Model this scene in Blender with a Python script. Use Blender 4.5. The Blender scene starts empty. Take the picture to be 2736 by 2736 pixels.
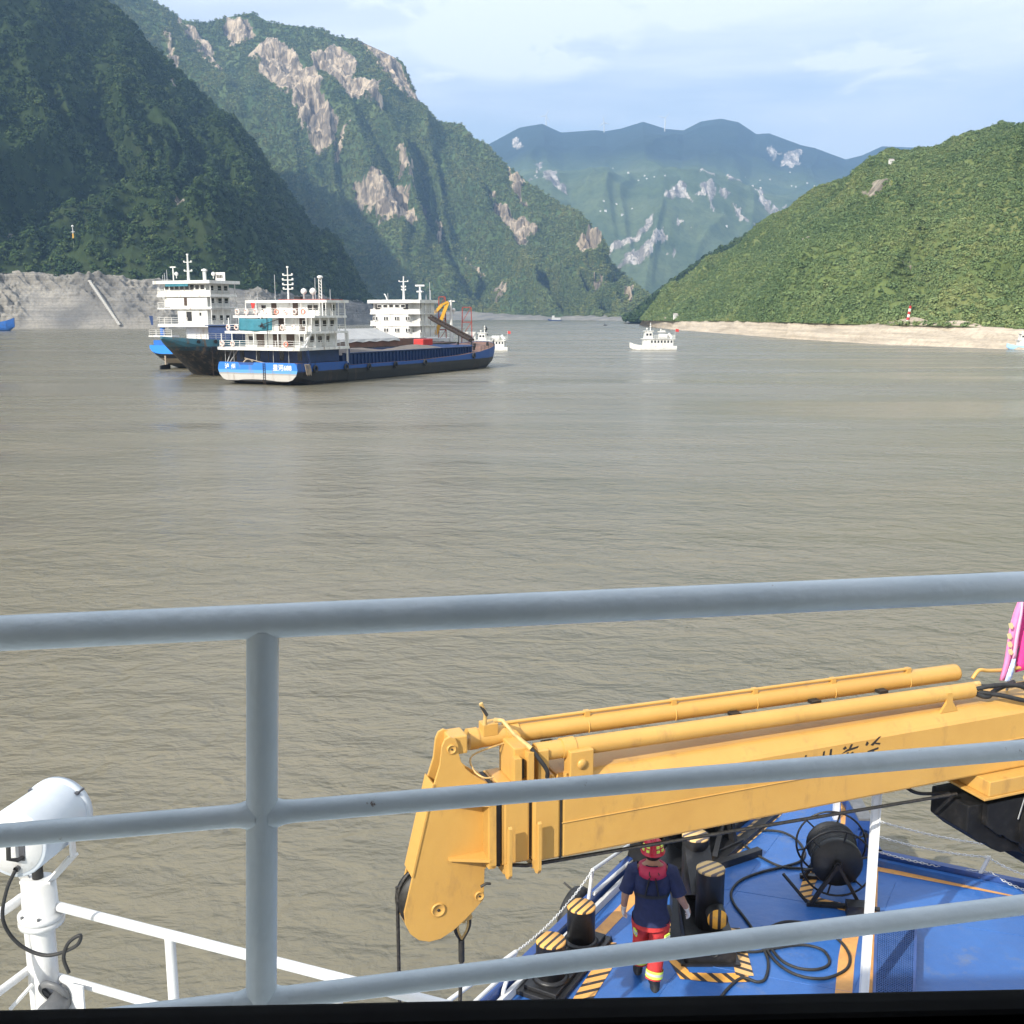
import bpy, bmesh, math, random
import numpy as np
from mathutils import Vector, Matrix, Euler
R = math.radians
S = bpy.context.scene
C = S.collection
# ------------------------------------------------------------------ camera, sky, sun, exposure
EYE = 10.5                      # eye height above the river (m)
FOC = 2845.0                    # focal length in photo pixels (photo 2736 px wide)
PITCH = math.atan(527 / FOC)
cam = bpy.data.objects.new('camera', bpy.data.cameras.new('camera'))
C.objects.link(cam)
cam.data.sensor_fit = 'HORIZONTAL'; cam.data.sensor_width = 36
cam.data.lens = 36 * FOC / 2736
cam.location = (0, 0, EYE); cam.rotation_euler = (math.pi / 2 - PITCH, 0, 0)
cam.data.clip_start = 0.05; cam.data.clip_end = 60000
S.camera = cam
SUN_EL = R(34); SUN_AZ = Vector((-0.62, -0.78, 0)).normalized()     # horizontal direction towards the sun
TOSUN = (SUN_AZ * math.cos(SUN_EL) + Vector((0, 0, math.sin(SUN_EL)))).normalized()
sun = bpy.data.objects.new('sun', bpy.data.lights.new('sun', 'SUN'))
C.objects.link(sun)
sun.data.energy = 4.7; sun.data.angle = R(0.5); sun.data.color = (1, 0.94, 0.83)
sun.rotation_euler = TOSUN.to_track_quat('Z', 'Y').to_euler(); sun.location = (-40, -40, 60)
wd = bpy.data.worlds.new('World'); S.world = wd; wd.use_nodes = True
nt = wd.node_tree; nt.nodes.clear()
def wn(t, **k):
    n = nt.nodes.new(t)
    for a, b in k.items(): setattr(n, a, b)
    return n
sky = wn('ShaderNodeTexSky', sky_type='NISHITA', sun_disc=False)
sky.sun_elevation = SUN_EL
sky.sun_rotation = math.atan2(SUN_AZ.x, SUN_AZ.y)
sky.altitude = 200; sky.air_density = 1.0; sky.dust_density = 1.6; sky.ozone_density = 1.0
tc = wn('ShaderNodeTexCoord')
def cloud_layer(scale, sc3, lo, hi, rot=0, detail=7, rough=.55, dist=.4):
    mp = wn('ShaderNodeMapping'); mp.inputs['Scale'].default_value = sc3; mp.inputs['Rotation'].default_value = (0, rot, 0)
    nz = wn('ShaderNodeTexNoise'); nz.inputs['Scale'].default_value = scale; nz.inputs['Detail'].default_value = detail
    nz.inputs['Roughness'].default_value = rough; nz.inputs['Distortion'].default_value = dist
    rp = wn('ShaderNodeMapRange'); rp.inputs[1].default_value = lo; rp.inputs[2].default_value = hi
    rp.interpolation_type = 'SMOOTHSTEP'
    nt.links.new(tc.outputs['Generated'], mp.inputs[0]); nt.links.new(mp.outputs[0], nz.inputs[0]); nt.links.new(nz.outputs[0], rp.inputs[0])
    return rp.outputs[0]
veil = cloud_layer(1.7, (1, 1, 5), .34, .66, R(8))          # thin streaked cirrus veil, denser higher up
puff = cloud_layer(8.0, (1, 1, 2.6), .57, .70, 0)           # scattered small cumulus
sepz = wn('ShaderNodeSeparateXYZ'); nt.links.new(tc.outputs['Generated'], sepz.inputs[0])
up = wn('ShaderNodeMapRange'); up.inputs[1].default_value = .13; up.inputs[2].default_value = .27
nt.links.new(sepz.outputs[2], up.inputs[0])
m1 = wn('ShaderNodeMath', operation='MULTIPLY'); nt.links.new(veil, m1.inputs[0]); m1.inputs[1].default_value = .62
m1b = wn('ShaderNodeMath', operation='ADD'); nt.links.new(m1.outputs[0], m1b.inputs[0])
m1c = wn('ShaderNodeMath', operation='MULTIPLY'); nt.links.new(up.outputs[0], m1c.inputs[0]); m1c.inputs[1].default_value = .72
nt.links.new(m1c.outputs[0], m1b.inputs[1])
# one larger cumulus bank ahead, at its own compass direction
cd = Vector((0.012, 1, 0.2406)).normalized()
dp = wn('ShaderNodeVectorMath', operation='SUBTRACT'); dp.inputs[1].default_value = cd
nt.links.new(tc.outputs['Generated'], dp.inputs[0])
sc_ = wn('ShaderNodeVectorMath', operation='MULTIPLY'); sc_.inputs[1].default_value = (1, 1, 2.6); nt.links.new(dp.outputs[0], sc_.inputs[0])
ln = wn('ShaderNodeVectorMath', operation='LENGTH'); nt.links.new(sc_.outputs[0], ln.inputs[0])
bank = wn('ShaderNodeMapRange'); bank.inputs[1].default_value = .105; bank.inputs[2].default_value = .03; nt.links.new(ln.outputs['Value'], bank.inputs[0])
nz2 = cloud_layer(15, (1, 1, 2), .36, .58)
mb = wn('ShaderNodeMath', operation='MULTIPLY'); nt.links.new(bank.outputs[0], mb.inputs[0]); nt.links.new(nz2, mb.inputs[1])
pm = wn('ShaderNodeMath', operation='MULTIPLY'); nt.links.new(puff, pm.inputs[0]); pm.inputs[1].default_value = .5
mx = wn('ShaderNodeMath', operation='MAXIMUM'); nt.links.new(mb.outputs[0], mx.inputs[0]); nt.links.new(pm.outputs[0], mx.inputs[1])
ad = wn('ShaderNodeMath', operation='ADD', use_clamp=True); nt.links.new(m1b.outputs[0], ad.inputs[0]); nt.links.new(mx.outputs[0], ad.inputs[1])
mixc = wn('ShaderNodeMix', data_type='RGBA')
nt.links.new(ad.outputs[0], mixc.inputs[0]); nt.links.new(sky.outputs[0], mixc.inputs[6])
mixc.inputs[7].default_value = (8.2, 8.5, 9.2, 1)
bg = wn('ShaderNodeBackground'); bg.inputs[1].default_value = 0.125
nt.links.new(mixc.outputs[2], bg.inputs[0])
ow = wn('ShaderNodeOutputWorld'); nt.links.new(bg.outputs[0], ow.inputs[0])
S.view_settings.view_transform = 'Standard'; S.view_settings.look = 'None'
S.view_settings.exposure = 0.42; S.view_settings.gamma = 1
S.view_settings.use_curve_mapping = False
S.render.engine = 'CYCLES'
S.cycles.max_bounces = 4; S.cycles.transparent_max_bounces = 12; S.cycles.volume_bounces = 0
S.cycles.use_denoising = True; S.cycles.use_adaptive_sampling = True; S.cycles.adaptive_threshold = .02
# ------------------------------------------------------------------ helpers
cp_, sp_ = math.cos(PITCH), math.sin(PITCH)
def ray(px, py):
    x = (px - 1368) / FOC; y = -(py - 1368) / FOC
    return (x, cp_ + y * sp_, -sp_ + y * cp_)
def at_z(px, py, z):                     # photo pixel -> world point on the level z
    r = ray(px, py); t = (z - EYE) / r[2]
    return Vector((r[0] * t, r[1] * t, z))
def at_y(px, py, Y):                     # photo pixel -> world point at distance Y
    r = ray(px, py); t = Y / r[1]
    return Vector((r[0] * t, Y, EYE + r[2] * t))
def to_px(P):
    P = np.asarray(P); z = P[..., 2] - EYE
    d = P[..., 1] * cp_ - z * sp_; u = P[..., 1] * sp_ + z * cp_
    d = np.where(np.abs(d) < 1e-6, 1e-6, d)
    return 1368 + FOC * P[..., 0] / d, 1368 - FOC * u / d
def _h(ix, iy, iz, seed):
    n = (ix * 374761393 + iy * 668265263 + iz * 2147483647 + seed * 1274126177) & 0xffffffff
    n = ((n ^ (n >> 13)) * 1274126177) & 0xffffffff
    n = (n ^ (n >> 16)) & 0xffffffff
    return n / 4294967295.0
def vnoise(x, y, z=0.0, seed=0):
    x, y, z = np.broadcast_arrays(np.asarray(x, float), np.asarray(y, float), np.asarray(z, float))
    xi, yi, zi = np.floor(x).astype(np.int64), np.floor(y).astype(np.int64), np.floor(z).astype(np.int64)
    f = [a - b for a, b in ((x, xi), (y, yi), (z, zi))]
    f = [a * a * (3 - 2 * a) for a in f]
    r = 0
    for dx in (0, 1):
        for dy in (0, 1):
            for dz in (0, 1):
                w = (f[0] if dx else 1 - f[0]) * (f[1] if dy else 1 - f[1]) * (f[2] if dz else 1 - f[2])
                r = r + w * _h(xi + dx, yi + dy, zi + dz, seed)
    return r * 2 - 1
def fbm(x, y, z=0.0, o=5, seed=0, g=.5):
    a = 1; r = 0
    for i in range(o):
        r = r + a * vnoise(np.asarray(x) * 2 ** i, np.asarray(y) * 2 ** i, np.asarray(z) * 2 ** i, seed + i * 7); a *= g
    return r
def ridged(x, y, z=0.0, o=4, seed=0, g=.5):
    a = 1; r = 0
    for i in range(o):
        r = r + a * (1 - 2 * np.abs(vnoise(np.asarray(x) * 2 ** i, np.asarray(y) * 2 ** i, np.asarray(z) * 2 ** i, seed + i * 7))); a *= g
    return r
MATS = {}
def node(t, ty, **k):
    n = t.nodes.new(ty)
    for a, b in k.items():
        if a in n.inputs: n.inputs[a].default_value = b
        else: setattr(n, a, b)
    return n
def mat(name, c, rough=.5, metal=0, c2=None, scale=3, lo=.35, hi=.65, bump=0, bscale=30, rvar=0, detail=6, sc3=(1, 1, 1), spec=.5, zbands=None, coat=0, dirt=None, dirt_amt=0, dscale=2, dst=(1, 1, 1), dlo=.55, dhi=.72):
    """procedural paint / rock / cloth: base colour c, blotches of c2 by noise, optional dirt, optional bands by height"""
    m = bpy.data.materials.new(name); m.use_nodes = True
    t = m.node_tree; b = t.nodes['Principled BSDF']
    L = t.links.new
    b.inputs['Roughness'].default_value = rough; b.inputs['Metallic'].default_value = metal
    b.inputs['Specular IOR Level'].default_value = spec
    if coat: b.inputs['Coat Weight'].default_value = coat
    tc = t.nodes.new('ShaderNodeTexCoord'); mp = node(t, 'ShaderNodeMapping'); mp.inputs['Scale'].default_value = sc3
    L(tc.outputs['Object'], mp.inputs[0])
    b.inputs['Base Color'].default_value = (*c, 1)
    col = None
    if zbands:                                   # [(z, colour), ...] paint bands by height
        sx = node(t, 'ShaderNodeSeparateXYZ'); L(tc.outputs['Object'], sx.inputs[0])
        wob = node(t, 'ShaderNodeTexNoise', Scale=.5); L(tc.outputs['Object'], wob.inputs[0])
        wa = node(t, 'ShaderNodeMath', operation='MULTIPLY_ADD'); L(wob.outputs[0], wa.inputs[0]); wa.inputs[1].default_value = .12; L(sx.outputs[2], wa.inputs[2])
        cur = None
        base = node(t, 'ShaderNodeRGB'); base.outputs[0].default_value = (*c, 1); cur = base.outputs[0]
        for z, cc in zbands:
            st = node(t, 'ShaderNodeMapRange'); st.inputs[1].default_value = z - .02 + .06; st.inputs[2].default_value = z + .02 + .06
            L(wa.outputs[0], st.inputs[0])
            mxn = node(t, 'ShaderNodeMix', data_type='RGBA'); L(st.outputs[0], mxn.inputs[0]); L(cur, mxn.inputs[6]); mxn.inputs[7].default_value = (*cc, 1)
            cur = mxn.outputs[2]
        col = cur
    if c2 is not None:
        nz = node(t, 'ShaderNodeTexNoise', Scale=scale, Detail=detail, Roughness=.6); L(mp.outputs[0], nz.inputs[0])
        mr = node(t, 'ShaderNodeMapRange'); mr.inputs[1].default_value = lo; mr.inputs[2].default_value = hi; L(nz.outputs[0], mr.inputs[0])
        mxn = node(t, 'ShaderNodeMix', data_type='RGBA'); L(mr.outputs[0], mxn.inputs[0])
        if col is None: mxn.inputs[6].default_value = (*c, 1)
        else: L(col, mxn.inputs[6])
        mxn.inputs[7].default_value = (*c2, 1); col = mxn.outputs[2]
        if rvar:
            rr = node(t, 'ShaderNodeMapRange'); rr.inputs[3].default_value = rough - rvar; rr.inputs[4].default_value = rough + rvar; L(nz.outputs[0], rr.inputs[0]); L(rr.outputs[0], b.inputs['Roughness'])
    if dirt is not None:
        dm_ = node(t, 'ShaderNodeMapping'); dm_.inputs['Scale'].default_value = dst; L(tc.outputs['Object'], dm_.inputs[0])
        nz = node(t, 'ShaderNodeTexNoise', Scale=dscale, Detail=8, Roughness=.7); L(dm_.outputs[0], nz.inputs[0])
        mr = node(t, 'ShaderNodeMapRange'); mr.inputs[1].default_value = dlo; mr.inputs[2].default_value = dhi; mr.inputs[4].default_value = dirt_amt; L(nz.outputs[0], mr.inputs[0])
        mxn = node(t, 'ShaderNodeMix', data_type='RGBA'); L(mr.outputs[0], mxn.inputs[0])
        if col is None: mxn.inputs[6].default_value = (*c, 1)
        else: L(col, mxn.inputs[6])
        mxn.inputs[7].default_value = (*dirt, 1); col = mxn.outputs[2]
    if col is not None: L(col, b.inputs['Base Color'])
    if bump:
        nb = node(t, 'ShaderNodeTexNoise', Scale=bscale, Detail=5); L(mp.outputs[0], nb.inputs[0])
        bp = node(t, 'ShaderNodeBump', Strength=bump); bp.inputs['Distance'].default_value = 1.0 / max(bscale, .01) * .5
        L(nb.outputs[0], bp.inputs['Height']); L(bp.outputs[0], b.inputs['Normal'])
    MATS[name] = m
    return m
class MB:
    """mesh builder: collects boxes, tubes, lathes, prisms into ONE mesh object"""
    def __init__(s): s.v = []; s.f = []; s.sm = []
    def add(s, vs, fs, smooth=False):
        o = len(s.v); s.v += [tuple(p) for p in vs]; s.f += [tuple(i + o for i in f) for f in fs]; s.sm += [smooth] * len(fs)
        return s
    def box(s, c, d, rz=0, rot=None):
        M = rot if rot is not None else Matrix.Rotation(rz, 3, 'Z'); c = Vector(c)
        vs = [c + M @ Vector((x * d[0] / 2, y * d[1] / 2, z * d[2] / 2)) for x in (-1, 1) for y in (-1, 1) for z in (-1, 1)]
        return s.add(vs, [(0, 1, 3, 2), (4, 6, 7, 5), (0, 4, 5, 1), (2, 3, 7, 6), (0, 2, 6, 4), (1, 5, 7, 3)])
    def bb(s, x0, x1, y0, y1, z0, z1): return s.box(((x0 + x1) / 2, (y0 + y1) / 2, (z0 + z1) / 2), (abs(x1 - x0), abs(y1 - y0), abs(z1 - z0)))
    def bar(s, p, q, w, h):               # rectangular bar from p to q
        p, q = Vector(p), Vector(q); d = q - p
        if d.length < 1e-6: return s
        M = d.to_track_quat('X', 'Z').to_matrix()
        return s.box((p + q) / 2, (d.length, w, h), rot=M)
    def tube(s, pts, r, n=10, cap=True, closed=False):
        pts = [Vector(p) for p in pts]; k = len(pts)
        rs = r if isinstance(r, (list, tuple)) else [r] * k
        vs = []; up = None
        for i, p in enumerate(pts):
            if closed: t = pts[(i + 1) % k] - pts[i - 1]
            else: t = pts[min(i + 1, k - 1)] - pts[max(i - 1, 0)]
            t = t.normalized() if t.length > 1e-9 else Vector((0, 0, 1))
            if up is None: up = t.orthogonal().normalized()
            up = (up - t * up.dot(t)); up = up.normalized() if up.length > 1e-6 else t.orthogonal().normalized()
            w = t.cross(up)
            for j in range(n):
                a = 2 * math.pi * j / n; vs.append(p + (up * math.cos(a) + w * math.sin(a)) * rs[i])
        fs = []
        for i in range(k if closed else k - 1):
            for j in range(n):
                a, b = i * n + j, i * n + (j + 1) % n; c, d = ((i + 1) % k) * n + (j + 1) % n, ((i + 1) % k) * n + j
                fs.append((a, b, c, d))
        s.add(vs, fs, True)
        if cap and not closed:
            s.add(vs[:n], [tuple(range(n))[::-1]]); s.add(vs[-n:], [tuple(range(n))])
        return s
    def cyl(s, p, q, r, r2=None, n=16): return s.tube([p, q], [r, r if r2 is None else r2], n)
    def lathe(s, prof, o=(0, 0, 0), M=None, n=24):     # prof [(radius, z)]
        o = Vector(o); M = M or Matrix.Identity(3); k = len(prof)
        vs = [o + M @ Vector((r * math.cos(2 * math.pi * j / n), r * math.sin(2 * math.pi * j / n), z)) for r, z in prof for j in range(n)]
        fs = [(i * n + j, i * n + (j + 1) % n, (i + 1) * n + (j + 1) % n, (i + 1) * n + j) for i in range(k - 1) for j in range(n)]
        return s.add(vs, fs, True)
    def prism(s, poly, fn, a, b):         # outline poly [(u,v)], fn(u,v,w)->xyz, extruded from w=a to w=b
        n = len(poly); vs = [fn(u, v, a) for u, v in poly] + [fn(u, v, b) for u, v in poly]
        return s.add(vs, [tuple(range(n)), tuple(range(2 * n - 1, n - 1, -1))] + [(i, (i + 1) % n, n + (i + 1) % n, n + i) for i in range(n)])
    def loft(s, rings, cap=True, smooth=True):         # rings: equal-length closed loops of points
        n = len(rings[0]); vs = [p for r in rings for p in r]
        s.add(vs, [(i * n + j, i * n + (j + 1) % n, (i + 1) * n + (j + 1) % n, (i + 1) * n + j) for i in range(len(rings) - 1) for j in range(n)], smooth)
        if cap: s.add(rings[0], [tuple(range(n))[::-1]]); s.add(rings[-1], [tuple(range(n))])
        return s
    def torus(s, c, M, Rr, r, n=24, k=8, a0=0, a1=2 * math.pi):
        c = Vector(c); full = abs(a1 - a0 - 2 * math.pi) < 1e-6
        cnt = n if full else n + 1
        return s.tube([c + M @ Vector((Rr * math.cos(a0 + (a1 - a0) * i / n), Rr * math.sin(a0 + (a1 - a0) * i / n), 0)) for i in range(cnt)], r, k, closed=full)
    def mesh(s, name):
        me = bpy.data.meshes.new(name); me.from_pydata(s.v, [], s.f)
        if s.sm: me.polygons.foreach_set('use_smooth', s.sm)
        b = bmesh.new(); b.from_mesh(me); bmesh.ops.recalc_face_normals(b, faces=b.faces); b.to_mesh(me); b.free()
        return me
    def build(s, name, m, parent=None, bevel=0, loc=None, rz=0):
        me = s.mesh(name); o = bpy.data.objects.new(name, me); C.objects.link(o)
        me.materials.append(MATS[m] if isinstance(m, str) else m)
        if parent is not None: o.parent = parent
        if loc is not None: o.location = loc; o.rotation_euler = (0, 0, rz)
        if bevel:
            bv = o.modifiers.new('bevel', 'BEVEL'); bv.width = bevel; bv.segments = 2; bv.limit_method = 'ANGLE'; bv.angle_limit = R(40)
        return o
def tag(o, label=None, cat=None, group=None, kind=None):
    if label: o['label'] = label
    if cat: o['category'] = cat
    if group: o['group'] = group
    if kind: o['kind'] = kind
    return o
def thing(name, label, cat, loc=(0, 0, 0), rz=0, group=None):
    o = bpy.data.objects.new(name, None); C.objects.link(o); o.empty_display_size = .2
    o.location = loc; o.rotation_euler = (0, 0, rz)
    return tag(o, label, cat, group)
def copy_tree(o, parent=None):
    c = o.copy(); C.objects.link(c); c.parent = parent
    for ch in list(o.children): copy_tree(ch, c)
    return c
def arc(c, r, a0, a1, n, f): return [f(c[0] + r * math.cos(a0 + (a1 - a0) * i / n), c[1] + r * math.sin(a0 + (a1 - a0) * i / n)) for i in range(n + 1)]
def smooth_path(pts, sub=6):
    pts = [Vector(p) for p in pts]; out = []
    for i in range(len(pts) - 1):
        p0, p1, p2, p3 = pts[max(i - 1, 0)], pts[i], pts[i + 1], pts[min(i + 2, len(pts) - 1)]
        for k in range(sub):
            t = k / sub
            out.append(.5 * ((2 * p1) + (p2 - p0) * t + (2 * p0 - 5 * p1 + 4 * p2 - p3) * t * t + (3 * p1 - p0 - 3 * p2 + p3) * t ** 3))
    return out + [pts[-1]]
# ------------------------------------------------------------------ the setting: river, banks, mountains, haze
def water_material():
    m = bpy.data.materials.new('river_water'); m.use_nodes = True; t = m.node_tree; L = t.links.new
    b = t.nodes['Principled BSDF']; b.inputs['IOR'].default_value = 1.33
    g = t.nodes.new('ShaderNodeNewGeometry')
    def nz(scale, sx, sy, rz, detail, rough=.55, dist=0.0):
        mp = node(t, 'ShaderNodeMapping'); mp.inputs['Scale'].default_value = (sx, sy, 1); mp.inputs['Rotation'].default_value = (0, 0, rz)
        n = node(t, 'ShaderNodeTexNoise', Scale=scale, Detail=detail, Roughness=rough, Distortion=dist)
        L(g.outputs['Position'], mp.inputs[0]); L(mp.outputs[0], n.inputs[0]); return n.outputs[0]
    silt = nz(.05, 1, 2.2, R(15), 4)
    mx = node(t, 'ShaderNodeMix', data_type='RGBA'); L(silt, mx.inputs[0])
    mx.inputs[6].default_value = (.146, .136, .096, 1); mx.inputs[7].default_value = (.198, .173, .124, 1)
    L(mx.outputs[2], b.inputs['Base Color'])
    b.inputs['Roughness'].default_value = .20
    w1 = nz(.85, .78, 1.15, R(16), 3, .55, .45); w2 = nz(3.4, .7, 1.15, R(-20), 4, .62, .35); w3 = nz(.12, .5, 1.2, R(20), 2)
    gust = nz(.018, .6, 1.6, R(10), 3)
    gm = node(t, 'ShaderNodeMapRange'); gm.inputs[1].default_value = .35; gm.inputs[2].default_value = .68; gm.inputs[3].default_value = .45; gm.inputs[4].default_value = 1.2; L(gust, gm.inputs[0])
    a1 = node(t, 'ShaderNodeMath', operation='MULTIPLY'); L(w1, a1.inputs[0]); a1.inputs[1].default_value = .42
    a2 = node(t, 'ShaderNodeMath', operation='MULTIPLY_ADD'); L(w2, a2.inputs[0]); a2.inputs[1].default_value = .12; L(a1.outputs[0], a2.inputs[2])
    a3 = node(t, 'ShaderNodeMath', operation='MULTIPLY_ADD'); L(w3, a3.inputs[0]); a3.inputs[1].default_value = .9; L(a2.outputs[0], a3.inputs[2])
    sheen = nz(.035, .22, 1.3, R(6), 4, .6, .4); sm_ = node(t, 'ShaderNodeMapRange'); sm_.inputs[1].default_value = .36; sm_.inputs[2].default_value = .64; sm_.inputs[3].default_value = .11; sm_.inputs[4].default_value = .34; L(sheen, sm_.inputs[0]); L(sm_.outputs[0], b.inputs['Roughness'])
    bp = node(t, 'ShaderNodeBump'); bp.inputs['Distance'].default_value = 1.0; L(gm.outputs[0], bp.inputs['Strength']); L(a3.outputs[0], bp.inputs['Height'])
    L(bp.outputs[0], b.inputs['Normal'])
    return m
ys = [-400, 0, 40, 120, 400, 1000, 2500, 8600]
river = MB()
for a, b_ in zip(ys[:-1], ys[1:]): river.add([(-9000, a, 0), (9000, a, 0), (9000, b_, 0), (-9000, b_, 0)], [(0, 1, 2, 3)])
tag(river.build('river', water_material()), kind='structure')

def lerp_cols(pts, us, u):
    pts = np.array([tuple(p) for p in pts], float); us = np.asarray(us, float)
    return np.stack([np.interp(u, us, pts[:, k]) for k in range(3)], 1)
def arc_u(pts):
    p = np.array([tuple(q) for q in pts], float); d = np.r_[0, np.cumsum(np.linalg.norm(np.diff(p, axis=0), axis=1))]
    return d / d[-1]
def poly_mask(px, py, poly):
    inside = np.zeros(px.shape, bool); n = len(poly)
    for i in range(n):
        x0, y0 = poly[i]; x1, y1 = poly[(i + 1) % n]
        cond = ((y0 > py) != (y1 > py)) & (px < (x1 - x0) * (py - y0) / ((y1 - y0) or 1e-9) + x0)
        inside ^= cond
    return inside
def terrain(name, foot, ridge, nc, nr, prof, disp, material, uf=None, ur=None, back=(0, 1, 0), backlen=400, backdrop=.7, rocks=(), nb=10):
    """sheet of ground from a foot line to a crest line, folded by disp(u,t,P), carried over the crest and down behind"""
    u = np.linspace(0, 1, nc); F = lerp_cols(foot, uf if uf is not None else arc_u(foot), u); G = lerp_cols(ridge, ur if ur is not None else arc_u(ridge), u)
    t = np.linspace(0, 1, nr)
    tt = t[:, None, None]
    P = F[None] * (1 - tt) + G[None] * tt
    P[:, :, 2] = F[None, :, 2] + (G[None, :, 2] - F[None, :, 2]) * prof(t)[:, None]
    ch = G - F; ch[:, 2] = 0; ch /= np.maximum(np.linalg.norm(ch, axis=1), 1e-6)[:, None]
    N = np.stack([-ch[:, 0] * .7, -ch[:, 1] * .7, np.full(nc, .7)], 1)
    U, T = np.meshgrid(u, t)
    rock = np.zeros(U.shape)
    px, py = to_px(P)
    wx = 9 * fbm(px / 40, py / 40, 0, 3, 5); wy = 9 * fbm(px / 40, py / 40, 3, 3, 9)
    wx = wx + 5 * fbm(px / 11, py / 11, 1, 3, 15); wy = wy + 5 * fbm(px / 11, py / 11, 4, 3, 19)
    for poly in rocks: rock = np.maximum(rock, poly_mask(px + wx, py + wy, poly).astype(float))
    A = disp(U, T, P, rock)
    P = P + N[None] * A[..., None]
    bk = Vector(back).normalized(); rows = [P]
    for k in range(1, nb + 1):
        q = P[-1].copy(); s_ = backlen * k / nb
        q[:, 0] += bk.x * s_; q[:, 1] += bk.y * s_; q[:, 2] -= backdrop * s_ * (.4 + .6 * k / nb) + 3 * fbm(q[:, 0] / 30, q[:, 1] / 30, 0, 2, 3)
        rows.append(q[None])
    V = np.concatenate(rows, 0); nrow = V.shape[0]
    V[:, :, 2] = np.maximum(V[:, :, 2], -8)
    rk = np.concatenate([rock, np.zeros((nb, nc))], 0)
    idx = np.arange(nrow * nc).reshape(nrow, nc)
    faces = np.stack([idx[:-1, :-1], idx[:-1, 1:], idx[1:, 1:], idx[1:, :-1]], -1).reshape(-1, 4)
    me = bpy.data.meshes.new(name); me.vertices.add(nrow * nc); me.vertices.foreach_set('co', V.reshape(-1))
    me.loops.add(faces.size); me.loops.foreach_set('vertex_index', faces.reshape(-1))
    me.polygons.add(len(faces)); me.polygons.foreach_set('loop_start', np.arange(0, faces.size, 4)); me.polygons.foreach_set('loop_total', np.full(len(faces), 4))
    me.polygons.foreach_set('use_smooth', np.ones(len(faces), bool))
    me.update(calc_edges=True); me.validate()
    at_ = me.attributes.new('rock', 'FLOAT', 'POINT'); at_.data.foreach_set('value', rk.reshape(-1))
    me.materials.append(material)
    o = bpy.data.objects.new(name, me); C.objects.link(o); tag(o, kind='structure')
    return o, P, rock
def ground_mat(name, green1, green2, green3, rock1, rock2, gs=.02, rs=.03, stretch=(1, 1, .35), bump=.6, cloud_shade=None, bands=0):
    m = bpy.data.materials.new(name); m.use_nodes = True; t = m.node_tree; L = t.links.new
    b = t.nodes['Principled BSDF']; b.inputs['Roughness'].default_value = .95; b.inputs['Specular IOR Level'].default_value = .1
    g = t.nodes.new('ShaderNodeNewGeometry')
    def nz(scale, sc=(1, 1, 1), detail=6, rough=.6, dist=0.):
        mp = node(t, 'ShaderNodeMapping'); mp.inputs['Scale'].default_value = sc
        n = node(t, 'ShaderNodeTexNoise', Scale=scale, Detail=detail, Roughness=rough, Distortion=dist); L(g.outputs['Position'], mp.inputs[0]); L(mp.outputs[0], n.inputs[0]); return n.outputs[0]
    def mr(x, a, b2, c=0., d=1.):
        n = node(t, 'ShaderNodeMapRange'); n.inputs[1].default_value = a; n.inputs[2].default_value = b2; n.inputs[3].default_value = c; n.inputs[4].default_value = d; L(x, n.inputs[0]); return n.outputs[0]
    def mix(f, a, b2):
        n = node(t, 'ShaderNodeMix', data_type='RGBA'); L(f, n.inputs[0])
        for s_, x in ((6, a), (7, b2)):
            if isinstance(x, tuple): n.inputs[s_].default_value = (*x, 1)
            else: L(x, n.inputs[s_])
        return n.outputs[2]
    big = nz(gs * .25, detail=4); med = nz(gs, detail=6); fine = nz(gs * 5, detail=6, rough=.7)
    col = mix(mr(med, .35, .65), green1, green2); col = mix(mr(big, .48, .68, 0, .8), col, green3)
    col = mix(mr(fine, .30, .55, .55, 0), col, tuple(x * .35 for x in green1))
    if bands:                                  # old water levels left as level bands
        col = mix(mr(nz(.9, (.02, .02, 1), 4), .40, .58, bands, 0), col, tuple(x * .45 for x in green1))
    if cloud_shade:                                   # cloud shadow painted in as darker green above a given height
        sz = node(t, 'ShaderNodeSeparateXYZ'); L(g.outputs['Position'], sz.inputs[0]); ad_ = node(t, 'ShaderNodeMath', operation='MULTIPLY_ADD'); L(big, ad_.inputs[0]); ad_.inputs[1].default_value = 260; L(sz.outputs[2], ad_.inputs[2]); col = mix(mr(ad_.outputs[0], cloud_shade[0], cloud_shade[1], 0, .92), col, cloud_shade[2])
    ra = node(t, 'ShaderNodeAttribute', attribute_name='rock')
    rn = nz(rs, stretch, 9, .68, .6); rf = nz(rs * 4, stretch, 6, .7)
    rcol = mix(mr(rn, .42, .56), rock1, rock2); rcol = mix(mr(rf, .30, .47, .9, 0), rcol, tuple(x * .22 for x in rock2))
    mpv = node(t, 'ShaderNodeMapping'); mpv.inputs['Scale'].default_value = (1, 1, .28); mpv.inputs['Rotation'].default_value = (0, R(28), 0); L(g.outputs['Position'], mpv.inputs[0])
    vo = node(t, 'ShaderNodeTexVoronoi', feature='DISTANCE_TO_EDGE'); vo.inputs['Scale'].default_value = rs * .9; L(mpv.outputs[0], vo.inputs[0])
    rcol = mix(mr(vo.outputs['Distance'], .0, .06, .6, 0), rcol, tuple(x * .3 for x in rock2))
    veg = nz(rs * 1.6, (1, 1, .6), 6, .65); 
    a1 = node(t, 'ShaderNodeMath', operation='ADD'); L(ra.outputs['Fac'], a1.inputs[0]); L(mr(veg, .3, .72, -.40, .46), a1.inputs[1])
    f = mr(a1.outputs[0], .50, .66)
    L(mix(f, col, rcol), b.inputs['Base Color'])
    ht = node(t, 'ShaderNodeMath', operation='ADD'); L(fine, ht.inputs[0]); L(rn, ht.inputs[1])
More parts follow.
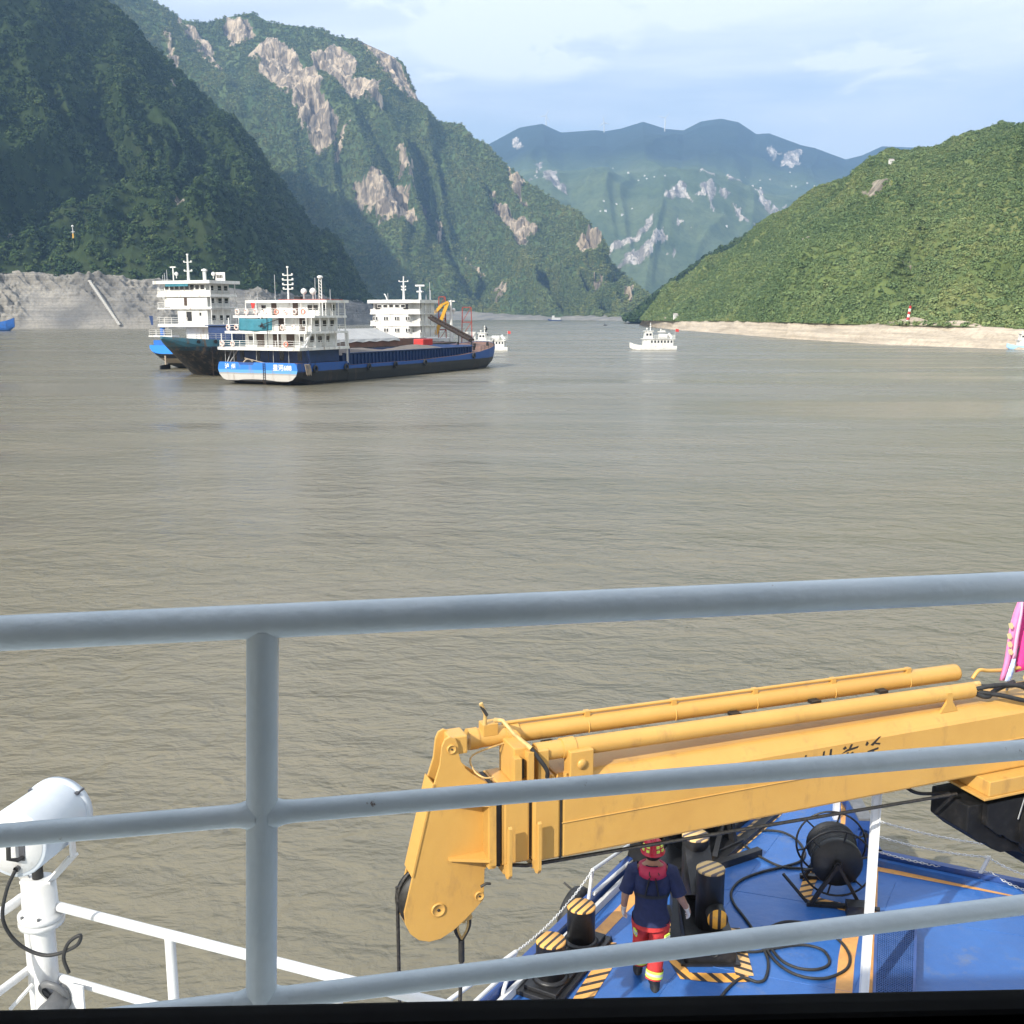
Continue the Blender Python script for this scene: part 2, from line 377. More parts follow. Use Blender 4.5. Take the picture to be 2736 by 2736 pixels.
    bp = node(t, 'ShaderNodeBump', Strength=bump); bp.inputs['Distance'].default_value = .25 / gs / 5 * 1.2; L(ht.outputs[0], bp.inputs['Height']); L(bp.outputs[0], b.inputs['Normal'])
    return m
# --- tree models used by the forest on the slopes (real leaf-clump geometry, scattered as one wood)
def leaf_mat(name, c1, c2, c3):
    m = bpy.data.materials.new(name); m.use_nodes = True; t = m.node_tree; L = t.links.new
    b = t.nodes['Principled BSDF']; b.inputs['Roughness'].default_value = .7; b.inputs['Specular IOR Level'].default_value = .2
    oi = t.nodes.new('ShaderNodeObjectInfo'); cr = t.nodes.new('ShaderNodeValToRGB')
    e = cr.color_ramp.elements; e[0].color = (*c1, 1); e[1].color = (*c3, 1); x = e.new(.55); x.color = (*c2, 1); e.new(.8).color = (*[(a + b2) / 2 for a, b2 in zip(c2, c3)], 1)
    nz_ = node(t, 'ShaderNodeTexNoise', Scale=.013, Detail=4, Roughness=.6); L(oi.outputs['Location'], nz_.inputs[0])
    rm = node(t, 'ShaderNodeMath', operation='MULTIPLY'); L(oi.outputs['Random'], rm.inputs[0]); rm.inputs[1].default_value = .55
    rs_ = node(t, 'ShaderNodeMapRange'); rs_.inputs[1].default_value = .32; rs_.inputs[2].default_value = .68; rs_.inputs[3].default_value = -.12; rs_.inputs[4].default_value = .58; L(nz_.outputs[0], rs_.inputs[0])
    ra_ = node(t, 'ShaderNodeMath', operation='ADD', use_clamp=True); L(rm.outputs[0], ra_.inputs[0]); L(rs_.outputs[0], ra_.inputs[1])
    L(ra_.outputs[0], cr.inputs[0]); L(cr.outputs[0], b.inputs['Base Color'])
    return m
def tree_protos(prefix, material, n=4, leaves=80, flat=.8, seed=1):
    col = bpy.data.collections.new(prefix); rng = random.Random(seed)
    for k in range(n):
        vs = []; fs = []
        lobes = [(Vector((rng.uniform(-.5, .5), rng.uniform(-.5, .5), rng.uniform(.45, 1.15) * flat)), rng.uniform(.35, .6)) for _ in range(6)] + [(Vector((0, 0, .8 * flat)), .7)]
        for i in range(leaves):
            c, r = lobes[i % len(lobes)]
            d = Vector((rng.gauss(0, 1), rng.gauss(0, 1), rng.gauss(.25, 1))).normalized()
            p = c + d * r * rng.uniform(.7, 1.05); nrm = (d + Vector((rng.uniform(-.6, .6), rng.uniform(-.6, .6), rng.uniform(.3, 1.3)))).normalized()
            a = nrm.orthogonal().normalized(); a.rotate(Matrix.Rotation(rng.uniform(0, 6.28), 3, nrm)); bq = nrm.cross(a); s_ = rng.uniform(.16, .3)
            o = len(vs); vs += [p + a * s_, p + bq * s_ * .8, p - a * s_ * rng.uniform(.6, 1), p - bq * s_ * .8]; fs.append((o, o + 1, o + 2, o + 3))
        o = len(vs)      # short trunk
        for z in (-.3, .8):
            for j in range(4): vs.append(Vector((.07 * math.cos(j * 1.57), .07 * math.sin(j * 1.57), z)))
        fs += [(o + j, o + (j + 1) % 4, o + 4 + (j + 1) % 4, o + 4 + j) for j in range(4)]
        me = bpy.data.meshes.new(prefix); me.from_pydata([tuple(v) for v in vs], [], fs); me.materials.append(material)
        ob = bpy.data.objects.new(prefix, me); col.objects.link(ob)
    return col
def forest(name, label, pts, scales, col, seed=0):
    rng = np.random.default_rng(seed); n = len(pts)
    me = bpy.data.meshes.new(name); me.vertices.add(n); me.vertices.foreach_set('co', np.asarray(pts, float).reshape(-1))
    sc = me.attributes.new('sc', 'FLOAT', 'POINT'); sc.data.foreach_set('value', np.asarray(scales, float))
    rz = me.attributes.new('rz', 'FLOAT', 'POINT'); rz.data.foreach_set('value', rng.uniform(0, 6.28, n))
    ob = bpy.data.objects.new(name, me); C.objects.link(ob); tag(ob, label, 'forest', kind='stuff')
    gt = bpy.data.node_groups.new(name, 'GeometryNodeTree')
    gt.interface.new_socket('Geometry', in_out='INPUT', socket_type='NodeSocketGeometry'); gt.interface.new_socket('Geometry', in_out='OUTPUT', socket_type='NodeSocketGeometry')
    gi = gt.nodes.new('NodeGroupInput'); go = gt.nodes.new('NodeGroupOutput'); L = gt.links.new
    ci = gt.nodes.new('GeometryNodeCollectionInfo'); ci.inputs[0].default_value = col; ci.inputs['Separate Children'].default_value = True
    mp = gt.nodes.new('GeometryNodeMeshToPoints'); ip = gt.nodes.new('GeometryNodeInstanceOnPoints'); ip.inputs['Pick Instance'].default_value = True
    def attr(nm):
        a = gt.nodes.new('GeometryNodeInputNamedAttribute'); a.data_type = 'FLOAT'; a.inputs[0].default_value = nm; return a.outputs[0]
    cx = gt.nodes.new('ShaderNodeCombineXYZ'); L(attr('rz'), cx.inputs[2])
    cs = gt.nodes.new('ShaderNodeCombineXYZ'); s_ = attr('sc')
    for i in range(3): L(s_, cs.inputs[i])
    L(gi.outputs[0], mp.inputs[0]); L(mp.outputs[0], ip.inputs['Points']); L(ci.outputs[0], ip.inputs['Instance']); L(cx.outputs[0], ip.inputs['Rotation']); L(cs.outputs[0], ip.inputs['Scale']); L(ip.outputs[0], go.inputs[0])
    md = ob.modifiers.new('scatter', 'NODES'); md.node_group = gt
    return ob
def sample(P, rock, n, seed, keep=None, tmin=0.0):
    """n random points on the grid P, evenly by area, none on bare rock"""
    rng = np.random.default_rng(seed); nr, nc, _ = P.shape
    a = np.linalg.norm(np.cross(P[1:, :-1] - P[:-1, :-1], P[:-1, 1:] - P[:-1, :-1]), axis=-1); a[:int(tmin * nr)] = 0
    w = (a / a.sum()).reshape(-1); k = rng.choice(w.size, n, p=w); i, j = k // (nc - 1), k % (nc - 1); f, g = rng.random(n)[:, None], rng.random(n)[:, None]
    Q = (P[i, j] * (1 - f) + P[i + 1, j] * f) * (1 - g) + (P[i, j + 1] * (1 - f) + P[i + 1, j + 1] * f) * g
    r = rock[i, j]; ok = r < .5
    if keep is not None: ok &= keep(Q)
    return Q[ok]
def in_view(m=620):
    def f(Q):
        px, py = to_px(Q); return (px > -m) & (px < 2736 + m) & (py > -m) & (Q[:, 1] > 0)
    return f
Vx = lambda *a: Vector(a)
ROCK = dict(rock1=(.40, .35, .28), rock2=(.14, .12, .10))
# near left mountain (A): dark wooded slope falling to a bare grey drawdown bank
A_foot = [Vx(-1500, 620, 30), Vx(-560, 720, 36), *[at_y(x, y, Y) for x, y, Y in ((0, 728, 872), (240, 742, 878), (450, 752, 895), (700, 778, 960), (850, 797, 1080), (960, 806, 1250), (1010, 822, 1430))]]
A_uf = [0, .2, .36, .47, .56, .69, .80, .9, 1]
A_ridge = [Vx(-2350, 1480, 1330), Vx(-1340, 1440, 1320), *[at_y(x, y, Y) for x, y, Y in ((-250, -560, 1400), (60, -230, 1430), (180, -80, 1440), (280, 0, 1450), (335, 37, 1455), (396, 116, 1460), (442, 154, 1460), (489, 196, 1465), (526, 237, 1470), (573, 290, 1470), (629, 330, 1475), (689, 396, 1480), (727, 460, 1480), (773, 512, 1480), (810, 568, 1480), (852, 619, 1480), (900, 685, 1480), (950, 755, 1480), (1012, 820, 1470))]]
A_ur = [0, .15, .25, .33, .38, .43, .46, .51, .55, .59, .63, .67, .71, .75, .79, .82, .86, .89, .93, .96, 1]
def A_disp(u, t, P, rock):
    w = u * 17 + .8 * fbm(u * 4, t * 3, 0, 3, 11)
    spur = ridged(w * .55, t * 1.2, 0, 3, 21) - .35
    env = np.clip(np.minimum(t * 6, 1), 0, 1) * np.clip((1 - t) * 2.5 + .04, 0, 1) * np.clip((1 - u) * 7, 0.1, 1)
    return env * (40 * spur + 16 * fbm(P[..., 0] / 110, P[..., 1] / 110, P[..., 2] / 110, 4, 31)) + 3 * fbm(P[..., 0] / 14, P[..., 1] / 14, P[..., 2] / 14, 3, 33) * np.clip(t * 10, 0, 1)
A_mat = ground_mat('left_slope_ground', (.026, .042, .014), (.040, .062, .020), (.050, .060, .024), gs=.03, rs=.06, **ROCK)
A_rocks = [[(465, 575), (490, 590), (505, 625), (480, 615)], [(448, 205), (470, 225), (465, 245), (452, 230)], [(0, 560), (40, 580), (30, 610), (0, 600)]]
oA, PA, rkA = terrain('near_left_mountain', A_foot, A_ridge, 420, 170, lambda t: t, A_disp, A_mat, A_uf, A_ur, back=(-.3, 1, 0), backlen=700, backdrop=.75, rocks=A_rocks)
B0_mat = ground_mat('bare_bank_rock', (.27, .252, .225), (.38, .35, .30), (.12, .12, .12), (.50, .46, .38), (.34, .315, .27), gs=.10, rs=.15, stretch=(1, 1, .8), bump=1.0, bands=.45)
A_low = [Vx(-1480, 600, -4), Vx(-520, 705, -4), *[at_z(x, y, 0) + Vx(0, 0, -1) for x, y in ((0, 878), (240, 878), (450, 878), (700, 875), (850, 871), (960, 867), (1012, 864))]]
A_top = [p + Vx(-1, 3, 1) for p in A_foot]
def bank_disp(u, t, P, rock):
    n1 = fbm(P[..., 0] / 26, P[..., 1] / 26, P[..., 2] / 26, 5, 71); gul = ridged(u * 26 + .5 * n1 + .9 * t, t * .9, 0, 4, 77)
    rough = np.clip(.5 + 1.5 * vnoise(u * 17, t * .8, 0, 78), .10, 1.3)
    return np.clip(t * 7, 0, 1) * np.clip((1 - t) * 9 + .2, 0, 1) * (4.5 * vnoise(u * 13 + t * .8, t * .6, 0, 75) + rough * (3.2 * ridged(u * 60 + t * 4, t * 5, 0, 4, 79) + 2.2 * n1 + 1.6 * ridged(P[..., 0] / 6, P[..., 1] / 6, P[..., 2] / 6, 3, 80)))
oBk, PBk, rkBk = terrain('bare_left_bank', A_low, A_top, 900, 90, lambda t: .12 * np.minimum(t * 12, 1) + .88 * t, bank_disp, B0_mat, A_uf, A_uf, back=(-.5, 1, 0), backlen=6, backdrop=.2, nb=2)
# middle-left mountain (B) with tall limestone cliffs
B_ridge = [at_y(x, y, Y) for x, y, Y in ((60, -330, 2900), (280, -60, 2950), (420, 8, 2980), (489, 53, 3000), (551, 62, 3010), (604, 47, 3020), (673, 35, 3020), (722, 62, 3000), (790, 70, 2990), (859, 78, 2980), (890, 96, 2980), (958, 109, 2980), (1014, 134, 2980), (1076, 165, 2980), (1101, 228, 2960), (1123, 280, 2940), (1170, 326, 2900), (1235, 332, 2860), (1263, 366, 2830), (1300, 388, 2800), (1356, 441, 2750), (1418, 491, 2700), (1500, 547, 2600), (1550, 570, 2520), (1584, 613, 2460), (1610, 654, 2420), (1631, 701, 2380), (1698, 761, 2280), (1738, 797, 2200), (1775, 846, 2100))]
B_foot = [at_y(x, y, Y) for x, y, Y in ((300, 848, 2300), (700, 849, 2300), (1000, 849, 2330), (1250, 850, 2380), (1420, 851, 2330), (1560, 852, 2150), (1650, 853, 2010), (1720, 853, 1960), (1772, 853, 1980))]
for p in B_foot: p.z = 6
B_rocks = [[(660, 165), (695, 128), (729, 106), (764, 145), (802, 184), (824, 236), (850, 282), (842, 317), (886, 362), (892, 408), (845, 430), (790, 404), (774, 348), (738, 308), (688, 240)],
    [(822, 112), (846, 150), (890, 118), (933, 138), (952, 199), (932, 222), (978, 244), (998, 292), (1018, 354), (977, 338), (915, 310), (880, 265), (850, 220), (826, 178)],
    [(470, 40), (505, 65), (560, 130), (590, 190), (600, 235), (575, 200), (530, 140), (490, 85)], [(600, 55), (640, 45), (680, 60), (685, 95), (655, 125), (620, 130), (600, 95)],
    [(945, 108), (1010, 130), (1080, 165), (1104, 228), (1124, 283), (1085, 268), (1040, 240), (1008, 208), (990, 150)], [(950, 486), (1002, 478), (1035, 496), (1070, 490), (1098, 534), (1112, 602), (1058, 620), (1008, 604), (985, 555)],
    [(1050, 440), (1075, 450), (1120, 480), (1150, 540), (1130, 545), (1090, 500)], [(1305, 490), (1345, 520), (1380, 560), (1420, 585), (1440, 610), (1410, 625), (1370, 610), (1330, 560)], [(1355, 440), (1385, 470), (1420, 545), (1400, 540), (1370, 490)],
    [(1535, 680), (1560, 650), (1600, 620), (1612, 655), (1600, 690), (1560, 705)], [(1240, 655), (1265, 665), (1300, 700), (1285, 700)], [(1590, 740), (1610, 735), (1625, 770), (1605, 765)], [(1655, 765), (1690, 790), (1680, 815), (1660, 800)], [(430, 75), (465, 130), (480, 190), (455, 150)],
    [(880, 430), (915, 390), (930, 395), (900, 440), (885, 460)], [(1175, 560), (1190, 570), (1180, 620), (1170, 640)], [(1320, 745), (1350, 750), (1360, 790), (1335, 790)]]
def B_disp(u, t, P, rock):
    w = u * 9 + .5 * fbm(u * 5, t * 3, 0, 3, 41)
    spur = ridged(w * .8, t * 1.0, 0, 3, 43) - .4
    env = np.clip(t * 5, 0, 1) * np.clip((1 - t) * 2.6 + .03, 0, 1) * np.clip((1 - u) * 6, .06, 1)
    n = fbm(P[..., 0] / 240, P[..., 1] / 240, P[..., 2] / 240, 5, 47)
    cl = .6 * ridged(P[..., 0] / 60 + P[..., 2] / 140, P[..., 1] / 60, P[..., 2] / 260, 4, 53) + .6 * ridged(P[..., 0] / 22 + P[..., 2] / 60, P[..., 1] / 30, P[..., 2] / 90, 3, 59)
    return env * (75 * spur + 45 * n) + rock * (22 * cl - 18) * np.clip((1 - t) * 30, 0, 1) + 5 * env * fbm(P[..., 0] / 30, P[..., 1] / 30, P[..., 2] / 30, 3, 49)
B_mat = ground_mat('far_left_slope_ground', (.07, .11, .04), (.11, .15, .055), (.14, .17, .06), (.57, .46, .335), (.21, .172, .135), gs=.022, rs=.045, stretch=(1, 1, .3))
oB, PB, rkB = terrain('cliff_mountain', B_foot, B_ridge, 520, 260, lambda t: .5 * t + .5 * t ** 1.35, B_disp, B_mat, [0, .14, .32, .48, .6, .74, .86, .95, 1], None, back=(.1, 1, 0), backlen=900, backdrop=.8, rocks=B_rocks)
# distant range (D) across the valley, cliff bands and villages on its bench
D_ridge = [at_y(x, y, Y) for x, y, Y in ((1050, 430, 6900), (1200, 425, 6850), (1301, 388, 6800), (1388, 341, 6800), (1449, 331, 6800), (1499, 354, 6800), (1590, 348, 6850), (1617, 351, 6900), (1658, 344, 6900), (1718, 325, 6900), (1779, 344, 6950), (1826, 348, 6950), (1873, 324, 6950), (1927, 317, 6950), (1974, 327, 6950), (2021, 358, 6950), (2055, 356, 7000), (2095, 371, 7000), (2142, 388, 7000), (2176, 395, 7050), (2260, 426, 7300), (2304, 415, 7500), (2357, 391, 7500), (2452, 395, 7500), (2600, 430, 7500), (2900, 470, 7500))]
D_foot = [at_y(x, y, Y) for x, y, Y in ((1150, 850, 3300), (1500, 850, 3200), (1700, 850, 3150), (1850, 850, 3300), (2200, 850, 3500), (2700, 850, 3700))]
for p in D_foot: p.z = 0
D_rocks = [[(1768, 545), (1800, 520), (1832, 508), (1838, 530), (1848, 548), (1825, 550), (1800, 550), (1785, 560)], [(1855, 540), (1870, 510), (1890, 495), (1902, 500), (1905, 540), (1920, 560), (1938, 570), (1935, 572), (1905, 555), (1890, 530), (1865, 530)], [(1910, 505), (1945, 510), (1955, 530), (1920, 522)],
    [(2010, 512), (2045, 510), (2060, 540), (2080, 530), (2100, 540), (2085, 558), (2050, 545)], [(2090, 570), (2120, 540), (2150, 560), (2110, 580)], [(1632, 665), (1680, 630), (1735, 590), (1755, 585), (1745, 610), (1700, 640), (1640, 675)], [(1640, 720), (1690, 680), (1765, 628), (1785, 640), (1775, 665), (1720, 710), (1660, 725)], [(1780, 680), (1798, 665), (1795, 685)],
    [(1870, 460), (1910, 460), (1905, 480), (1875, 480)], [(1940, 470), (1950, 462), (1985, 465), (1985, 490), (1945, 490)], [(2040, 385), (2065, 385), (2085, 400), (2060, 405)], [(2085, 402), (2135, 400), (2140, 430), (2090, 425)], [(1425, 475), (1465, 480), (1500, 500), (1512, 520), (1470, 515), (1430, 490)], [(1418, 490), (1435, 450), (1450, 443), (1425, 480), (1425, 510)], [(1365, 378), (1385, 370), (1400, 395), (1370, 390)], [(1805, 595), (1830, 600), (1820, 625), (1805, 615)], [(1840, 615), (1860, 612), (1855, 628)], [(1960, 545), (1975, 560), (2000, 590), (2030, 598), (1990, 595), (1965, 570)]]
def D_prof(t): return np.interp(t, [0, .12, .34, .42, .62, .75, 1], [0, .10, .44, .50, .62, .76, 1])
def D_disp(u, t, P, rock):
    env = np.clip(t * 4, 0, 1) * np.clip((1 - t) * 5 + .02, 0, 1)
    w = u * 7 + .5 * fbm(u * 5, t * 3, 0, 3, 61)
    return env * (55 * (ridged(w, t * 1.3, 0, 3, 63) - .4) + 50 * fbm(P[..., 0] / 600, P[..., 1] / 600, 0, 5, 67)) + rock * (18 * ridged(P[..., 0] / 45, P[..., 1] / 200, P[..., 2] / 400, 3, 69) - 10)
D_mat = ground_mat('far_range_ground', (.075, .105, .050), (.100, .135, .060), (.16, .19, .09), (.56, .50, .43), (.20, .18, .155), gs=.012, rs=.03, stretch=(1, .4, .12), cloud_shade=(820, 980, (.022, .036, .030)))
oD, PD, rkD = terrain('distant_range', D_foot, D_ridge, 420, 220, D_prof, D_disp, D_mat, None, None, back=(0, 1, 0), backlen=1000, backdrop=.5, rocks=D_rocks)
# right hill (C), sunlit wood above a pale sandy bank
C_ridge = [at_y(x, y, Y) for x, y, Y in ((1716, 848, 1060), (1776, 782, 1040), (1853, 722, 1020), (1953, 668, 1000), (2012, 632, 985), (2070, 596, 970), (2147, 561, 950), (2206, 522, 940), (2276, 480, 925), (2341, 450, 915), (2423, 422, 900), (2482, 400, 890), (2518, 386, 885), (2594, 362, 875), (2659, 352, 865), (2736, 343, 850), (3000, 300, 820))] + [Vx(620, 500, 280), Vx(700, 200, 300)]
C_ur = [0, .06, .12, .19, .23, .27, .32, .36, .41, .45, .50, .54, .57, .62, .66, .71, .82, .92, 1]
bankh = [3, 5, 6, 7, 8, 9, 9, 10, 10]
C_low = [at_z(1706, 868, 0), at_z(1790, 880, 0), at_z(1940, 892, 0), at_z(2100, 904, 0), at_z(2330, 919, 0), at_z(2540, 928, 0), at_z(2736, 935, 0), Vx(200, 230, 0), Vx(290, 60, 0)]
C_uf = [0, .13, .27, .38, .52, .62, .70, .85, 1]
C_bt = []
for p, (x, y, Y) in zip(C_low, ((1712, 856, 1020), (1800, 858, 800), (1950, 858, 660), (2100, 861, 510), (2330, 868, 425), (2540, 872, 378), (2736, 880, 352), (2900, 895, 250), (3400, 920, 90))):
    q = at_y(x, y, Y); C_bt.append(q if Y > 300 else Vx(p.x + 30, p.y + 10, 6.5))
def C_disp(u, t, P, rock):
    env = np.clip(t * 8, 0, 1) * np.clip((1 - t) * 6 + .05, 0, 1) * np.clip(u * 9, .1, 1)
    w = u * 10 + .4 * fbm(u * 5, t * 3, 0, 3, 81)
    return env * (9 * (ridged(w, t, 0, 3, 83) - .4) + 10 * fbm(P[..., 0] / 80, P[..., 1] / 80, P[..., 2] / 80, 4, 85)) + 1.2 * env * fbm(P[..., 0] / 9, P[..., 1] / 9, P[..., 2] / 9, 3, 87)
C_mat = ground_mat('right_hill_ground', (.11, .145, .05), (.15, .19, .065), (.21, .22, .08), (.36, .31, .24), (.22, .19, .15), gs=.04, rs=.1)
C_rocks = [[(2300, 530), (2330, 515), (2370, 520), (2385, 540), (2340, 545), (2310, 545)], [(2130, 675), (2160, 660), (2165, 680), (2140, 690)], [(2400, 700), (2440, 680), (2440, 700)]]
oC, PC, rkC = terrain('right_hill', C_bt, C_ridge, 420, 150, lambda t: .35 * t + .65 * np.sin(t * math.pi / 2) ** 1.05, C_disp, C_mat, C_uf, C_ur, back=(.8, .6, 0), backlen=300, backdrop=.4, rocks=C_rocks)
Cb_mat = ground_mat('sandy_bank', (.56, .47, .36), (.64, .54, .42), (.42, .35, .27), (.45, .37, .28), (.36, .29, .22), gs=.12, rs=.2, stretch=(1, 1, 2), bump=1.0, bands=.5)
def cb_disp(u, t, P, rock): return np.clip(t * 6, 0, 1) * np.clip((1 - t) * 8, 0, 1) * (.9 * fbm(P[..., 0] / 9, P[..., 1] / 22, P[..., 2] / 6, 5, 91) + .7 * (ridged(u * 40, t * 2, 0, 3, 93) - .4))
C_lowm = [p + Vx(0, 0, -.6) for p in C_low]
terrain('sandy_right_bank', C_lowm, [p + Vx(1.5, .5, .3) for p in C_bt], 420, 40, lambda t: np.interp(t, [0, .06, 1], [0, .08, 1]), cb_disp, Cb_mat, C_uf, C_uf, back=(1, .3, 0), backlen=3, backdrop=.2, nb=2)
# dark spur behind the right hill
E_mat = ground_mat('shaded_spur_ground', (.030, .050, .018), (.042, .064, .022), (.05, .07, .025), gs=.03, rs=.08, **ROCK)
E_ridge = [at_y(x, y, Y) for x, y, Y in ((1668, 852, 1500), (1688, 843, 1480), (1740, 800, 1450), (1794, 757, 1420), (1865, 704, 1400), (1953, 655, 1380), (2012, 624, 1370), (2100, 575, 1350), (2300, 500, 1300))]
E_foot = [at_y(x, 856, Y) for x, Y in ((1672, 1300), (1700, 1250), (1800, 1150), (2000, 1080), (2300, 1050))]
for p in E_foot: p.z = 3
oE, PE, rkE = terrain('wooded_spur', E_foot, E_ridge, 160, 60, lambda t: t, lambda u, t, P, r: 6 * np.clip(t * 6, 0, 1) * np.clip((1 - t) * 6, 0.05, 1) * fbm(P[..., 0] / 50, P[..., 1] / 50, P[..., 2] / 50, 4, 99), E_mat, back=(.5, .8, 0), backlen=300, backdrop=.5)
# far bank strips below the cliff mountain
def fb_disp(u, t, P, rock): return np.clip(t * 5, 0, 1) * 3 * fbm(P[..., 0] / 40, P[..., 1] / 40, 0, 4, 95)
Fl = [at_y(x, 860, Y) for x, Y in ((300, 2200), (1000, 2230), (1250, 2260), (1420, 2210), (1560, 2030), (1650, 1890), (1700, 1840), (1735, 1870))]
for p in Fl: p.z = -1
Fh = [at_y(x, y, Y) for x, y, Y in ((300, 830, 2305), (1000, 832, 2335), (1250, 834, 2385), (1420, 842, 2335), (1560, 845, 2155), (1650, 847, 2015), (1720, 850, 1965), (1772, 852, 1985))]
terrain('far_bare_bank', Fl, Fh, 220, 14, lambda t: t, fb_disp, B0_mat, back=(0, 1, 0), backlen=10, backdrop=.1, nb=2)
# the woods
L_dark = leaf_mat('shaded_foliage', (.020, .040, .012), (.046, .082, .020), (.105, .140, .038))  # shade of the left slope put into darker leaf greens
L_lit = leaf_mat('sunny_foliage', (.098, .155, .060), (.165, .228, .085), (.27, .295, .11))  # sunlight on the right hill put into lighter leaf greens
L_far = leaf_mat('far_foliage', (.095, .136, .042), (.165, .200, .058), (.26, .26, .078))
T_dark = tree_protos('dark_tree', L_dark, 5, 110, .9, 3); T_lit = tree_protos('lit_tree', L_lit, 5, 70, .55, 5); T_far = tree_protos('far_tree', L_far, 3, 45, .7, 7)
rg = np.random.default_rng(5)
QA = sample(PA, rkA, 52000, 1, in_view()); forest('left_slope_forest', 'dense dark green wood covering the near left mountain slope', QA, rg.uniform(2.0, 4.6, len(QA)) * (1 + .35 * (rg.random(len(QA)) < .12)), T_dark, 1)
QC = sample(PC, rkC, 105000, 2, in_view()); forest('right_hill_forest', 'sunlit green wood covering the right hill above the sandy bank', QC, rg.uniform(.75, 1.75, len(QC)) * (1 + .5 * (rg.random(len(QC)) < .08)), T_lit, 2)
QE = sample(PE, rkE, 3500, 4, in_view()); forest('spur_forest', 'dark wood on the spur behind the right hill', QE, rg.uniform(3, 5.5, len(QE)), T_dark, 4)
QB = sample(PB, rkB, 45000, 3, in_view()); forest('cliff_mountain_forest', 'hazy green scrub and trees between the cliffs of the tall left mountain', QB, rg.uniform(3.0, 7.0, len(QB)), T_far, 3)
# the air
hz = MB().bb(-9500, 9500, -450, 8700, -9.5, 1420).build('haze', 'white' if 'white' in MATS else mat('haze_tmp', (1, 1, 1)))
hm = bpy.data.materials.new('haze_air'); hm.use_nodes = True; t = hm.node_tree; t.nodes.clear()
pv = node(t, 'ShaderNodeVolumePrincipled'); pv.inputs['Color'].default_value = (.36, .61, 1, 1); pv.inputs['Density'].default_value = 1.2e-4; pv.inputs['Anisotropy'].default_value = .1
om = t.nodes.new('ShaderNodeOutputMaterial'); t.links.new(pv.outputs[0], om.inputs['Volume'])
hz.data.materials.clear(); hz.data.materials.append(hm); tag(hz, 'pale blue valley haze', 'haze', kind='stuff')
# ------------------------------------------------------------------ our own vessel: wheelhouse, decks, railings
mat('rail_paint', (.56, .625, .66), .34, c2=(.48, .55, .59), scale=5, bump=.22, bscale=45, rvar=.12, dirt=(.13, .085, .06), dirt_amt=.9, dscale=16, dlo=.665, dhi=.70)
mat('white_paint', (.70, .70, .70), .38, c2=(.61, .61, .60), scale=4, bump=.08, bscale=40, dirt=(.40, .33, .25), dirt_amt=.3, dscale=6)
mat('lamp_white', (.58, .62, .66), .36, c2=(.51, .55, .60), scale=4, bump=.05, bscale=40)
mat('black_frame', (.010, .010, .011), .9, c2=(.016, .016, .016), scale=20, spec=.12)
mat('grey_aluminium', (.12, .125, .14), .5, .5, c2=(.08, .085, .10), scale=9)
mat('deck_blue', (.026, .100, .32), .32, c2=(.037, .138, .41), scale=1.1, lo=.3, hi=.7, rvar=.14, bump=.14, bscale=4, dirt=(.17, .18, .19), dirt_amt=.6, dscale=2.6, dlo=.57, dhi=.74)
mat('hull_blue', (.02, .055, .20), .35, c2=(.03, .08, .27), scale=3, dirt=(.10, .07, .05), dirt_amt=.4)
mat('orange_line', (.72, .36, .10), .5, c2=(.60, .29, .09), scale=6, dirt=(.25, .18, .12), dirt_amt=.5, dscale=7)
mat('bitt_black', (.010, .010, .011), .42, c2=(.020, .020, .022), scale=5, bump=.15, bscale=25, dirt=(.10, .085, .075), dirt_amt=.35, dscale=5, dlo=.6, dhi=.75)
mat('crane_yellow', (.60, .350, .092), .42, c2=(.53, .295, .075), scale=1.4, lo=.3, hi=.7, rvar=.10, bump=.08, bscale=12, dirt=(.24, .135, .06), dirt_amt=.55, dscale=4.5, dst=(1, 1, .35), dlo=.56, dhi=.76)
mat('seal_black', (.010, .010, .011), .55, c2=(.03, .028, .025), scale=9)
mat('rubber', (.014, .014, .015), .6, c2=(.03, .03, .03), scale=14, bump=.2, bscale=60)
mat('chrome', (.75, .76, .78), .15, 1, c2=(.6, .6, .62), scale=12)
mat('rope_black', (.012, .012, .012), .55, c2=(.05, .045, .04), scale=40, bump=.5, bscale=90)
mat('brass_yellow', (.62, .42, .16), .5, c2=(.42, .27, .10), scale=12)
mat('grey_plastic', (.10, .105, .11), .45, c2=(.16, .16, .165), scale=10)
mat('pink_cloth', (.80, .25, .48), .75, c2=(.72, .20, .42), scale=9)
mat('pale_pink_cloth', (.92, .46, .66), .75, c2=(.85, .40, .60), scale=9)
mat('magenta_cloth', (.72, .045, .26), .7, c2=(.62, .03, .21), scale=7)
mat('pale_blue_cloth', (.42, .52, .82), .7, c2=(.80, .82, .90), scale=22, lo=.5, hi=.56)
mat('gold_print', (.80, .66, .36), .6, c2=(.70, .56, .30), scale=15)
mat('ink_black', (.02, .018, .015), .6, c2=(.04, .03, .02), scale=20)
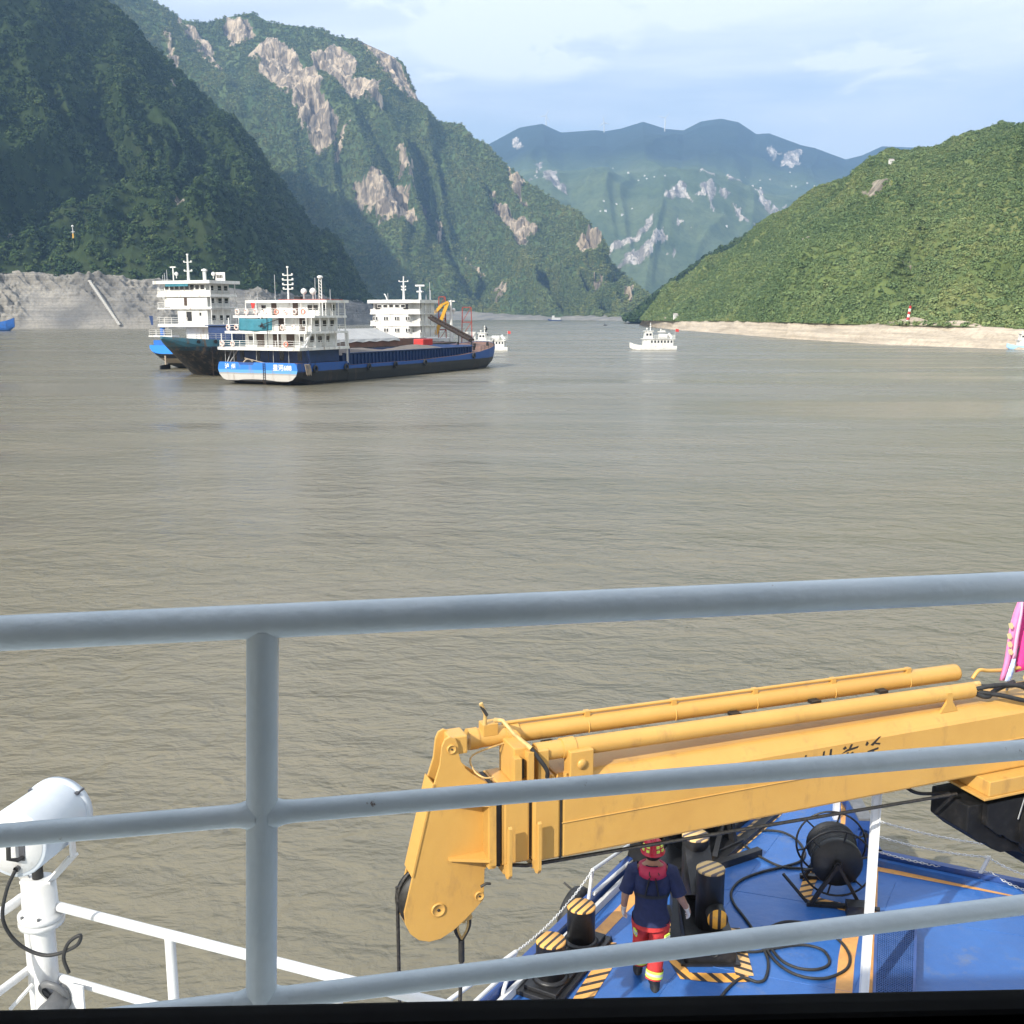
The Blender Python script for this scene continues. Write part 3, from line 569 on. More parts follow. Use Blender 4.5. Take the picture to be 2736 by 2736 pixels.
def stripes(name, c1, c2, freq, ang, wear=.2):
    m = mat(name, c1, .5); t = m.node_tree; L = t.links.new; b = t.nodes['Principled BSDF']
    tc = t.nodes.new('ShaderNodeTexCoord'); mp = node(t, 'ShaderNodeMapping'); mp.inputs['Rotation'].default_value = (0, 0, ang); L(tc.outputs['Object'], mp.inputs[0])
    sx = node(t, 'ShaderNodeSeparateXYZ'); L(mp.outputs[0], sx.inputs[0])
    f = node(t, 'ShaderNodeMath', operation='MULTIPLY'); L(sx.outputs[0], f.inputs[0]); f.inputs[1].default_value = freq
    fr = node(t, 'ShaderNodeMath', operation='FRACT'); L(f.outputs[0], fr.inputs[0]); gt = node(t, 'ShaderNodeMath', operation='GREATER_THAN'); L(fr.outputs[0], gt.inputs[0]); gt.inputs[1].default_value = .62
    mx = node(t, 'ShaderNodeMix', data_type='RGBA'); L(gt.outputs[0], mx.inputs[0]); mx.inputs[6].default_value = (*c1, 1); mx.inputs[7].default_value = (*c2, 1)
    nz = node(t, 'ShaderNodeTexNoise', Scale=11, Detail=8, Roughness=.7); L(tc.outputs['Object'], nz.inputs[0])
    mr = node(t, 'ShaderNodeMapRange'); mr.inputs[1].default_value = .58; mr.inputs[2].default_value = .7; mr.inputs[4].default_value = wear * 3; L(nz.outputs[0], mr.inputs[0])
    m2 = node(t, 'ShaderNodeMix', data_type='RGBA'); L(mr.outputs[0], m2.inputs[0]); L(mx.outputs[2], m2.inputs[6]); m2.inputs[7].default_value = (.22, .18, .15, 1)
    L(m2.outputs[2], b.inputs['Base Color']); return m
OR, BK = (.74, .38, .10), (.035, .028, .024)
ZD = 3.15
dk = lambda x, y, z=ZD: at_z(x, y, z)
# deck of the foredeck
DECK = [(-3.4, 5.2), (-.11, 10.5), (1.63, 13.26), (2.9, 15.3), (3.3, 16.6), (5.15, 16.6), (5.08, 15.4), (4.97, 13.42), (6.6, 12.62), (10.5, 10.75), (10.5, 5.2)]
fl = lambda u, v, w: (u, v, w)
deck = tag(MB().prism(DECK, fl, ZD - .25, ZD).build('foredeck', 'deck_blue'), kind='structure')
tag(MB().prism([(x * .985 + .05, y * .985 + .12) for x, y in DECK], fl, -1.2, ZD - .26).build('own_hull', 'hull_blue'), kind='structure')
def sheet(pts, name, m, parent, z): return MB().add([(p[0], p[1], z) for p in pts], [tuple(range(len(pts)))]).build(name, m, parent)
def band(pix, w, name, m, z=ZD + .004, parent=None):        # painted band of width w along photo-traced points on the deck
    P = [dk(*p) for p in pix]; vs = []; n = len(P)
    for i, p in enumerate(P):
        a = (P[min(i + 1, n - 1)] - P[max(i - 1, 0)]).normalized(); s = Vector((-a.y, a.x, 0)) * w / 2
        vs += [(p.x + s.x, p.y + s.y, z), (p.x - s.x, p.y - s.y, z)]
    return MB().add(vs, [(2 * i, 2 * i + 1, 2 * i + 3, 2 * i + 2) for i in range(n - 1)]).build(name, m, parent or deck)
band([(1450, 2640), (1588, 2508), (1695, 2398), (1800, 2295)], .15, 'safety_line', 'orange_line')
band([(2250, 2700), (2262, 2560), (2274, 2496)], .18, 'safety_line', 'orange_line')
band([(2325, 2700), (2331, 2510), (2337, 2322)], .09, 'safety_line', 'orange_line', ZD + .006)
band([(2334, 2320), (2736, 2396), (2800, 2408)], .12, 'safety_line', 'orange_line')
band([(2262, 2204), (2262, 2150), (2290, 2120)], .17, 'safety_line', 'orange_line')
for k, (a_, b_) in enumerate((((-.3, 9.9), (6.6, 7.6)), ((.62, 11.6), (7.4, 9.4)), ((1.6, 13.1), (8.6, 10.9)), ((2.5, 14.6), (4.98, 13.8)), ((1.35, 10.1), (3.9, 14.3)), ((3.1, 9.4), (5.05, 12.9)), ((5.3, 8.8), (7.0, 12.0)))):
    MB().tube([(*a_, ZD - .001), (*b_, ZD - .001)], .006, 6).build('plate_seam', 'deck_blue', deck)
# low coaming round the deck edge with a white strip inside
def coaming(pts, name, m, w, h, off, z0=ZD):
    b = MB()
    for (x0, y0), (x1, y1) in zip(pts[:-1], pts[1:]):
        d = Vector((x1 - x0, y1 - y0, 0)).normalized(); s = Vector((-d.y, d.x, 0)) * off
        b.bar(Vector((x0, y0, z0 + h / 2)) + s, Vector((x1, y1, z0 + h / 2)) + s, w, h)
    return b.build(name, m, deck)
coaming(DECK[0:5], 'coaming', 'hull_blue', .10, .17, .03)
coaming(DECK[0:5], 'coaming_strip', 'white_paint', .05, .10, -.08)
coaming(DECK[6:10], 'coaming', 'hull_blue', .10, .16, .03)
coaming(DECK[7:10], 'coaming_strip', 'deck_blue', .07, .09, -.07)
# ---- port railing of the foredeck with its chain
def post_rail(name, label, posts, rails, m='white_paint', r=.024):
    t = thing(name, label, 'railing')
    for p, q in posts: MB().tube([p, q], r, 10).build('post', m, t)
    for pth in rails: MB().tube(pth, r, 10).build('rail', m, t)
    return t
pB, pBt = Vector((.93, 12.22, ZD - .1)), at_y(1583, 2325, 12.22)
pA, pAt = Vector((-.16, 10.42, ZD - .1)), at_y(1378, 2543, 10.42)
far = at_y(1700, 2245, 13.75); far2 = at_y(1760, 2235, 14.0)
post_rail('foredeck_railing', 'white tube railing on the port bow beyond the bollards', [(pB, pBt), (Vector((1.75, 13.5, ZD - .1)), at_y(1690, 2250, 13.55))],
    [[pBt, far], [at_y(1586, 2388, 12.25), far2]])
post_rail('deck_edge_railing', 'short white railing at the deck edge just above the window sill', [(pA, pAt), (Vector((-.95, 9.2, ZD - .1)), Vector((-.95, 9.2, pAt.z)))],
    [[pAt, Vector((-.95, 9.2, pAt.z))], [Vector((pA.x, pA.y, 3.4)), Vector((-.95, 9.2, 3.4))]])
def chain(p, q, sag, name, label, m='white_paint', link=.034, wire=.0048):
    p, q = Vector(p), Vector(q); n = max(6, int((q - p).length / (link * 1.25))); b = MB()
    pt = lambda t: p.lerp(q, t) - Vector((0, 0, sag * 4 * t * (1 - t)))
    for i in range(n):
        a, c_ = pt(i / n), pt((i + 1) / n); d = (c_ - a).normalized(); s = d.cross(Vector((0, 0, 1))).normalized(); u = s.cross(d)
        w = (s + u).normalized() if i % 2 else (s - u).normalized(); mid = (a + c_) / 2
        ln = (c_ - a).length * .70
        b.tube([mid + d * ln * math.cos(k * math.pi / 5) + w * link * .36 * math.sin(k * math.pi / 5) for k in range(10)], wire, 5, closed=True)
    return tag(b.build(name, m), label, 'chain')
chain(pAt, pBt, .10, 'safety_chain', 'white chain sagging between two port rail posts beside the bollards')
# starboard posts and chains
pole_top = at_y(2330, 2190, 12.3)
pC, pCt = Vector((6.12, 12.86, ZD + .1)), at_y(2643, 2288, 12.86)
MBp = MB().tube([pC, pCt], .026, 10).tube([pCt - Vector((.06, 0, .02)), pCt + Vector((.02, 0, 0))], .01, 6)
tag(MBp.build('chain_post', 'white_paint'), 'short white post on the starboard deck edge below the winch', 'post')
cl = [(2335, 2190, 2690, 2262, 'highest of the three white chains beside the boom rest post'), (2335, 2231, 2640, 2290, 'middle of the three white chains beside the boom rest post'), (2335, 2272, 2636, 2330, 'lowest of the three white chains beside the boom rest post')]
for x0, y0, x1, y1, lb in cl: chain(at_y(x0, y0, 13.35), at_y(x1, y1, 12.86), .05, 'safety_chain', lb)
chain(pCt + Vector((0, 0, -.02)), at_y(2800, 2352, 12.2), .05, 'safety_chain', 'upper white chain running off the right edge of the picture')
chain(at_y(2645, 2330, 12.86), at_y(2800, 2395, 12.2), .05, 'safety_chain', 'lower white chain running off the right edge of the picture')
# boom rest post
rp = thing('boom_rest_post', 'tall flat white steel post holding up the crane boom, paint peeling', 'post', (3.73, 10.2, ZD))
topz = 5.80
mat('peeling_white', (.82, .82, .80), .45, c2=(.35, .25, .17), scale=7, lo=.60, hi=.66, sc3=(1, 1, .4), bump=.2)
MB().bb(-.032, .032, -.03, .03, 0, topz - ZD).build('web', 'peeling_white', rp)
MB().bb(.032, .045, -.05, .05, 0, topz - ZD).build('flange', 'peeling_white', rp)
MB().bb(-.16, .16, -.12, .12, 0, .02).build('base_plate', 'peeling_white', rp)
MB().bb(-.25, .25, -.12, .12, topz - ZD, topz - ZD + .08).build('saddle', 'bitt_black', rp)
# bollards
stripes('bollard_stripes', OR, BK, 11.5, R(96)); stripes('bitt_stripes', (.66, .44, .18), (.11, .09, .09), 10, R(55)); stripes('pin_stripes', (.85, .42, .05), BK, 11, R(20))
stripes('band_a', OR, BK, 8.5, R(70)); stripes('band_b', (.74, .36, .07), BK, 7.0, R(-30)); stripes('band_c', (.66, .42, .17), (.12, .09, .08), 9, R(80)); stripes('band_d', (.70, .42, .16), BK, 8, R(-60))
bo = thing('double_bollard', 'pair of black bollards with yellow striped tops at the port deck edge', 'bollard', (.62, 11.05, ZD), math.atan2(.69, .38))
MB().bb(-.72, .72, -.26, .26, 0, .06).bb(-.66, .66, -.20, .20, .06, .11).build('base_plate', 'bitt_black', bo, .008)
for s in (-1, 1):
    o = MB().lathe([(.0, .10), (.165, .10), (.165, .545), (.168, .55)], (s * .395, 0, 0)).build('bollard_post', 'bitt_black', bo)
    MB().lathe([(.168, .545), (.168, .556), (.160, .566), (0, .567)], (s * .395, 0, 0)).build('striped_cap', 'bollard_stripes', o)
    MB().lathe([(.155, .11), (.21, .11), (.19, .14), (.166, .15)], (s * .395, 0, 0)).build('weld_collar', 'bitt_black', o)
for k, a in enumerate((-.72, .62)): MB().add([(a, -.26, .0), (a + .12, -.26, 0), (a + .06, -.26, .11)], [(0, 1, 2)]).build('gusset', 'bitt_black', bo)
band([(1625, 2518), (1618, 2575), (1565, 2657), (1540, 2700)], .20, 'hazard_band', 'band_a', ZD + .006)
# towing bitt
hb = thing('towing_bitt', 'black twin-column towing bitt with striped tops on a steel plinth beside the worker', 'bitt', (2.28, 11.65, ZD))
def at_local(o, px, py, Y): p = at_y(px, py, Y); return p - o.location
MB().bb(-.30, .30, -.55, .62, 0, .26).build('plinth', 'bitt_black', hb, .02)
MB().bb(-.34, .34, -.60, .66, 0, .03).build('base_plate', 'bitt_black', hb)
for nm, (x, y, h) in zip(('f', 'b'), ((.05, -.14, .97), (-.01, .55, 1.03))):
    o = MB().lathe([(.0, .2), (.165, .2), (.165, h - .012)], (x, y, 0)).build('column', 'bitt_black', hb)
    MB().lathe([(.169, h - .014), (.169, h), (.162, h + .01), (0, h + .011)], (x, y, 0)).build('striped_cap', 'bitt_stripes', o)
MB().bb(-.10, .12, -.1, .5, .55, .74).build('cross_beam', 'bitt_black', hb, .02)
MB().add([(-.16, .5, .25), (.15, .5, .25), (.15, -.12, .62), (-.16, -.12, .62), (-.16, .5, .95), (.15, .5, .95)], [(0, 1, 2, 3), (3, 2, 5, 4), (0, 3, 4), (1, 5, 2)]).build('brace_plate', 'bitt_black', hb)
pinM = Matrix.Rotation(R(90), 3, 'X')
MB().tube([(.09, -.1, .50), (.09, -.44, .50)], .115, 20).build('side_pin', 'bitt_black', hb)
MB().lathe([(.12, .44), (.12, .452), (0, .454)], (.09, 0, .50), Matrix.Rotation(R(90), 3, 'X')).build('striped_cap', 'pin_stripes', hb)
MB().add([(-.30, -.55, .0), (-.44, -.30, .0), (-.30, .3, .62), (-.2, .5, .62), (-.28, -.5, .26)], [(0, 1, 2, 4), (4, 2, 3)]).build('side_plate', 'bitt_black', hb)
MB().torus((.04, -.56, .15), Matrix.Rotation(R(90), 3, 'X'), .05, .012, 14, 6).build('ring', 'bitt_black', hb)
band([(1795, 2548), (1830, 2608), (1920, 2614), (2000, 2612)], .17, 'hazard_band', 'band_b', ZD + .006)
band([(1955, 2480), (1970, 2530), (1990, 2608)], .20, 'hazard_band', 'band_d', ZD + .008)
band([(1772, 2440), (1786, 2500), (1795, 2552)], .18, 'hazard_band', 'band_d', ZD + .008)
# windlass behind the bitt
wl = thing('windlass', 'black anchor windlass half hidden under the boom behind the towing bitt', 'windlass', (2.35, 13.55, ZD), R(38))
MB().bb(-.9, .9, -.32, .32, 0, .12).build('bed', 'bitt_black', wl, .01)
for x in (-.75, 0, .75): MB().prism([(-.3, .12), (.3, .12), (.12, .85), (-.12, .85)], lambda u, v, w: (w, u, v), x - .03, x + .03).build('side_frame', 'bitt_black', wl)
MB().tube([(-.95, 0, .62), (.95, 0, .62)], .06, 14).build('shaft', 'bitt_black', wl)
MB().lathe([(.30, -.65), (.30, -.60), (.19, -.58), (.19, -.12), (.30, -.1), (.30, -.05)], (0, 0, .62), Matrix.Rotation(R(90), 3, 'Y')).build('drum', 'bitt_black', wl)
MB().lathe([(.27, .12), (.16, .2), (.14, .4), (.16, .5), (.27, .6)], (0, 0, .62), Matrix.Rotation(R(90), 3, 'Y')).build('cable_lifter', 'bitt_black', wl)
MB().bar((-.9, -.35, .05), (.9, -.6, .05), .10, .10).bar((-.2, -.4, .1), (.2, -.2, .8), .06, .06).build('guard_bar', 'bitt_black', wl)
MB().bb(.3, .42, -.36, -.33, .55, .75).build('label_plate', 'white_paint', wl)
fr = thing('roller_fairlead', 'black steel roller fairlead with angled beams beyond the bitt', 'fairlead', (3.0, 14.35, ZD), R(52))
MB().bb(-.85, .85, -.22, .22, 0, .1).build('bed', 'bitt_black', fr, .01)
for x in (-.8, -.27, .27, .8): MB().cyl((x, 0, .1), (x, 0, .62), .09).build('roller', 'bitt_black', fr)
MB().bar((-.9, 0, .66), (.9, 0, .66), .2, .07).build('top_plate', 'bitt_black', fr)
MB().bar((-.95, -.45, .04), (.95, -.45, .04), .12, .08).bar((-.9, -.4, .08), (.1, -.1, .62), .07, .07).bar((.9, -.4, .08), (.1, -.1, .62), .07, .07).build('angled_beam', 'bitt_black', fr)
band([(1780, 2330), (1905, 2318), (1960, 2266), (2040, 2196), (2070, 2170)], .24, 'hazard_band', 'band_c', ZD + .006)
# hose reel
hr = thing('hose_reel', 'black steel hose reel with round guard hoops beside the white post', 'hose reel', (4.10, 12.42, ZD), R(-8))
MX = Matrix.Rotation(R(90), 3, 'X')
zc = .56
drum = MB().lathe([(0, -.06), (.30, -.06), (.32, -.03), (.32, .02), (.25, .04), (.25, .40), (.32, .42), (.32, .46), (0, .47)], (0, 0, zc), Matrix.Rotation(R(-90), 3, 'X'), 28).build('drum', 'bitt_black', hr)
for k in range(7): MB().torus((0, .07 + k * .052, zc), MX, .268, .027, 28, 6).build('hose_turn', 'rubber', drum)
for y in (-.05, .48):
    MB().torus((0, y, zc), MX, .44, .014, 36, 6).build('guard_hoop', 'bitt_black', hr)
    for k in range(6):
        a = k * math.pi / 3 + .3
        MB().tube([(.3 * math.cos(a), y, zc + .3 * math.sin(a)), (.44 * math.cos(a), y, zc + .44 * math.sin(a))], .012, 6).build('spoke', 'bitt_black', hr)
for s in (-1, 1):
    for y in (-.12, .55): MB().bar((0, y, zc + .02), (s * .31, y - .02, .03), .055, .04).build('frame_leg', 'bitt_black', hr)
for y in (-.13, .55): MB().bar((-.36, y, .03), (.36, y, .03), .06, .05).build('foot_bar', 'bitt_black', hr)
MB().cyl((0, -.13, zc), (0, .56, zc), .05).build('axle', 'bitt_black', hr)
MB().bar((-.36, -.13, .05), (-.62, .22, .22), .03, .03).build('crank_bar', 'bitt_black', hr)
MB().bb(.10, .42, -.36, -.18, 0, .16).cyl((.42, -.27, .1), (.5, -.27, .1), .03).build('drive_motor', 'bitt_black', hr)
band([(2177, 2322), (2163, 2352), (2150, 2392), (2200, 2412), (2262, 2426)], .17, 'hazard_band', 'band_a', ZD + .006)
# hoses lying on the deck
R6 = lambda pts: [(1900 + x / 2.311, 2050 + y / 2.311) for x, y in pts]
def hose(pix, name, label, r=.017):
    P = smooth_path([dk(x, y, ZD + r + .004) for x, y in pix], 6)
    return tag(MB().tube(P, r, 8).build(name, 'rubber'), label, 'hose')
hose(R6([(640, 640), (560, 625), (430, 612), (300, 550), (205, 480), (190, 440), (230, 405), (330, 390), (440, 400), (530, 450), (575, 520), (570, 560), (530, 590), (430, 618), (300, 650), (180, 700), (125, 770), (140, 840), (200, 920), (250, 990), (300, 1080), (345, 1170), (352, 1240), (330, 1310), (280, 1325), (210, 1300), (160, 1315), (100, 1370), (60, 1420)]), 'air_hose', 'black hose looping from the reel across the blue deck to the bitt')
hose(R6([(300, 1040), (380, 1180), (480, 1260), (600, 1300), (720, 1300), (830, 1250), (857, 1180), (820, 1100), (740, 1030), (640, 975), (540, 955), (450, 955), (370, 985), (320, 1030)]), 'air_hose', 'largest coil of black hose lying beside the orange line')
hose(R6([(330, 1060), (420, 1180), (520, 1235), (630, 1250), (710, 1230), (730, 1190), (690, 1130), (600, 1100), (500, 1100), (380, 1120), (260, 1140), (130, 1125), (60, 1085)]), 'air_hose', 'smaller coil of black hose inside the largest one')
# grating, locker, fenders
gr = thing('deck_grating', 'blue expanded metal grating over a deck well beside the white post', 'grating', (0, 0, 0))
g0, g1, g2, g3 = (4.42, 11.80), (4.90, 11.80), (4.16, 9.9), (3.75, 9.9)
bfr = MB()
for a, b_ in ((g0, g1), (g1, g2), (g2, g3), (g3, g0)): bfr.bar((*a, ZD + .10), (*b_, ZD + .10), .03, .20)
bfr.build('frame', 'hull_blue', gr)
mat('grating_blue', (.03, .085, .26), .45, c2=(.05, .11, .30), scale=8)
mat('well_shade_dark', (.010, .018, .045), .7, c2=(.016, .026, .06), scale=6)
MB().add([(p_[0], p_[1], ZD + .03) for p_ in (g0, g1, g2, g3)], [(0, 1, 2, 3)]).build('well_shade', 'well_shade_dark', gr)  # dark sheet added to stand for the shade under the mesh
mg = MB(); ny = 46; nx = 9
def gp(i, j): f = i / ny; l = Vector((*g3, 0)).lerp(Vector((*g0, 0)), f); r_ = Vector((*g2, 0)).lerp(Vector((*g1, 0)), f); q = l.lerp(r_, j / nx); q.z = ZD + .19; return q
for i in range(ny):
    for j in range(nx):
        for p_, q_ in ((gp(i + .5, j), gp(i + 1, j + .5)), (gp(i + 1, j + .5), gp(i + .5, j + 1)), (gp(i + .5, j), gp(i, j + .5)), (gp(i, j + .5), gp(i + .5, j + 1))): mg.bar(p_, q_, .008, .016)
o = mg.build('mesh_panel', 'grating_blue', gr); o['kind'] = 'stuff'
lk = thing('deck_locker', 'small white and grey steel locker behind the hose reel', 'locker', (4.86, 13.9, ZD), R(-4))
MB().bb(-.09, .09, -.35, .35, 0, .55).build('body', 'hull_blue', lk, .01); MB().bb(-.095, .095, -.36, .36, .55, .58).build('lid', 'grey_plastic', lk)
MB().cyl((0, -.37, .35), (0, -.40, .35), .04).build('latch', 'bitt_black', lk)
bx = thing('control_box', 'dark grey control box on a bracket at the bow beside the post', 'box', (4.80, 14.7, ZD))
MB().bb(-.12, .12, -.1, .1, .35, .85).build('housing', 'grey_plastic', bx, .02); MB().bb(-.04, .04, -.04, .04, 0, .35).build('stand', 'white_paint', bx)
def fender(loc, rz, label):
    t = thing('tyre_fender', label, 'tyre', loc, rz)
    MB().lathe([(.20, -.10), (.30, -.11), (.37, -.07), (.385, 0), (.37, .07), (.30, .11), (.20, .10), (.19, 0), (.20, -.10)], (0, 0, 0), Matrix.Rotation(R(90), 3, 'X')).build('tyre', 'rubber', t)
    MB().tube([(0, 0, .33), (0, .18, .42)], .014, 6).build('hanging_rope', 'rope_black', t)
fender((.82, 12.50, ZD - .25), R(58), 'old black tyre hung outside the port rail beyond the bollards')
fender((-.62, 10.15, ZD - .42), R(58), 'old black tyre hung below the deck edge near the window sill')
# ---- upper deck below the bridge: white railing with searchlight
ZR = 7.45
ur0, ur1, ur2 = at_z(62, 2398, ZR), at_z(1290, 2712, ZR), at_z(-160, 2545, ZR)
dirn = (ur1 - ur0); ur1e = ur0 + dirn * 1.25
UD = [(ur2.x - 1, ur2.y - 2.5), (ur2.x, ur2.y), (ur0.x, ur0.y), (ur1e.x, ur1e.y), (3.5, 2.6), (3.5, -3), (-5, -3)]
tag(MB().prism([(x, y - .05) for x, y in UD], fl, 6.3, 6.45).build('upper_deck', 'rail_paint'), kind='structure')
t = thing('upper_deck_railing', 'bright white tube railing behind the searchlight, sloping down to the sill', 'railing')
MB().tube(smooth_path([ur2 - (ur0 - ur2) * .5, ur2, ur0 + (ur2 - ur0) * .18, ur0, ur0 + dirn * .03, ur0 + dirn * .3, ur1e], 5), .026, 14).build('top_rail', 'white_paint', t)
mid = Vector((0, 0, -.42)); low = Vector((0, 0, -.74))
MB().tube([ur0 + mid, ur1e + mid], .022, 12).build('middle_rail', 'white_paint', t); MB().tube([ur2 + mid, ur0 + mid], .022, 12).build('middle_rail', 'white_paint', t)
MB().tube([ur0 + low, ur1e + low], .022, 12).build('lower_rail', 'white_paint', t); MB().tube([ur2 + low, ur0 + low], .022, 12).build('lower_rail', 'white_paint', t)
for k in (0.008, .36, .72, 1.1):
    p = ur0 + dirn * k; MB().tube([p, Vector((p.x, p.y, 6.44))], .027, 12).build('post', 'white_paint', t)
# searchlight on its own pedestal
sl = thing('searchlight', 'white drum searchlight with black handle on a white pedestal', 'searchlight', at_z(120, 2395, ZR) + Vector((.02, -.10, -1.0)))
sl.location.z -= .05
o0 = Vector(sl.location)
MB().tube([(0, 0, 0), (0, 0, .96)], .062, 20).build('pedestal', 'white_paint', sl)
MB().lathe([(0, .96), (.115, .96), (.115, .985), (.105, .99), (.115, .995), (.115, 1.02), (.09, 1.03), (.085, 1.20), (0, 1.20)], n=28).build('turntable', 'white_paint', sl)
for k in range(6): MB().cyl((.1 * math.cos(k), .1 * math.sin(k), 1.02), (.1 * math.cos(k), .1 * math.sin(k), 1.036), .008, n=6).build('bolt', 'grey_plastic', sl)
pb, pf = at_y(36, 2256, 4.70), at_y(158, 2166, 5.10)
ax = (pf - pb).normalized(); side = ax.cross(Vector((0, 0, 1))).normalized()
pb -= o0; pf -= o0
MZ = ax.to_track_quat('Z', 'Y').to_matrix(); LN = (pf - pb).length; RB = .166
body = MB().lathe([(0, 0), (RB - .006, 0), (RB, .006), (RB, LN - .02)], pb, MZ, 40).build('drum', 'lamp_white', sl)
MB().lathe([(RB, LN - .03), (RB + .012, LN - .028), (RB + .012, LN + .012), (RB - .02, LN + .012)], pb, MZ, 40).build('front_rim', 'lamp_white', sl)
MB().lathe([(RB - .02, LN + .004), (0, LN + .012)], pb, MZ, 40).build('lens', 'chrome', sl)
MB().lathe([(0, -.004), (RB - .02, -.004), (RB - .018, .002)], pb, MZ, 40).build('back_plate', 'white_paint', sl)
upv = side.cross(ax).normalized()
hp = pb - ax * .004
MB().tube([hp + upv * .075, hp + upv * .075 - ax * .035, hp - upv * .055 - ax * .04, hp - upv * .06 - ax * .03 + side * .04, hp - upv * .058 + side * .05], .011, 8).build('handle', 'rubber', sl)
MB().bar(hp + upv * .07 + side * .045, hp - upv * .075 + side * .045, .028, .012).build('handle_plate', 'grey_aluminium', sl)
cable0 = hp - upv * .115 + side * .02
MB().lathe([(.014, -.02), (.014, .015)], cable0, MZ, 10).build('cable_gland', 'grey_plastic', sl)
MB().tube(smooth_path([cable0 - ax * .02, cable0 + Vector((-.05, -.03, -.10)), cable0 + Vector((-.085, -.02, -.26)), cable0 + Vector((-.03, 0, -.40)), cable0 + Vector((.10, .0, -.46)), cable0 + Vector((.25, -.02, -.40)), cable0 + Vector((.28, -.02, -.34)), cable0 + Vector((.22, -.02, -.38)), cable0 + Vector((.19, -.02, -.46)), cable0 + Vector((.21, -.02, -.54))], 6), .009, 8).build('cable', 'rubber', sl)
cy = (pb + pf) / 2
b = MB()
for s in (-1, 1):
    b.bar(cy + side * s * (RB + .012), cy + side * s * (RB + .012) - Vector((0, 0, .14)), .05, .012)
    b.bar(cy + side * s * (RB + .012) - Vector((0, 0, .14)), Vector((0, 0, 1.205)) + side * s * .07, .05, .012)
b.bb(-.08, .08, -.04, .04, 1.2, 1.215).build('yoke', 'white_paint', sl)
MB().cyl((0, -.0, 1.21), (0, 0, 1.30), .028).build('pivot_knob', 'rubber', sl)
for s in (-1, 1): MB().bar(pb + ax * (LN - .05) + upv * RB * .7 + side * s * RB * .75, pb + ax * (LN + .015) + upv * RB * .72 + side * s * RB * .75, .02, .012).build('clip', 'grey_aluminium', sl)
MB().bar((-.062, -.03, .62), (-.16, -.10, .52), .02, .012).build('bracket', 'white_paint', sl)
# grey horn loudspeaker on the pedestal
ho = thing('horn_speaker', 'small grey round horn loudspeaker on a white plate at the foot of the searchlight', 'loudspeaker', o0 + Vector((.10, -.16, .46)))
hd = Vector((-.25, -.85, -.35)).normalized(); HM = hd.to_track_quat('Z', 'Y').to_matrix()
MB().lathe([(0, -.12), (.055, -.12), (.06, -.02), (.072, .02), (.075, .055), (.07, .06)], (0, 0, .1), HM, 24).build('housing', 'grey_plastic', ho)
MB().lathe([(.07, .056), (.05, .054), (.045, .045), (0, .045)], (0, 0, .1), HM, 24).build('face', 'grey_aluminium', ho)
MB().lathe([(.062, -.06), (.09, -.055), (.09, -.035), (.064, -.03)], (-.03, .02, .14), HM, 20).build('toothed_ring', 'grey_plastic', ho)
MB().box((.085, .05, .14), (.13, .012, .15), R(-18)).build('mounting_plate', 'white_paint', ho)
MB().tube([(0, 0, .04), (0, .02, -.18)], .035, 12).build('neck', 'grey_plastic', ho)
MB().tube(smooth_path([(.06, 0, .08), (.08, 0, -.02), (.07, 0, -.16)], 4), .008, 6).build('lead', 'rubber', ho)
# ---- bridge railing right outside the window
rl, rr = at_z(0, 1692, 9.95), at_z(2736, 1567, 9.95)
rd = (rr - rl); rd.z = 0; rd.normalize(); rn = Vector((-rd.y, rd.x, 0))
def on_rail(px, py):
    r = Vector(ray(px, py)); tt = (rl - Vector((0, 0, EYE))).dot(rn) / r.dot(rn); return Vector((0, 0, EYE)) + r * tt
br = thing('bridge_railing', 'thick blue-grey painted tube railing just outside the window', 'railing')
def ext(a, b, k=1.6): d = (b - a).normalized(); return [a - d * k, a, b, b + d * k]
MB().tube(ext(on_rail(0, 1692), on_rail(2736, 1567)), .0315, 28).build('top_rail', 'rail_paint', br)
pt, pbm = on_rail(702, 1680), on_rail(698, 2690); dp_ = (pbm - pt).normalized()
MB().tube([pt, pbm + dp_ * .35], .0295, 28).build('post', 'rail_paint', br)
xp = on_rail(701, 2180); post_x = lambda p: p
m2 = ext(on_rail(0, 2233), on_rail(2736, 2003)); l2 = ext(on_rail(740, 2668), on_rail(2736, 2417))
MB().tube(m2, .0215, 24).build('middle_rail', 'rail_paint', br); MB().tube([l2[0] - (l2[1] - l2[0]) * 1.2, *l2], .0215, 24).build('lower_rail', 'rail_paint', br)
def flare(c_, d):                            # weld fillet where a rail meets the post
    return [c_ + d * .012, c_ + d * .028, c_ + d * .040, c_ + d * .058], [.029, .0272, .0232, .0214]
jm = on_rail(701, 2174); jl = on_rail(698, 2674); dm = (m2[2] - m2[1]).normalized(); dl = (l2[2] - l2[1]).normalized()
for c_, d in ((jm, dm), (jm, -dm), (jl, dl), (jl, -dl)): MB().tube(*flare(c_, d), 20).build('weld_fillet', 'rail_paint', br)
dt = (on_rail(2736, 1567) - on_rail(0, 1692)).normalized()
MB().tube([on_rail(3600, 1530), on_rail(3600, 1530) + dp_ * 1.3], .0295, 20).build('post', 'rail_paint', br)
MB().tube([on_rail(-900, 1730), on_rail(-900, 1730) + dp_ * 1.3], .0295, 20).build('post', 'rail_paint', br)
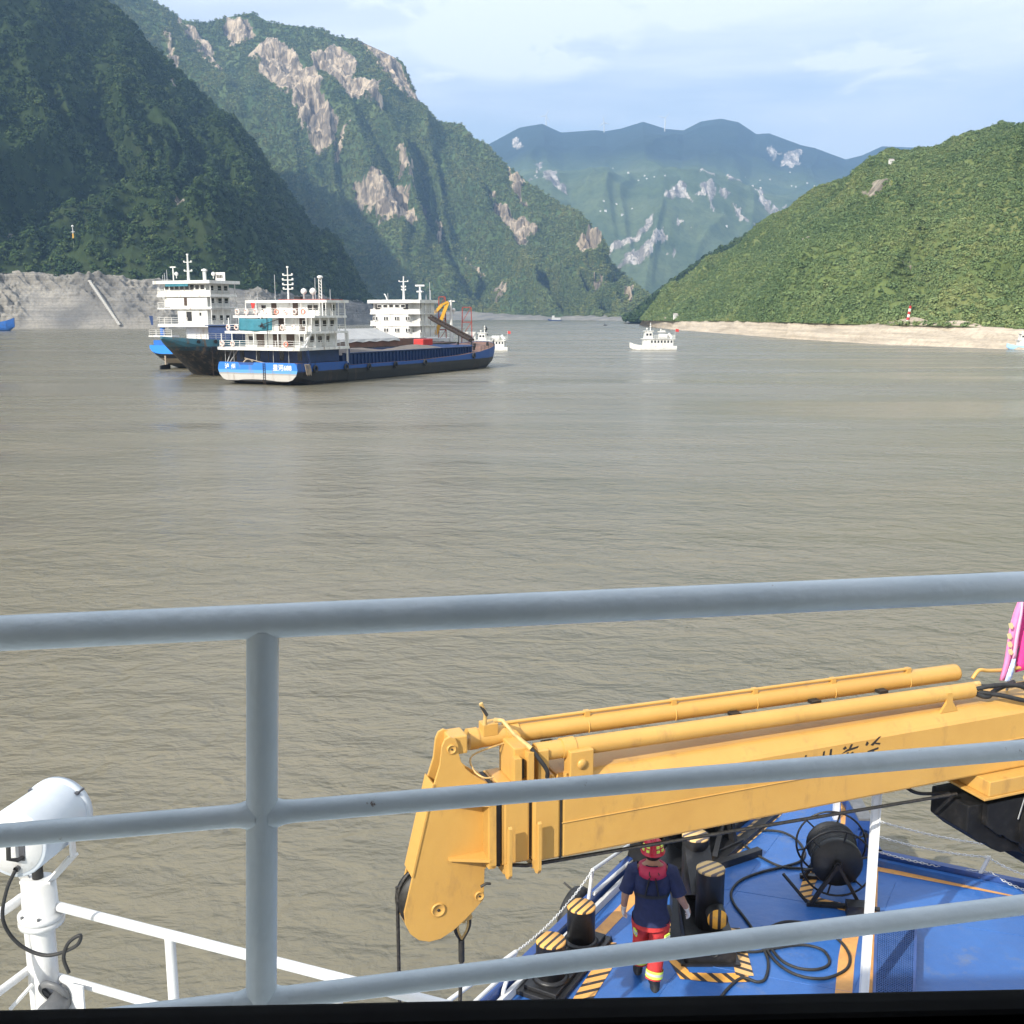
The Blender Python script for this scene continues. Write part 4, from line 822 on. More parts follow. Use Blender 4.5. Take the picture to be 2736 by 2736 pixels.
# ---- wheelhouse round the viewer: dark frame, sill and pane
w0, w1 = at_z(0, 2690, 10.16), at_z(2736, 2634, 10.16)
wdn = (w1 - w0); wdn.normalize(); wnn = Vector((-wdn.y, wdn.x, 0)); wc = (w0 + w1) / 2; wang = math.atan2(wdn.y, wdn.x)
wh = thing('wheelhouse_window', 'black framed wheelhouse window at the bottom edge of the picture', 'window', (wc.x, wc.y, 10.16), wang)
MB().bb(-1.5, 1.5, -.022, .0, -.03, 0).build('gasket', 'black_frame', wh, .004)
MB().bb(-1.5, 1.5, -.040, -.022, -.04, -.016).build('frame_strip', 'grey_aluminium', wh)
MB().bb(-1.5, 1.5, -.30, -.040, -.06, -.012).build('sill', 'black_frame', wh, .006)
for x in (-1.47, 1.47): MB().bb(x - .03, x + .03, -.04, 0, 0, 1.1).build('mullion', 'black_frame', wh)
MB().bb(-1.5, 1.5, -.04, 0, 1.1, 1.16).build('head', 'black_frame', wh)
gm_ = bpy.data.materials.new('window_glass'); gm_.use_nodes = True; t_ = gm_.node_tree; t_.nodes.clear()
tr = node(t_, 'ShaderNodeBsdfTransparent'); tr.inputs[0].default_value = (.975, .985, .985, 1); gl = node(t_, 'ShaderNodeBsdfGlossy'); gl.inputs['Roughness'].default_value = .02
fz = node(t_, 'ShaderNodeFresnel'); fz.inputs[0].default_value = 1.3; mxs = node(t_, 'ShaderNodeMixShader'); om_ = node(t_, 'ShaderNodeOutputMaterial')
t_.links.new(fz.outputs[0], mxs.inputs[0]); t_.links.new(tr.outputs[0], mxs.inputs[1]); t_.links.new(gl.outputs[0], mxs.inputs[2]); t_.links.new(mxs.outputs[0], om_.inputs[0])
MB().add([(-1.45, -.010, 0), (1.45, -.010, 0), (1.45, -.010, 1.1), (-1.45, -.010, 1.1)], [(0, 1, 2, 3)]).build('pane', gm_, wh)
mat('interior_dark', (.05, .05, .055), .8, c2=(.07, .07, .07), scale=5)
h = MB()
WX0, WX1, WY0, WY1 = -1.62, 1.62, -2.6, .0
h.bb(WX0, WX1, WY1 - .05, WY1 - .001, -1.9, -.061).bb(WX0, WX0 + .06, WY0, WY1 - .06, -1.9, 1.2).bb(WX1 - .06, WX1, WY0, WY1 - .06, -1.9, 1.2).bb(WX0, WX1, WY0 - .06, WY0 - .001, -1.9, 1.2).bb(WX0 - 2.6, WX1 + .3, WY0 - .1, WY1 + .80, 1.21, 1.32).bb(WX0, WX1, WY0, WY1 - .06, -1.99, -1.91)
o = h.build('wheelhouse', 'interior_dark', None, 0, (wc.x, wc.y, 10.16), wang); tag(o, kind='structure')
# ------------------------------------------------------------------ deck crane (boom stowed across the foredeck)
BA = at_z(1500, 2294, 5.9); BB = at_z(2736, 2049, 5.9); bang = math.atan2(BB.y - BA.y, BB.x - BA.x)
cr = thing('deck_crane', 'yellow telescopic deck crane with its boom stowed across the foredeck', 'crane', BA, bang)
WB = .62
def section(x0, x1, g, name, z1=.60, ztop=.72, bev=.02):
    prof = [(g, g), (g, z1 - g * .3), (g + .02, z1 + .03), (.12 + g * .5, ztop - g), (WB - .12 - g * .5, ztop - g), (WB - g, z1), (WB - g, g)]
    return MB().prism(prof, lambda u, v, w: (w, u, v), x0, x1).build(name, 'crane_yellow', cr, bev)
boom = section(0.0, 8.0, 0, 'boom_base_section', bev=.025)
section(-.255, -.008, .006, 'boom_collar'); section(-.52, -.285, .022, 'boom_second_section'); section(-.285, -.255, .05, 'boom_gap', bev=0).data.materials[0] = MATS['seal_black']
section(-.535, -.52, .03, 'boom_inner_rim', bev=0); section(-.59, -.535, .035, 'slide_seal', bev=.01).data.materials[0] = MATS['seal_black']
section(-.66, -.59, .015, 'head_flange', bev=.012)
MB().tube([(0, -.004, .33), (8, -.004, .33)], .006, 6).build('weld_seam', 'crane_yellow', boom)
MB().bb(-.013, -.002, -.004, WB, .0, .6).build('joint_gap', 'seal_black', boom)
HEAD = [(-1.06, 1.18), (-1.035, 1.235), (-.99, 1.255), (-.945, 1.235), (-.92, 1.17), (-.92, 1.11), (-.90, 1.03), (-.86, .96), (-.80, .90), (-.69, .82), (-.63, .76), (-.62, .68), (-.62, .09), (-.70, .04), (-.71, -.23), (-.79, -.31), (-.87, -.38), (-.98, -.46), (-1.09, -.51), (-1.19, -.515), (-1.28, -.48), (-1.35, -.41), (-1.39, -.32), (-1.40, -.21), (-1.32, .11), (-1.23, .47), (-1.14, .84), (-1.08, 1.02)]
def set_back(X, Z, off):                    # outline point seen at (X,Z) on the boom's front plane, carried back to the plate's own plane
    c_, s_ = math.cos(bang), math.sin(bang); e = Vector((0, 0, EYE)); n_ = Vector((-s_, c_, 0))
    p = BA + Vector((c_ * X, s_ * X, Z)); k = ((BA - e).dot(n_) + off) / (BA - e).dot(n_); q = e + (p - e) * k - BA
    return (q.x * c_ + q.y * s_, q.z)
HEAD = [set_back(x, z, .15) for x, z in HEAD]
for y0, y1 in ((.15, .175), (.33, .355)): MB().prism(HEAD, lambda u, v, w: (u, w, v), y0, y1).build('head_plate', 'crane_yellow', cr, .004)
MB().prism([set_back(*q, .15) for q in ((-1.14, .88), (-1.33, .10), (-1.31, .09), (-1.12, .87))], lambda u, v, w: (u - .006, w, v), .14, .365).build('head_end_cover', 'crane_yellow', cr, .004)
for z in (.30, .60): MB().bb(-.98, -.62, .176, .33, z, z + .03).build('head_web', 'crane_yellow', cr)
for z in (.61, .11):
    MB().prism([(-.97, .15), (-.62, .15), (-.62, -.01), (-.66, -.015), (-.97, .13)], lambda u, v, w: (u, v, w), z - .012, z + .012).build('gusset', 'crane_yellow', cr)
MB().bb(-.66, -.60, -.01, .15, .06, .67).build('gusset_plate', 'crane_yellow', cr)
MYn = Matrix.Rotation(R(90), 3, 'X')
for x, z, r in ((-.98, 1.15, .04), (-1.11, -.24, .062), (-.75, -.19, .042)):
    x, z = set_back(x, z, .15); PM = Matrix.Rotation(R(90), 3, 'X')
    o = MB().lathe([(r, -.16), (r, -.140), (r * .85, -.134), (r * .8, -.142), (0, -.142)], (x, 0, z), PM, 24).build('pin', 'crane_yellow', cr)
    MB().lathe([(r * .22, -.143), (r * .2, -.136), (0, -.135)], (x, 0, z), PM, 10).build('pin_bolt', 'seal_black', o)
MB().lathe([(.12, .19), (.27, .19), (.255, .22), (.255, .27), (.27, .30), (.12, .30)], (-1.13, 0, -.24), Matrix.Rotation(R(-90), 3, 'X'), 32).build('sheave', 'seal_black', cr)
for x in (-.50, -.235):
    MB().prism([(-.07, .42), (-.035, .37), (-.035, .06), (.05, .03), (.05, -.04), (-.02, -.075), (-.06, -.06), (-.085, -.02), (-.085, .40)], lambda u, v, w: (w, u, v), x - .016, x + .016).build('guide_fin', 'crane_yellow', cr, .004)
    MB().bb(x - .016, x + .05, .05, .57, -.07, -.0).build('guide_cross', 'crane_yellow', cr, .004)
# hydraulic cylinders along the top
def pz(a, b, x): return a + (b - a) * (x + .72) / 5.35
up0, up1 = Vector((-.66, .44, 1.02)), Vector((4.66, .44, .955)); lo0, lo1 = Vector((-.18, .17, .93)), Vector((4.60, .17, .86))
cyl1 = MB().tube([up0, up1 - Vector((.03, 0, 0)), up1 - Vector((.008, 0, 0)), up1], [.086, .088, .084, .07], 24).build('upper_cylinder', 'crane_yellow', cr)
MB().tube([up0 - Vector((.035, 0, 0)), up0 + Vector((.05, 0, 0))], .094, 24).build('gland_nut', 'crane_yellow', cyl1)
MB().tube([up0 - Vector((.12, 0, -.002)), up0], .036, 20).build('piston_rod', 'chrome', cyl1)
MB().tube([up0 + Vector((.30, 0, 0)), up0 + Vector((.42, 0, 0))], .096, 24).build('cylinder_band', 'crane_yellow', cyl1)
MB().box((-.86, .28, 1.09), (.16, .20, .16), 0).build('rod_clevis', 'crane_yellow', cr, .012)
cyl2 = MB().tube([lo0, lo1], .080, 24).build('lower_cylinder', 'crane_yellow', cr)
MB().tube([lo0 + Vector((.24, 0, 0)), lo0 + Vector((.36, 0, 0))], .088, 24).build('cylinder_band', 'crane_yellow', cyl2)
MB().box((-.14, .12, .80), (.10, .10, .36)).build('cylinder_stand', 'crane_yellow', cr, .008)
o = MB().box((.20, .10, .80), (.22, .14, .28)).build('trunnion_block', 'crane_yellow', cr, .008); MB().lathe([(.045, 0), (.045, .012), (0, .014)], (.20, .03, .82), Matrix.Rotation(R(90), 3, 'X'), 18).build('trunnion_pin', 'crane_yellow', o)
MB().prism([(4.15, .70), (4.37, .70), (4.30, .80), (4.28, .90), (4.22, .90), (4.22, .80)], lambda u, v, w: (u, w, v), .09, .115).build('cylinder_foot', 'crane_yellow', cr)
thn = MB().tube([Vector((-.35, .42, 1.128)), Vector((4.0, .42, 1.078))], .016, 10).build('oil_pipe', 'crane_yellow', cyl1)
for x in (.42, 1.30, 2.18, 3.08, 4.0):
    zz = 1.0 + (.945 - 1.01) * x / 5.3
    MB().box((x, .42, zz + .105), (.05, .05, .07)).tube([(x, .44 + .092 * math.cos(a), zz + .092 * math.sin(a)) for a in [k * .5 - .3 for k in range(9)]], .006, 5).build('pipe_clamp', 'crane_yellow', cyl1)
for x in (.0, 1.9, 2.8, 3.6): MB().box((x, .32, .93), (.10, .08, .03)).build('spacer', 'seal_black', cyl1)
# valve block and fittings between head and cylinders
vb = MB().bb(-.40, -.24, .10, .46, .70, 1.02).build('valve_block', 'crane_yellow', cr, .01)
MB().bb(-.42, -.36, .02, .10, .66, .96).bb(-.30, -.25, .02, .1, .66, 1.0).build('bracket_plate', 'crane_yellow', vb); MB().bb(-.35, -.31, .085, .10, .75, .92).build('slot', 'seal_black', vb)
MB().bb(-.58, -.44, .36, .48, 1.05, 1.16).build('port_block', 'crane_yellow', vb, .008)
MB().tube([(-.56, .38, 1.14), (-.56, .36, 1.26), (-.60, .36, 1.36)], [.02, .016, .018], 8).build('fitting', 'brass_yellow', vb)
MB().tube([(-.48, .34, 1.20), (-.44, .26, 1.22), (-.37, .18, 1.12), (-.26, .06, 1.02)], [.022, .018, .018, .022], 8).build('fitting', 'brass_yellow', vb)
MB().tube(smooth_path([(-.26, .06, 1.02), (-.20, .02, .93), (-.14, .0, .83), (-.13, .02, .76)], 4), .019, 8).build('hose_piece', 'rubber', vb)
MB().tube([(-.60, .36, 1.34), (-.55, .34, 1.25)], .014, 8).build('hose_piece', 'rubber', vb)
MB().tube(smooth_path([(-.58, .10, .80), (-.66, .12, .80), (-.72, .2, .84), (-.70, .3, .93), (-.4, .34, .98)], 5), .008, 6).build('wire_loop', 'brass_yellow', vb)
MB().tube([(-.50, .05, .70), (-.50, .05, .76)], .05, 12).build('cap', 'crane_yellow', vb)
for x in (-.06, .06): MB().cyl((x, .06, .72), (x, .06, .75), .014, n=6).build('bolt_head', 'crane_yellow', boom)
# brush lettering on the boom side
def strokes(glyph, x0, z0, h):
    b = MB()
    for poly in glyph:
        b.add([(x0 + u * h, -.0012 - .0004 * len(b.f), z0 + v * h) for u, v in poly], [tuple(range(len(poly)))])
    o = b.build('brush_character', 'ink_black', cr); return o
G1 = [[(.1, .0), (.22, .30), (.30, .34), (.2, .06)], [(.42, -.05), (.50, .46), (.60, .5), (.56, .02), (.46, -.12)], [(.70, .12), (.86, .32), (.96, .26), (.8, .12)], [(.2, .5), (.5, .72), (.9, .6), (.5, .62)], [(.46, .7), (.56, 1.0), (.64, .98), (.56, .7)]]
G2 = [[(.1, .2), (.24, .32), (.34, .2), (.2, .14)], [(.55, .1), (.62, 1.0), (.74, 1.02), (.70, .0), (.60, -.08), (.48, .06)], [(.05, .55), (.4, .72), (.42, .64), (.1, .5)], [(.18, .4), (.26, .95), (.36, .98), (.30, .4)], [(.4, .6), (.95, .72), (.95, .64), (.42, .52)]]
G3 = [[(.0, .62), (.3, .80), (.95, .88), (.9, .78), (.35, .7)], [(.36, .76), (.5, 1.02), (.62, 1.0), (.48, .74)], [(.06, .86), (.2, .98), (.3, .86), (.16, .8)], [(.3, .66), (.1, .1), (.2, .05), (.42, .66)], [(.5, .6), (.9, .1), (1.0, .2), (.62, .66)]]
G4 = [[(.05, .80), (.14, .98), (.26, .86), (.16, .74)], [(.34, .76), (.78, 1.08), (.92, 1.1), (.5, .7)], [(.6, .84), (.9, .78), (.86, .7), (.6, .76)], [(.2, .5), (.8, .6), (.8, .5), (.2, .42)], [(.45, .5), (.3, .05), (.42, .0), (.6, .52)]]
for k, g_ in enumerate((G1, G2, G3, G4)): strokes(g_, 2.36 + .265 * k, .345 + .012 * k, .215)
# ropes, winch, hoses
MB().tube([(-.70, .20, -.01), (-.3, .06, -.035), (4.45, .10, -.21)], .017, 8).build('hoist_rope', 'rope_black', cr)
MB().tube([(-1.385, .27, -.12), (-1.385, .27, -1.7)], .016, 8).build('hoist_rope', 'rope_black', cr)
MB().tube(arc((-1.11, -.22), .275, R(115), R(185), 8, lambda a, b: (a, .25, b)), .014, 6).build('hoist_rope', 'rope_black', cr)
hk = Vector((-.80, .30, 0))
MB().box(hk + Vector((.03, 0, -.28)), (.05, .08, .26)).build('rope_anchor', 'seal_black', cr)
MB().tube([hk + Vector((0, -.06, -.46)), hk + Vector((0, .06, -.46))], .042, 14).tube([hk + Vector((.03, -.09, -.50)), hk + Vector((.03, .0, -.50))], .03, 12).build('shackle_bolt', 'brass_yellow', cr)
MB().tube([hk + Vector((0, -.02, -.46)), hk + Vector((0, -.02, -.58))], .022, 10).build('shackle_tongue', 'brass_yellow', cr)
MB().tube(smooth_path([hk + Vector(p) for p in ((-.02, -.02, -.76), (-.07, -.02, -.66), (-.075, -.02, -.58), (-.04, -.02, -.52), (0, -.02, -.505), (.04, -.02, -.52), (.06, -.02, -.58), (.045, -.02, -.66), (-.02, -.02, -.76))], 4), .014, 8).build('rope_eye', 'rope_black', cr)
MB().tube(smooth_path([hk + Vector(p) for p in ((-.02, -.03, -.73), (-.05, -.03, -.65), (-.05, -.03, -.58), (0, -.03, -.54), (.04, -.03, -.58), (.025, -.03, -.66), (-.02, -.03, -.73))], 4), .010, 8).build('thimble', 'brass_yellow', cr)
MB().tube([hk + Vector((-.02, -.02, -.74)), hk + Vector((-.02, -.02, -.95))], .027, 12).build('rope_ferrule', 'seal_black', cr)
MB().tube([hk + Vector((-.02, -.02, -.94)), hk + Vector((-.05, -.02, -1.6))], .018, 8).build('hoist_rope', 'rope_black', cr)
MB().tube([(-.70, .1, -.17), (-.66, .08, -.14), (-.62, .08, -.15)], .012, 6).build('cable_tie', 'rope_black', cr)
mat('winch_black', (.008, .008, .009), .6, c2=(.016, .016, .017), scale=6, spec=.25, dirt=(.06, .05, .045), dirt_amt=.4, dscale=6)
WN = [set_back(x_, z_ * .88, .5) for x_, z_ in [(4.02, -.005), (4.02, -.31), (4.19, -.47), (4.28, -.50), (4.36, -.58), (4.48, -.65), (4.62, -.66), (4.72, -.70), (4.86, -.80), (4.92, -.93), (5.02, -1.01), (5.16, -1.05), (5.32, -1.02), (5.46, -.94), (5.6, -.7), (5.9, -.5), (5.9, -.005)]]
wn_ = MB().prism(WN, lambda u, v, w: (u, w, v), -.02, .50).build('winch_housing', 'winch_black', cr, .015)
MB().prism([(x * .88 + .72, z * .84 - .02) for x, z in WN], lambda u, v, w: (u, w, v), -.10, -.02).build('winch_side_plate', 'winch_black', wn_, .01)
MB().tube([(5.52, -.16, -.62), (5.52, .7, -.62)], .40, 28).build('winch_drum', 'winch_black', wn_)
MB().tube([(5.15, -.11, -.28), (5.08, -.115, -.5)], .012, 6).build('oil_line', 'chrome', wn_)
MB().tube(smooth_path([(3.88, .25, -.01), (3.94, .25, -.12), (4.1, .22, -.20), (4.45, .2, -.24)], 5), .018, 8).build('winch_hose', 'rubber', wn_)
MB().bb(4.62, 7.2, -.155, .60, -.164, -.004).build('winch_bracket', 'crane_yellow', cr, .008)
MB().bb(4.55, 7.2, -.17, .66, -.19, -.165).build('winch_flange', 'crane_yellow', cr, .004)
hs = [((4.62, .17, .86), (4.85, .10, .90), (5.1, .06, .88), (5.35, .04, .78), (5.6, .05, .76), (6.3, .1, .82)), ((4.62, .2, .84), (4.9, .05, .80), (5.2, -.0, .72), (5.5, -.01, .69), (5.9, .03, .74), (6.5, .1, .80)), ((4.66, .25, .86), (5.0, .2, .84), (5.3, .18, .83), (6.2, .2, .86)), ((4.6, .15, .84), (4.75, .1, .79), (4.9, .15, .82), (5.2, .2, .86))]
for p in hs: MB().tube(smooth_path(p, 6), .024, 8).build('hydraulic_hose', 'rubber', cr)
for x, y, z in ((4.64, .17, .86), (4.68, .24, .88), (5.36, .16, .90), (5.8, .14, .86)): MB().tube([(x - .05, y, z), (x + .09, y, z)], .034, 8).build('hose_fitting', 'brass_yellow', cr)
MB().tube(smooth_path([(4.74, .30, .92), (4.82, .30, 1.0), (4.95, .30, .98), (5.2, .3, .96), (5.6, .28, .97), (6.2, .28, .94)], 5), .02, 8).build('oil_pipe', 'crane_yellow', cr)
ped = MB().tube([(7.4, .31, ZD - 5.9), (7.4, .31, -.02)], .55, 28).build('pedestal', 'crane_yellow', cr)
MB().tube([(7.4, .31, ZD - 5.9), (7.4, .31, ZD - 5.9 + .06)], .75, 28).build('pedestal_flange', 'crane_yellow', ped)
# pink flag tied to the boom
fg = thing('pink_flag', 'pink and magenta flag drooping from a pole on the boom at the right edge', 'flag', BA, bang)
def fp(px, py, off):
    r = Vector(ray(px, py)); n_ = Vector((-math.sin(bang), math.cos(bang), 0)); o_ = Vector((0, 0, EYE)); tt = ((BA - o_).dot(n_) + off) / r.dot(n_)
    w = o_ + r * tt - BA; return Vector((w.x * math.cos(-bang) - w.y * math.sin(-bang), w.x * math.sin(-bang) + w.y * math.cos(-bang), w.z))
def cloth(left, right, name, m, wob, off):
    n = 14; vs = []
    for i in range(n + 1):
        f = i / n
        for j in range(5):
            g_ = j / 4; a = [Vector((*l, 0)) for l in left]; b_ = [Vector((*l, 0)) for l in right]
            def ip(q): k = f * (len(q) - 1); i0 = min(int(k), len(q) - 2); return q[i0].lerp(q[i0 + 1], k - i0)
            p = ip(a).lerp(ip(b_), g_); q = fp(p.x, p.y, off + wob * math.sin(g_ * 5 + f * 3)); vs.append(q)
    b = MB().add(vs, [(i * 5 + j, i * 5 + j + 1, i * 5 + j + 6, i * 5 + j + 5) for i in range(n) for j in range(4)], True)
    o = b.build(name, m, fg); sd = o.modifiers.new('solid', 'SOLIDIFY'); sd.thickness = .004; return o
cloth([(2726, 1590), (2708, 1635), (2697, 1675), (2690, 1725), (2682, 1775), (2670, 1818)], [(2734, 1590), (2726, 1640), (2716, 1690), (2708, 1735), (2700, 1780), (2690, 1818)], 'outer_fold', 'pink_cloth', .02, .27)
cloth([(2728, 1575), (2722, 1640), (2712, 1700), (2704, 1760)], [(2738, 1575), (2732, 1640), (2722, 1700), (2714, 1760)], 'hem_stripe', 'pale_pink_cloth', .01, .25)
cloth([(2704, 1760), (2694, 1790), (2684, 1820)], [(2714, 1760), (2708, 1795), (2700, 1822)], 'blue_corner', 'pale_blue_cloth', .01, .245)
cloth([(2738, 1575), (2732, 1640), (2722, 1700), (2712, 1797)], [(2830, 1560), (2830, 1640), (2820, 1700), (2790, 1775)], 'main_field', 'magenta_cloth', .04, .30)
for k, (x, y) in enumerate(((2700, 1672), (2696, 1700), (2697, 1722), (2699, 1742))):
    a = [fp(x + dx, y + dy, .225) for dx, dy in ((-6, -6), (4, -9), (9, 2), (5, 9), (-3, 6))]; MB().add(a, [(0, 1, 2, 3, 4)]).build('printed_character', 'gold_print', fg)
MB().tube([fp(2688, 1850, .32), fp(2775, 1540, .34)], .012, 8).build('flag_pole', 'grey_aluminium', fg)
# ------------------------------------------------------------------ the deck hand
mat('skin', (.42, .24, .16), .55, c2=(.36, .19, .12), scale=12)
mat('navy_cotton', (.012, .018, .060), .85, c2=(.018, .026, .085), scale=9, bump=.5, bscale=9)
mat('red_trouser', (.60, .045, .04), .75, c2=(.50, .03, .03), scale=8, bump=.5, bscale=9)
mat('life_vest_red', (.45, .02, .07), .6, c2=(.38, .015, .05), scale=9)
mat('helmet_red', (.50, .012, .04), .28, c2=(.42, .01, .035), scale=8)
mat('reflective', (.66, .85, .12), .4, c2=(.60, .75, .10), scale=20)
mat('silver_tape', (.55, .57, .55), .35, c2=(.45, .46, .45), scale=18)
mat('glove_white', (.72, .70, .66), .9, c2=(.55, .53, .49), scale=14, bump=.5, bscale=40)
mat('boot_black', (.012, .012, .013), .55, c2=(.03, .03, .03), scale=14)
mat('hair_black', (.012, .010, .009), .6, c2=(.02, .018, .015), scale=40)
mat('strap_black', (.012, .012, .014), .7, c2=(.02, .02, .02), scale=20)
pr = thing('person', 'worker in red helmet, navy shirt and red trousers walking away on the blue deck', 'person', (*dk(1735, 2640)[:2], ZD), R(-7))
def ring(c, rx, ry, n=18, tilt=0, yaw=0):
    M = Matrix.Rotation(yaw, 3, 'Z') @ Matrix.Rotation(tilt, 3, 'X'); c = Vector(c)
    return [c + M @ Vector((rx * math.cos(2 * math.pi * k / n), ry * math.sin(2 * math.pi * k / n), 0)) for k in range(n)]
def jit(b, amp, sc, seed):                       # cloth creases
    v = np.array([tuple(x) for x in b.v]); d = amp * fbm(v[:, 0] * sc, v[:, 1] * sc, v[:, 2] * sc * .7, 3, seed); c0 = v.mean(0); dr = v - c0; dr[:, 2] = 0; dr /= np.maximum(np.linalg.norm(dr, axis=1), 1e-4)[:, None]
    b.v = [tuple(x) for x in v + dr * d[:, None]]; return b
# joints (X right, Y forward)
hipL, hipR = Vector((-.095, 0, .90)), Vector((.095, 0, .90)); kneR, ankR = Vector((.085, .07, .49)), Vector((.04, .0, .09)); kneL, ankL = Vector((-.10, .20, .52)), Vector((-.11, .22, .14))
shL, shR = Vector((-.195, 0, 1.42)), Vector((.195, 0, 1.42)); elL, wrL = Vector((-.285, -.02, 1.15)), Vector((-.300, .06, .93)); elR, wrR = Vector((.30, -.03, 1.15)), Vector((.385, .08, .95))
# continuous body under the clothes
sk = [('pel', (0, 0, .93), .12), ('chest', (0, .0, 1.25), .13), ('neckb', (0, -.005, 1.45), .062), ('neck', (0, .01, 1.53), .055), ('head', (0, .02, 1.62), .092), ('crown', (0, .02, 1.69), .08),
      ('shL', shL, .06), ('elL', elL, .050), ('wrL', wrL, .034), ('hdL', wrL + Vector((-.005, .03, -.08)), .028), ('shR', shR, .06), ('elR', elR, .050), ('wrR', wrR, .034), ('hdR', wrR + Vector((.03, .03, -.08)), .028),
      ('hipL', hipL, .085), ('kneL', kneL, .058), ('ankL', ankL, .042), ('toeL', ankL + Vector((-.01, .15, -.06)), .035), ('hipR', hipR, .085), ('kneR', kneR, .058), ('ankR', ankR, .042), ('toeR', ankR + Vector((.02, .15, -.055)), .035), ('nose', (0, .125, 1.615), .018)]
ed = [('pel', 'chest'), ('chest', 'neckb'), ('neckb', 'neck'), ('neck', 'head'), ('head', 'crown'), ('neckb', 'shL'), ('shL', 'elL'), ('elL', 'wrL'), ('wrL', 'hdL'), ('neckb', 'shR'), ('shR', 'elR'), ('elR', 'wrR'), ('wrR', 'hdR'), ('pel', 'hipL'), ('hipL', 'kneL'), ('kneL', 'ankL'), ('ankL', 'toeL'), ('pel', 'hipR'), ('hipR', 'kneR'), ('kneR', 'ankR'), ('ankR', 'toeR'), ('head', 'nose')]
ix = {n: i for i, (n, _, _) in enumerate(sk)}
me = bpy.data.meshes.new('body'); me.from_pydata([tuple(p) for _, p, _ in sk], [(ix[a], ix[b]) for a, b in ed], [])
bodyo = bpy.data.objects.new('body', me); C.objects.link(bodyo); bodyo.parent = pr; me.materials.append(MATS['skin'])
smd = bodyo.modifiers.new('skin', 'SKIN'); sv = me.skin_vertices[0].data
for i, (_, _, r) in enumerate(sk): sv[i].radius = (r, r)
sv[0].use_root = True; smd.use_smooth_shade = True; sd = bodyo.modifiers.new('sub', 'SUBSURF'); sd.levels = sd.render_levels = 2
# shirt with sleeves
sh = MB().loft([ring((0, -.01, .83), .205, .158), ring((0, -.008, .89), .203, .152), ring((0, -.005, 1.0), .178, .125), ring((0, -.005, 1.10), .178, .122), ring((0, -.01, 1.22), .198, .132), ring((0, -.015, 1.32), .212, .135), ring((0, -.012, 1.40), .215, .118), ring((0, -.008, 1.445), .185, .095), ring((0, 0, 1.475), .115, .075), ring((0, .005, 1.50), .075, .066)], cap=False)
for a, b_, s in ((shL, elL, -1), (shR, elR, 1)):
    d = (b_ - a); p = [a + Vector((-s * .05, 0, .005)), a + Vector((s * .01, 0, -.01)), a + d * .35, a + d * .78, a + d * .92]
    sh.tube(p, [.085, .090, .084, .080, .082], 14, cap=False)
jit(sh, .014, 7, 3).build('shirt', 'navy_cotton', pr)
tr_ = MB().loft([ring((0, 0, .97), .150, .100), ring((0, 0, .90), .165, .115), ring((0, -.01, .83), .182, .135), ring((0, -.01, .77), .185, .14)], cap=False)
for hp_, kn, an in ((hipL, kneL, ankL), (hipR, kneR, ankR)):
    tr_.tube([hp_ + Vector((0, -.01, -.02)), hp_.lerp(kn, .35), kn + Vector((0, .0, .05)), kn, kn.lerp(an, .4), kn.lerp(an, .8), an + Vector((0, 0, .03))], [.116, .116, .100, .096, .094, .088, .090], 16, cap=False)
jit(tr_, .014, 8, 9).build('trousers', 'red_trouser', pr)
for kn, an in ((kneL, ankL), (kneR, ankR)):
    a0, a1, a2 = kn.lerp(an, .66), kn.lerp(an, .76), kn.lerp(an, .86)
    o = MB().tube([a0, a2], .098, 18, cap=False).build('hem_band', 'reflective', pr); MB().tube([a0.lerp(a2, .33), a0.lerp(a2, .66)], .099, 18, cap=False).build('silver_band', 'silver_tape', o)
for x, y, rz in ((.155, -.10, .9), (-.19, -.03, -1.2)):
    o = MB().box((x + .02, y - .01, .70), (.085, .016, .075), rz).build('pocket_patch', 'reflective', pr, .004); MB().box((x + .02, y - .012, .70), (.087, .018, .03), rz).build('patch_stripe', 'silver_tape', o)
for an, s in ((ankL, -1), (ankR, 1)):
    f = Vector((s * .02, 0, 0))
    MB().loft([ring(an + Vector((0, .0, .10)), .058, .062, 14), ring(an + Vector((0, 0, .0)), .055, .066, 14), ring(an + Vector((0, .035, -.035)) + f, .055, .105, 14), ring(an + Vector((0, .055, -.065)) + f, .056, .14, 14), ring(an + Vector((0, .055, -.09)) + f, .056, .142, 14)]).build('boot', 'boot_black', pr)
# gloves with five fingers each
for wr, el, s in ((wrL, elL, -1), (wrR, elR, 1)):
    d = (wr - el).normalized(); d = (d + Vector((0, .15, -.25))).normalized(); sd_ = Vector((0, 1, 0)) - d * d.y; sd_.normalize(); pn = d.cross(sd_)
    g = MB(); palm = wr + d * .06
    def elip(c, a, b2): return [c + sd_ * a * math.cos(2 * math.pi * k / 12) + pn * b2 * math.sin(2 * math.pi * k / 12) for k in range(12)]
    g.loft([elip(wr - d * .035, .042, .036), elip(wr, .036, .030), elip(wr + d * .03, .044, .026), elip(wr + d * .075, .046, .022), elip(wr + d * .095, .040, .018)])
    for k, (o_, ln_) in enumerate(((-.032, .058), (-.011, .070), (.011, .074), (.032, .066))):
        b0 = wr + d * .085 + sd_ * o_; cu = -pn * s
        g.tube([b0, b0 + d * ln_ * .5 + cu * .008, b0 + d * ln_ * .85 + cu * .026, b0 + d * ln_ * .98 + cu * .045], [.0115, .011, .010, .007], 8)
    b0 = wr + d * .035 + sd_ * .036
    g.tube([b0, b0 + sd_ * .022 + d * .022, b0 + sd_ * .026 + d * .052, b0 + sd_ * .018 + d * .072], [.014, .013, .011, .008], 8)
    g.build('glove', 'glove_white', pr)
MB().tube([wrL + Vector((0, 0, .035)), wrL + Vector((0, 0, .048))], .036, 14).build('wrist_strap', 'strap_black', pr)
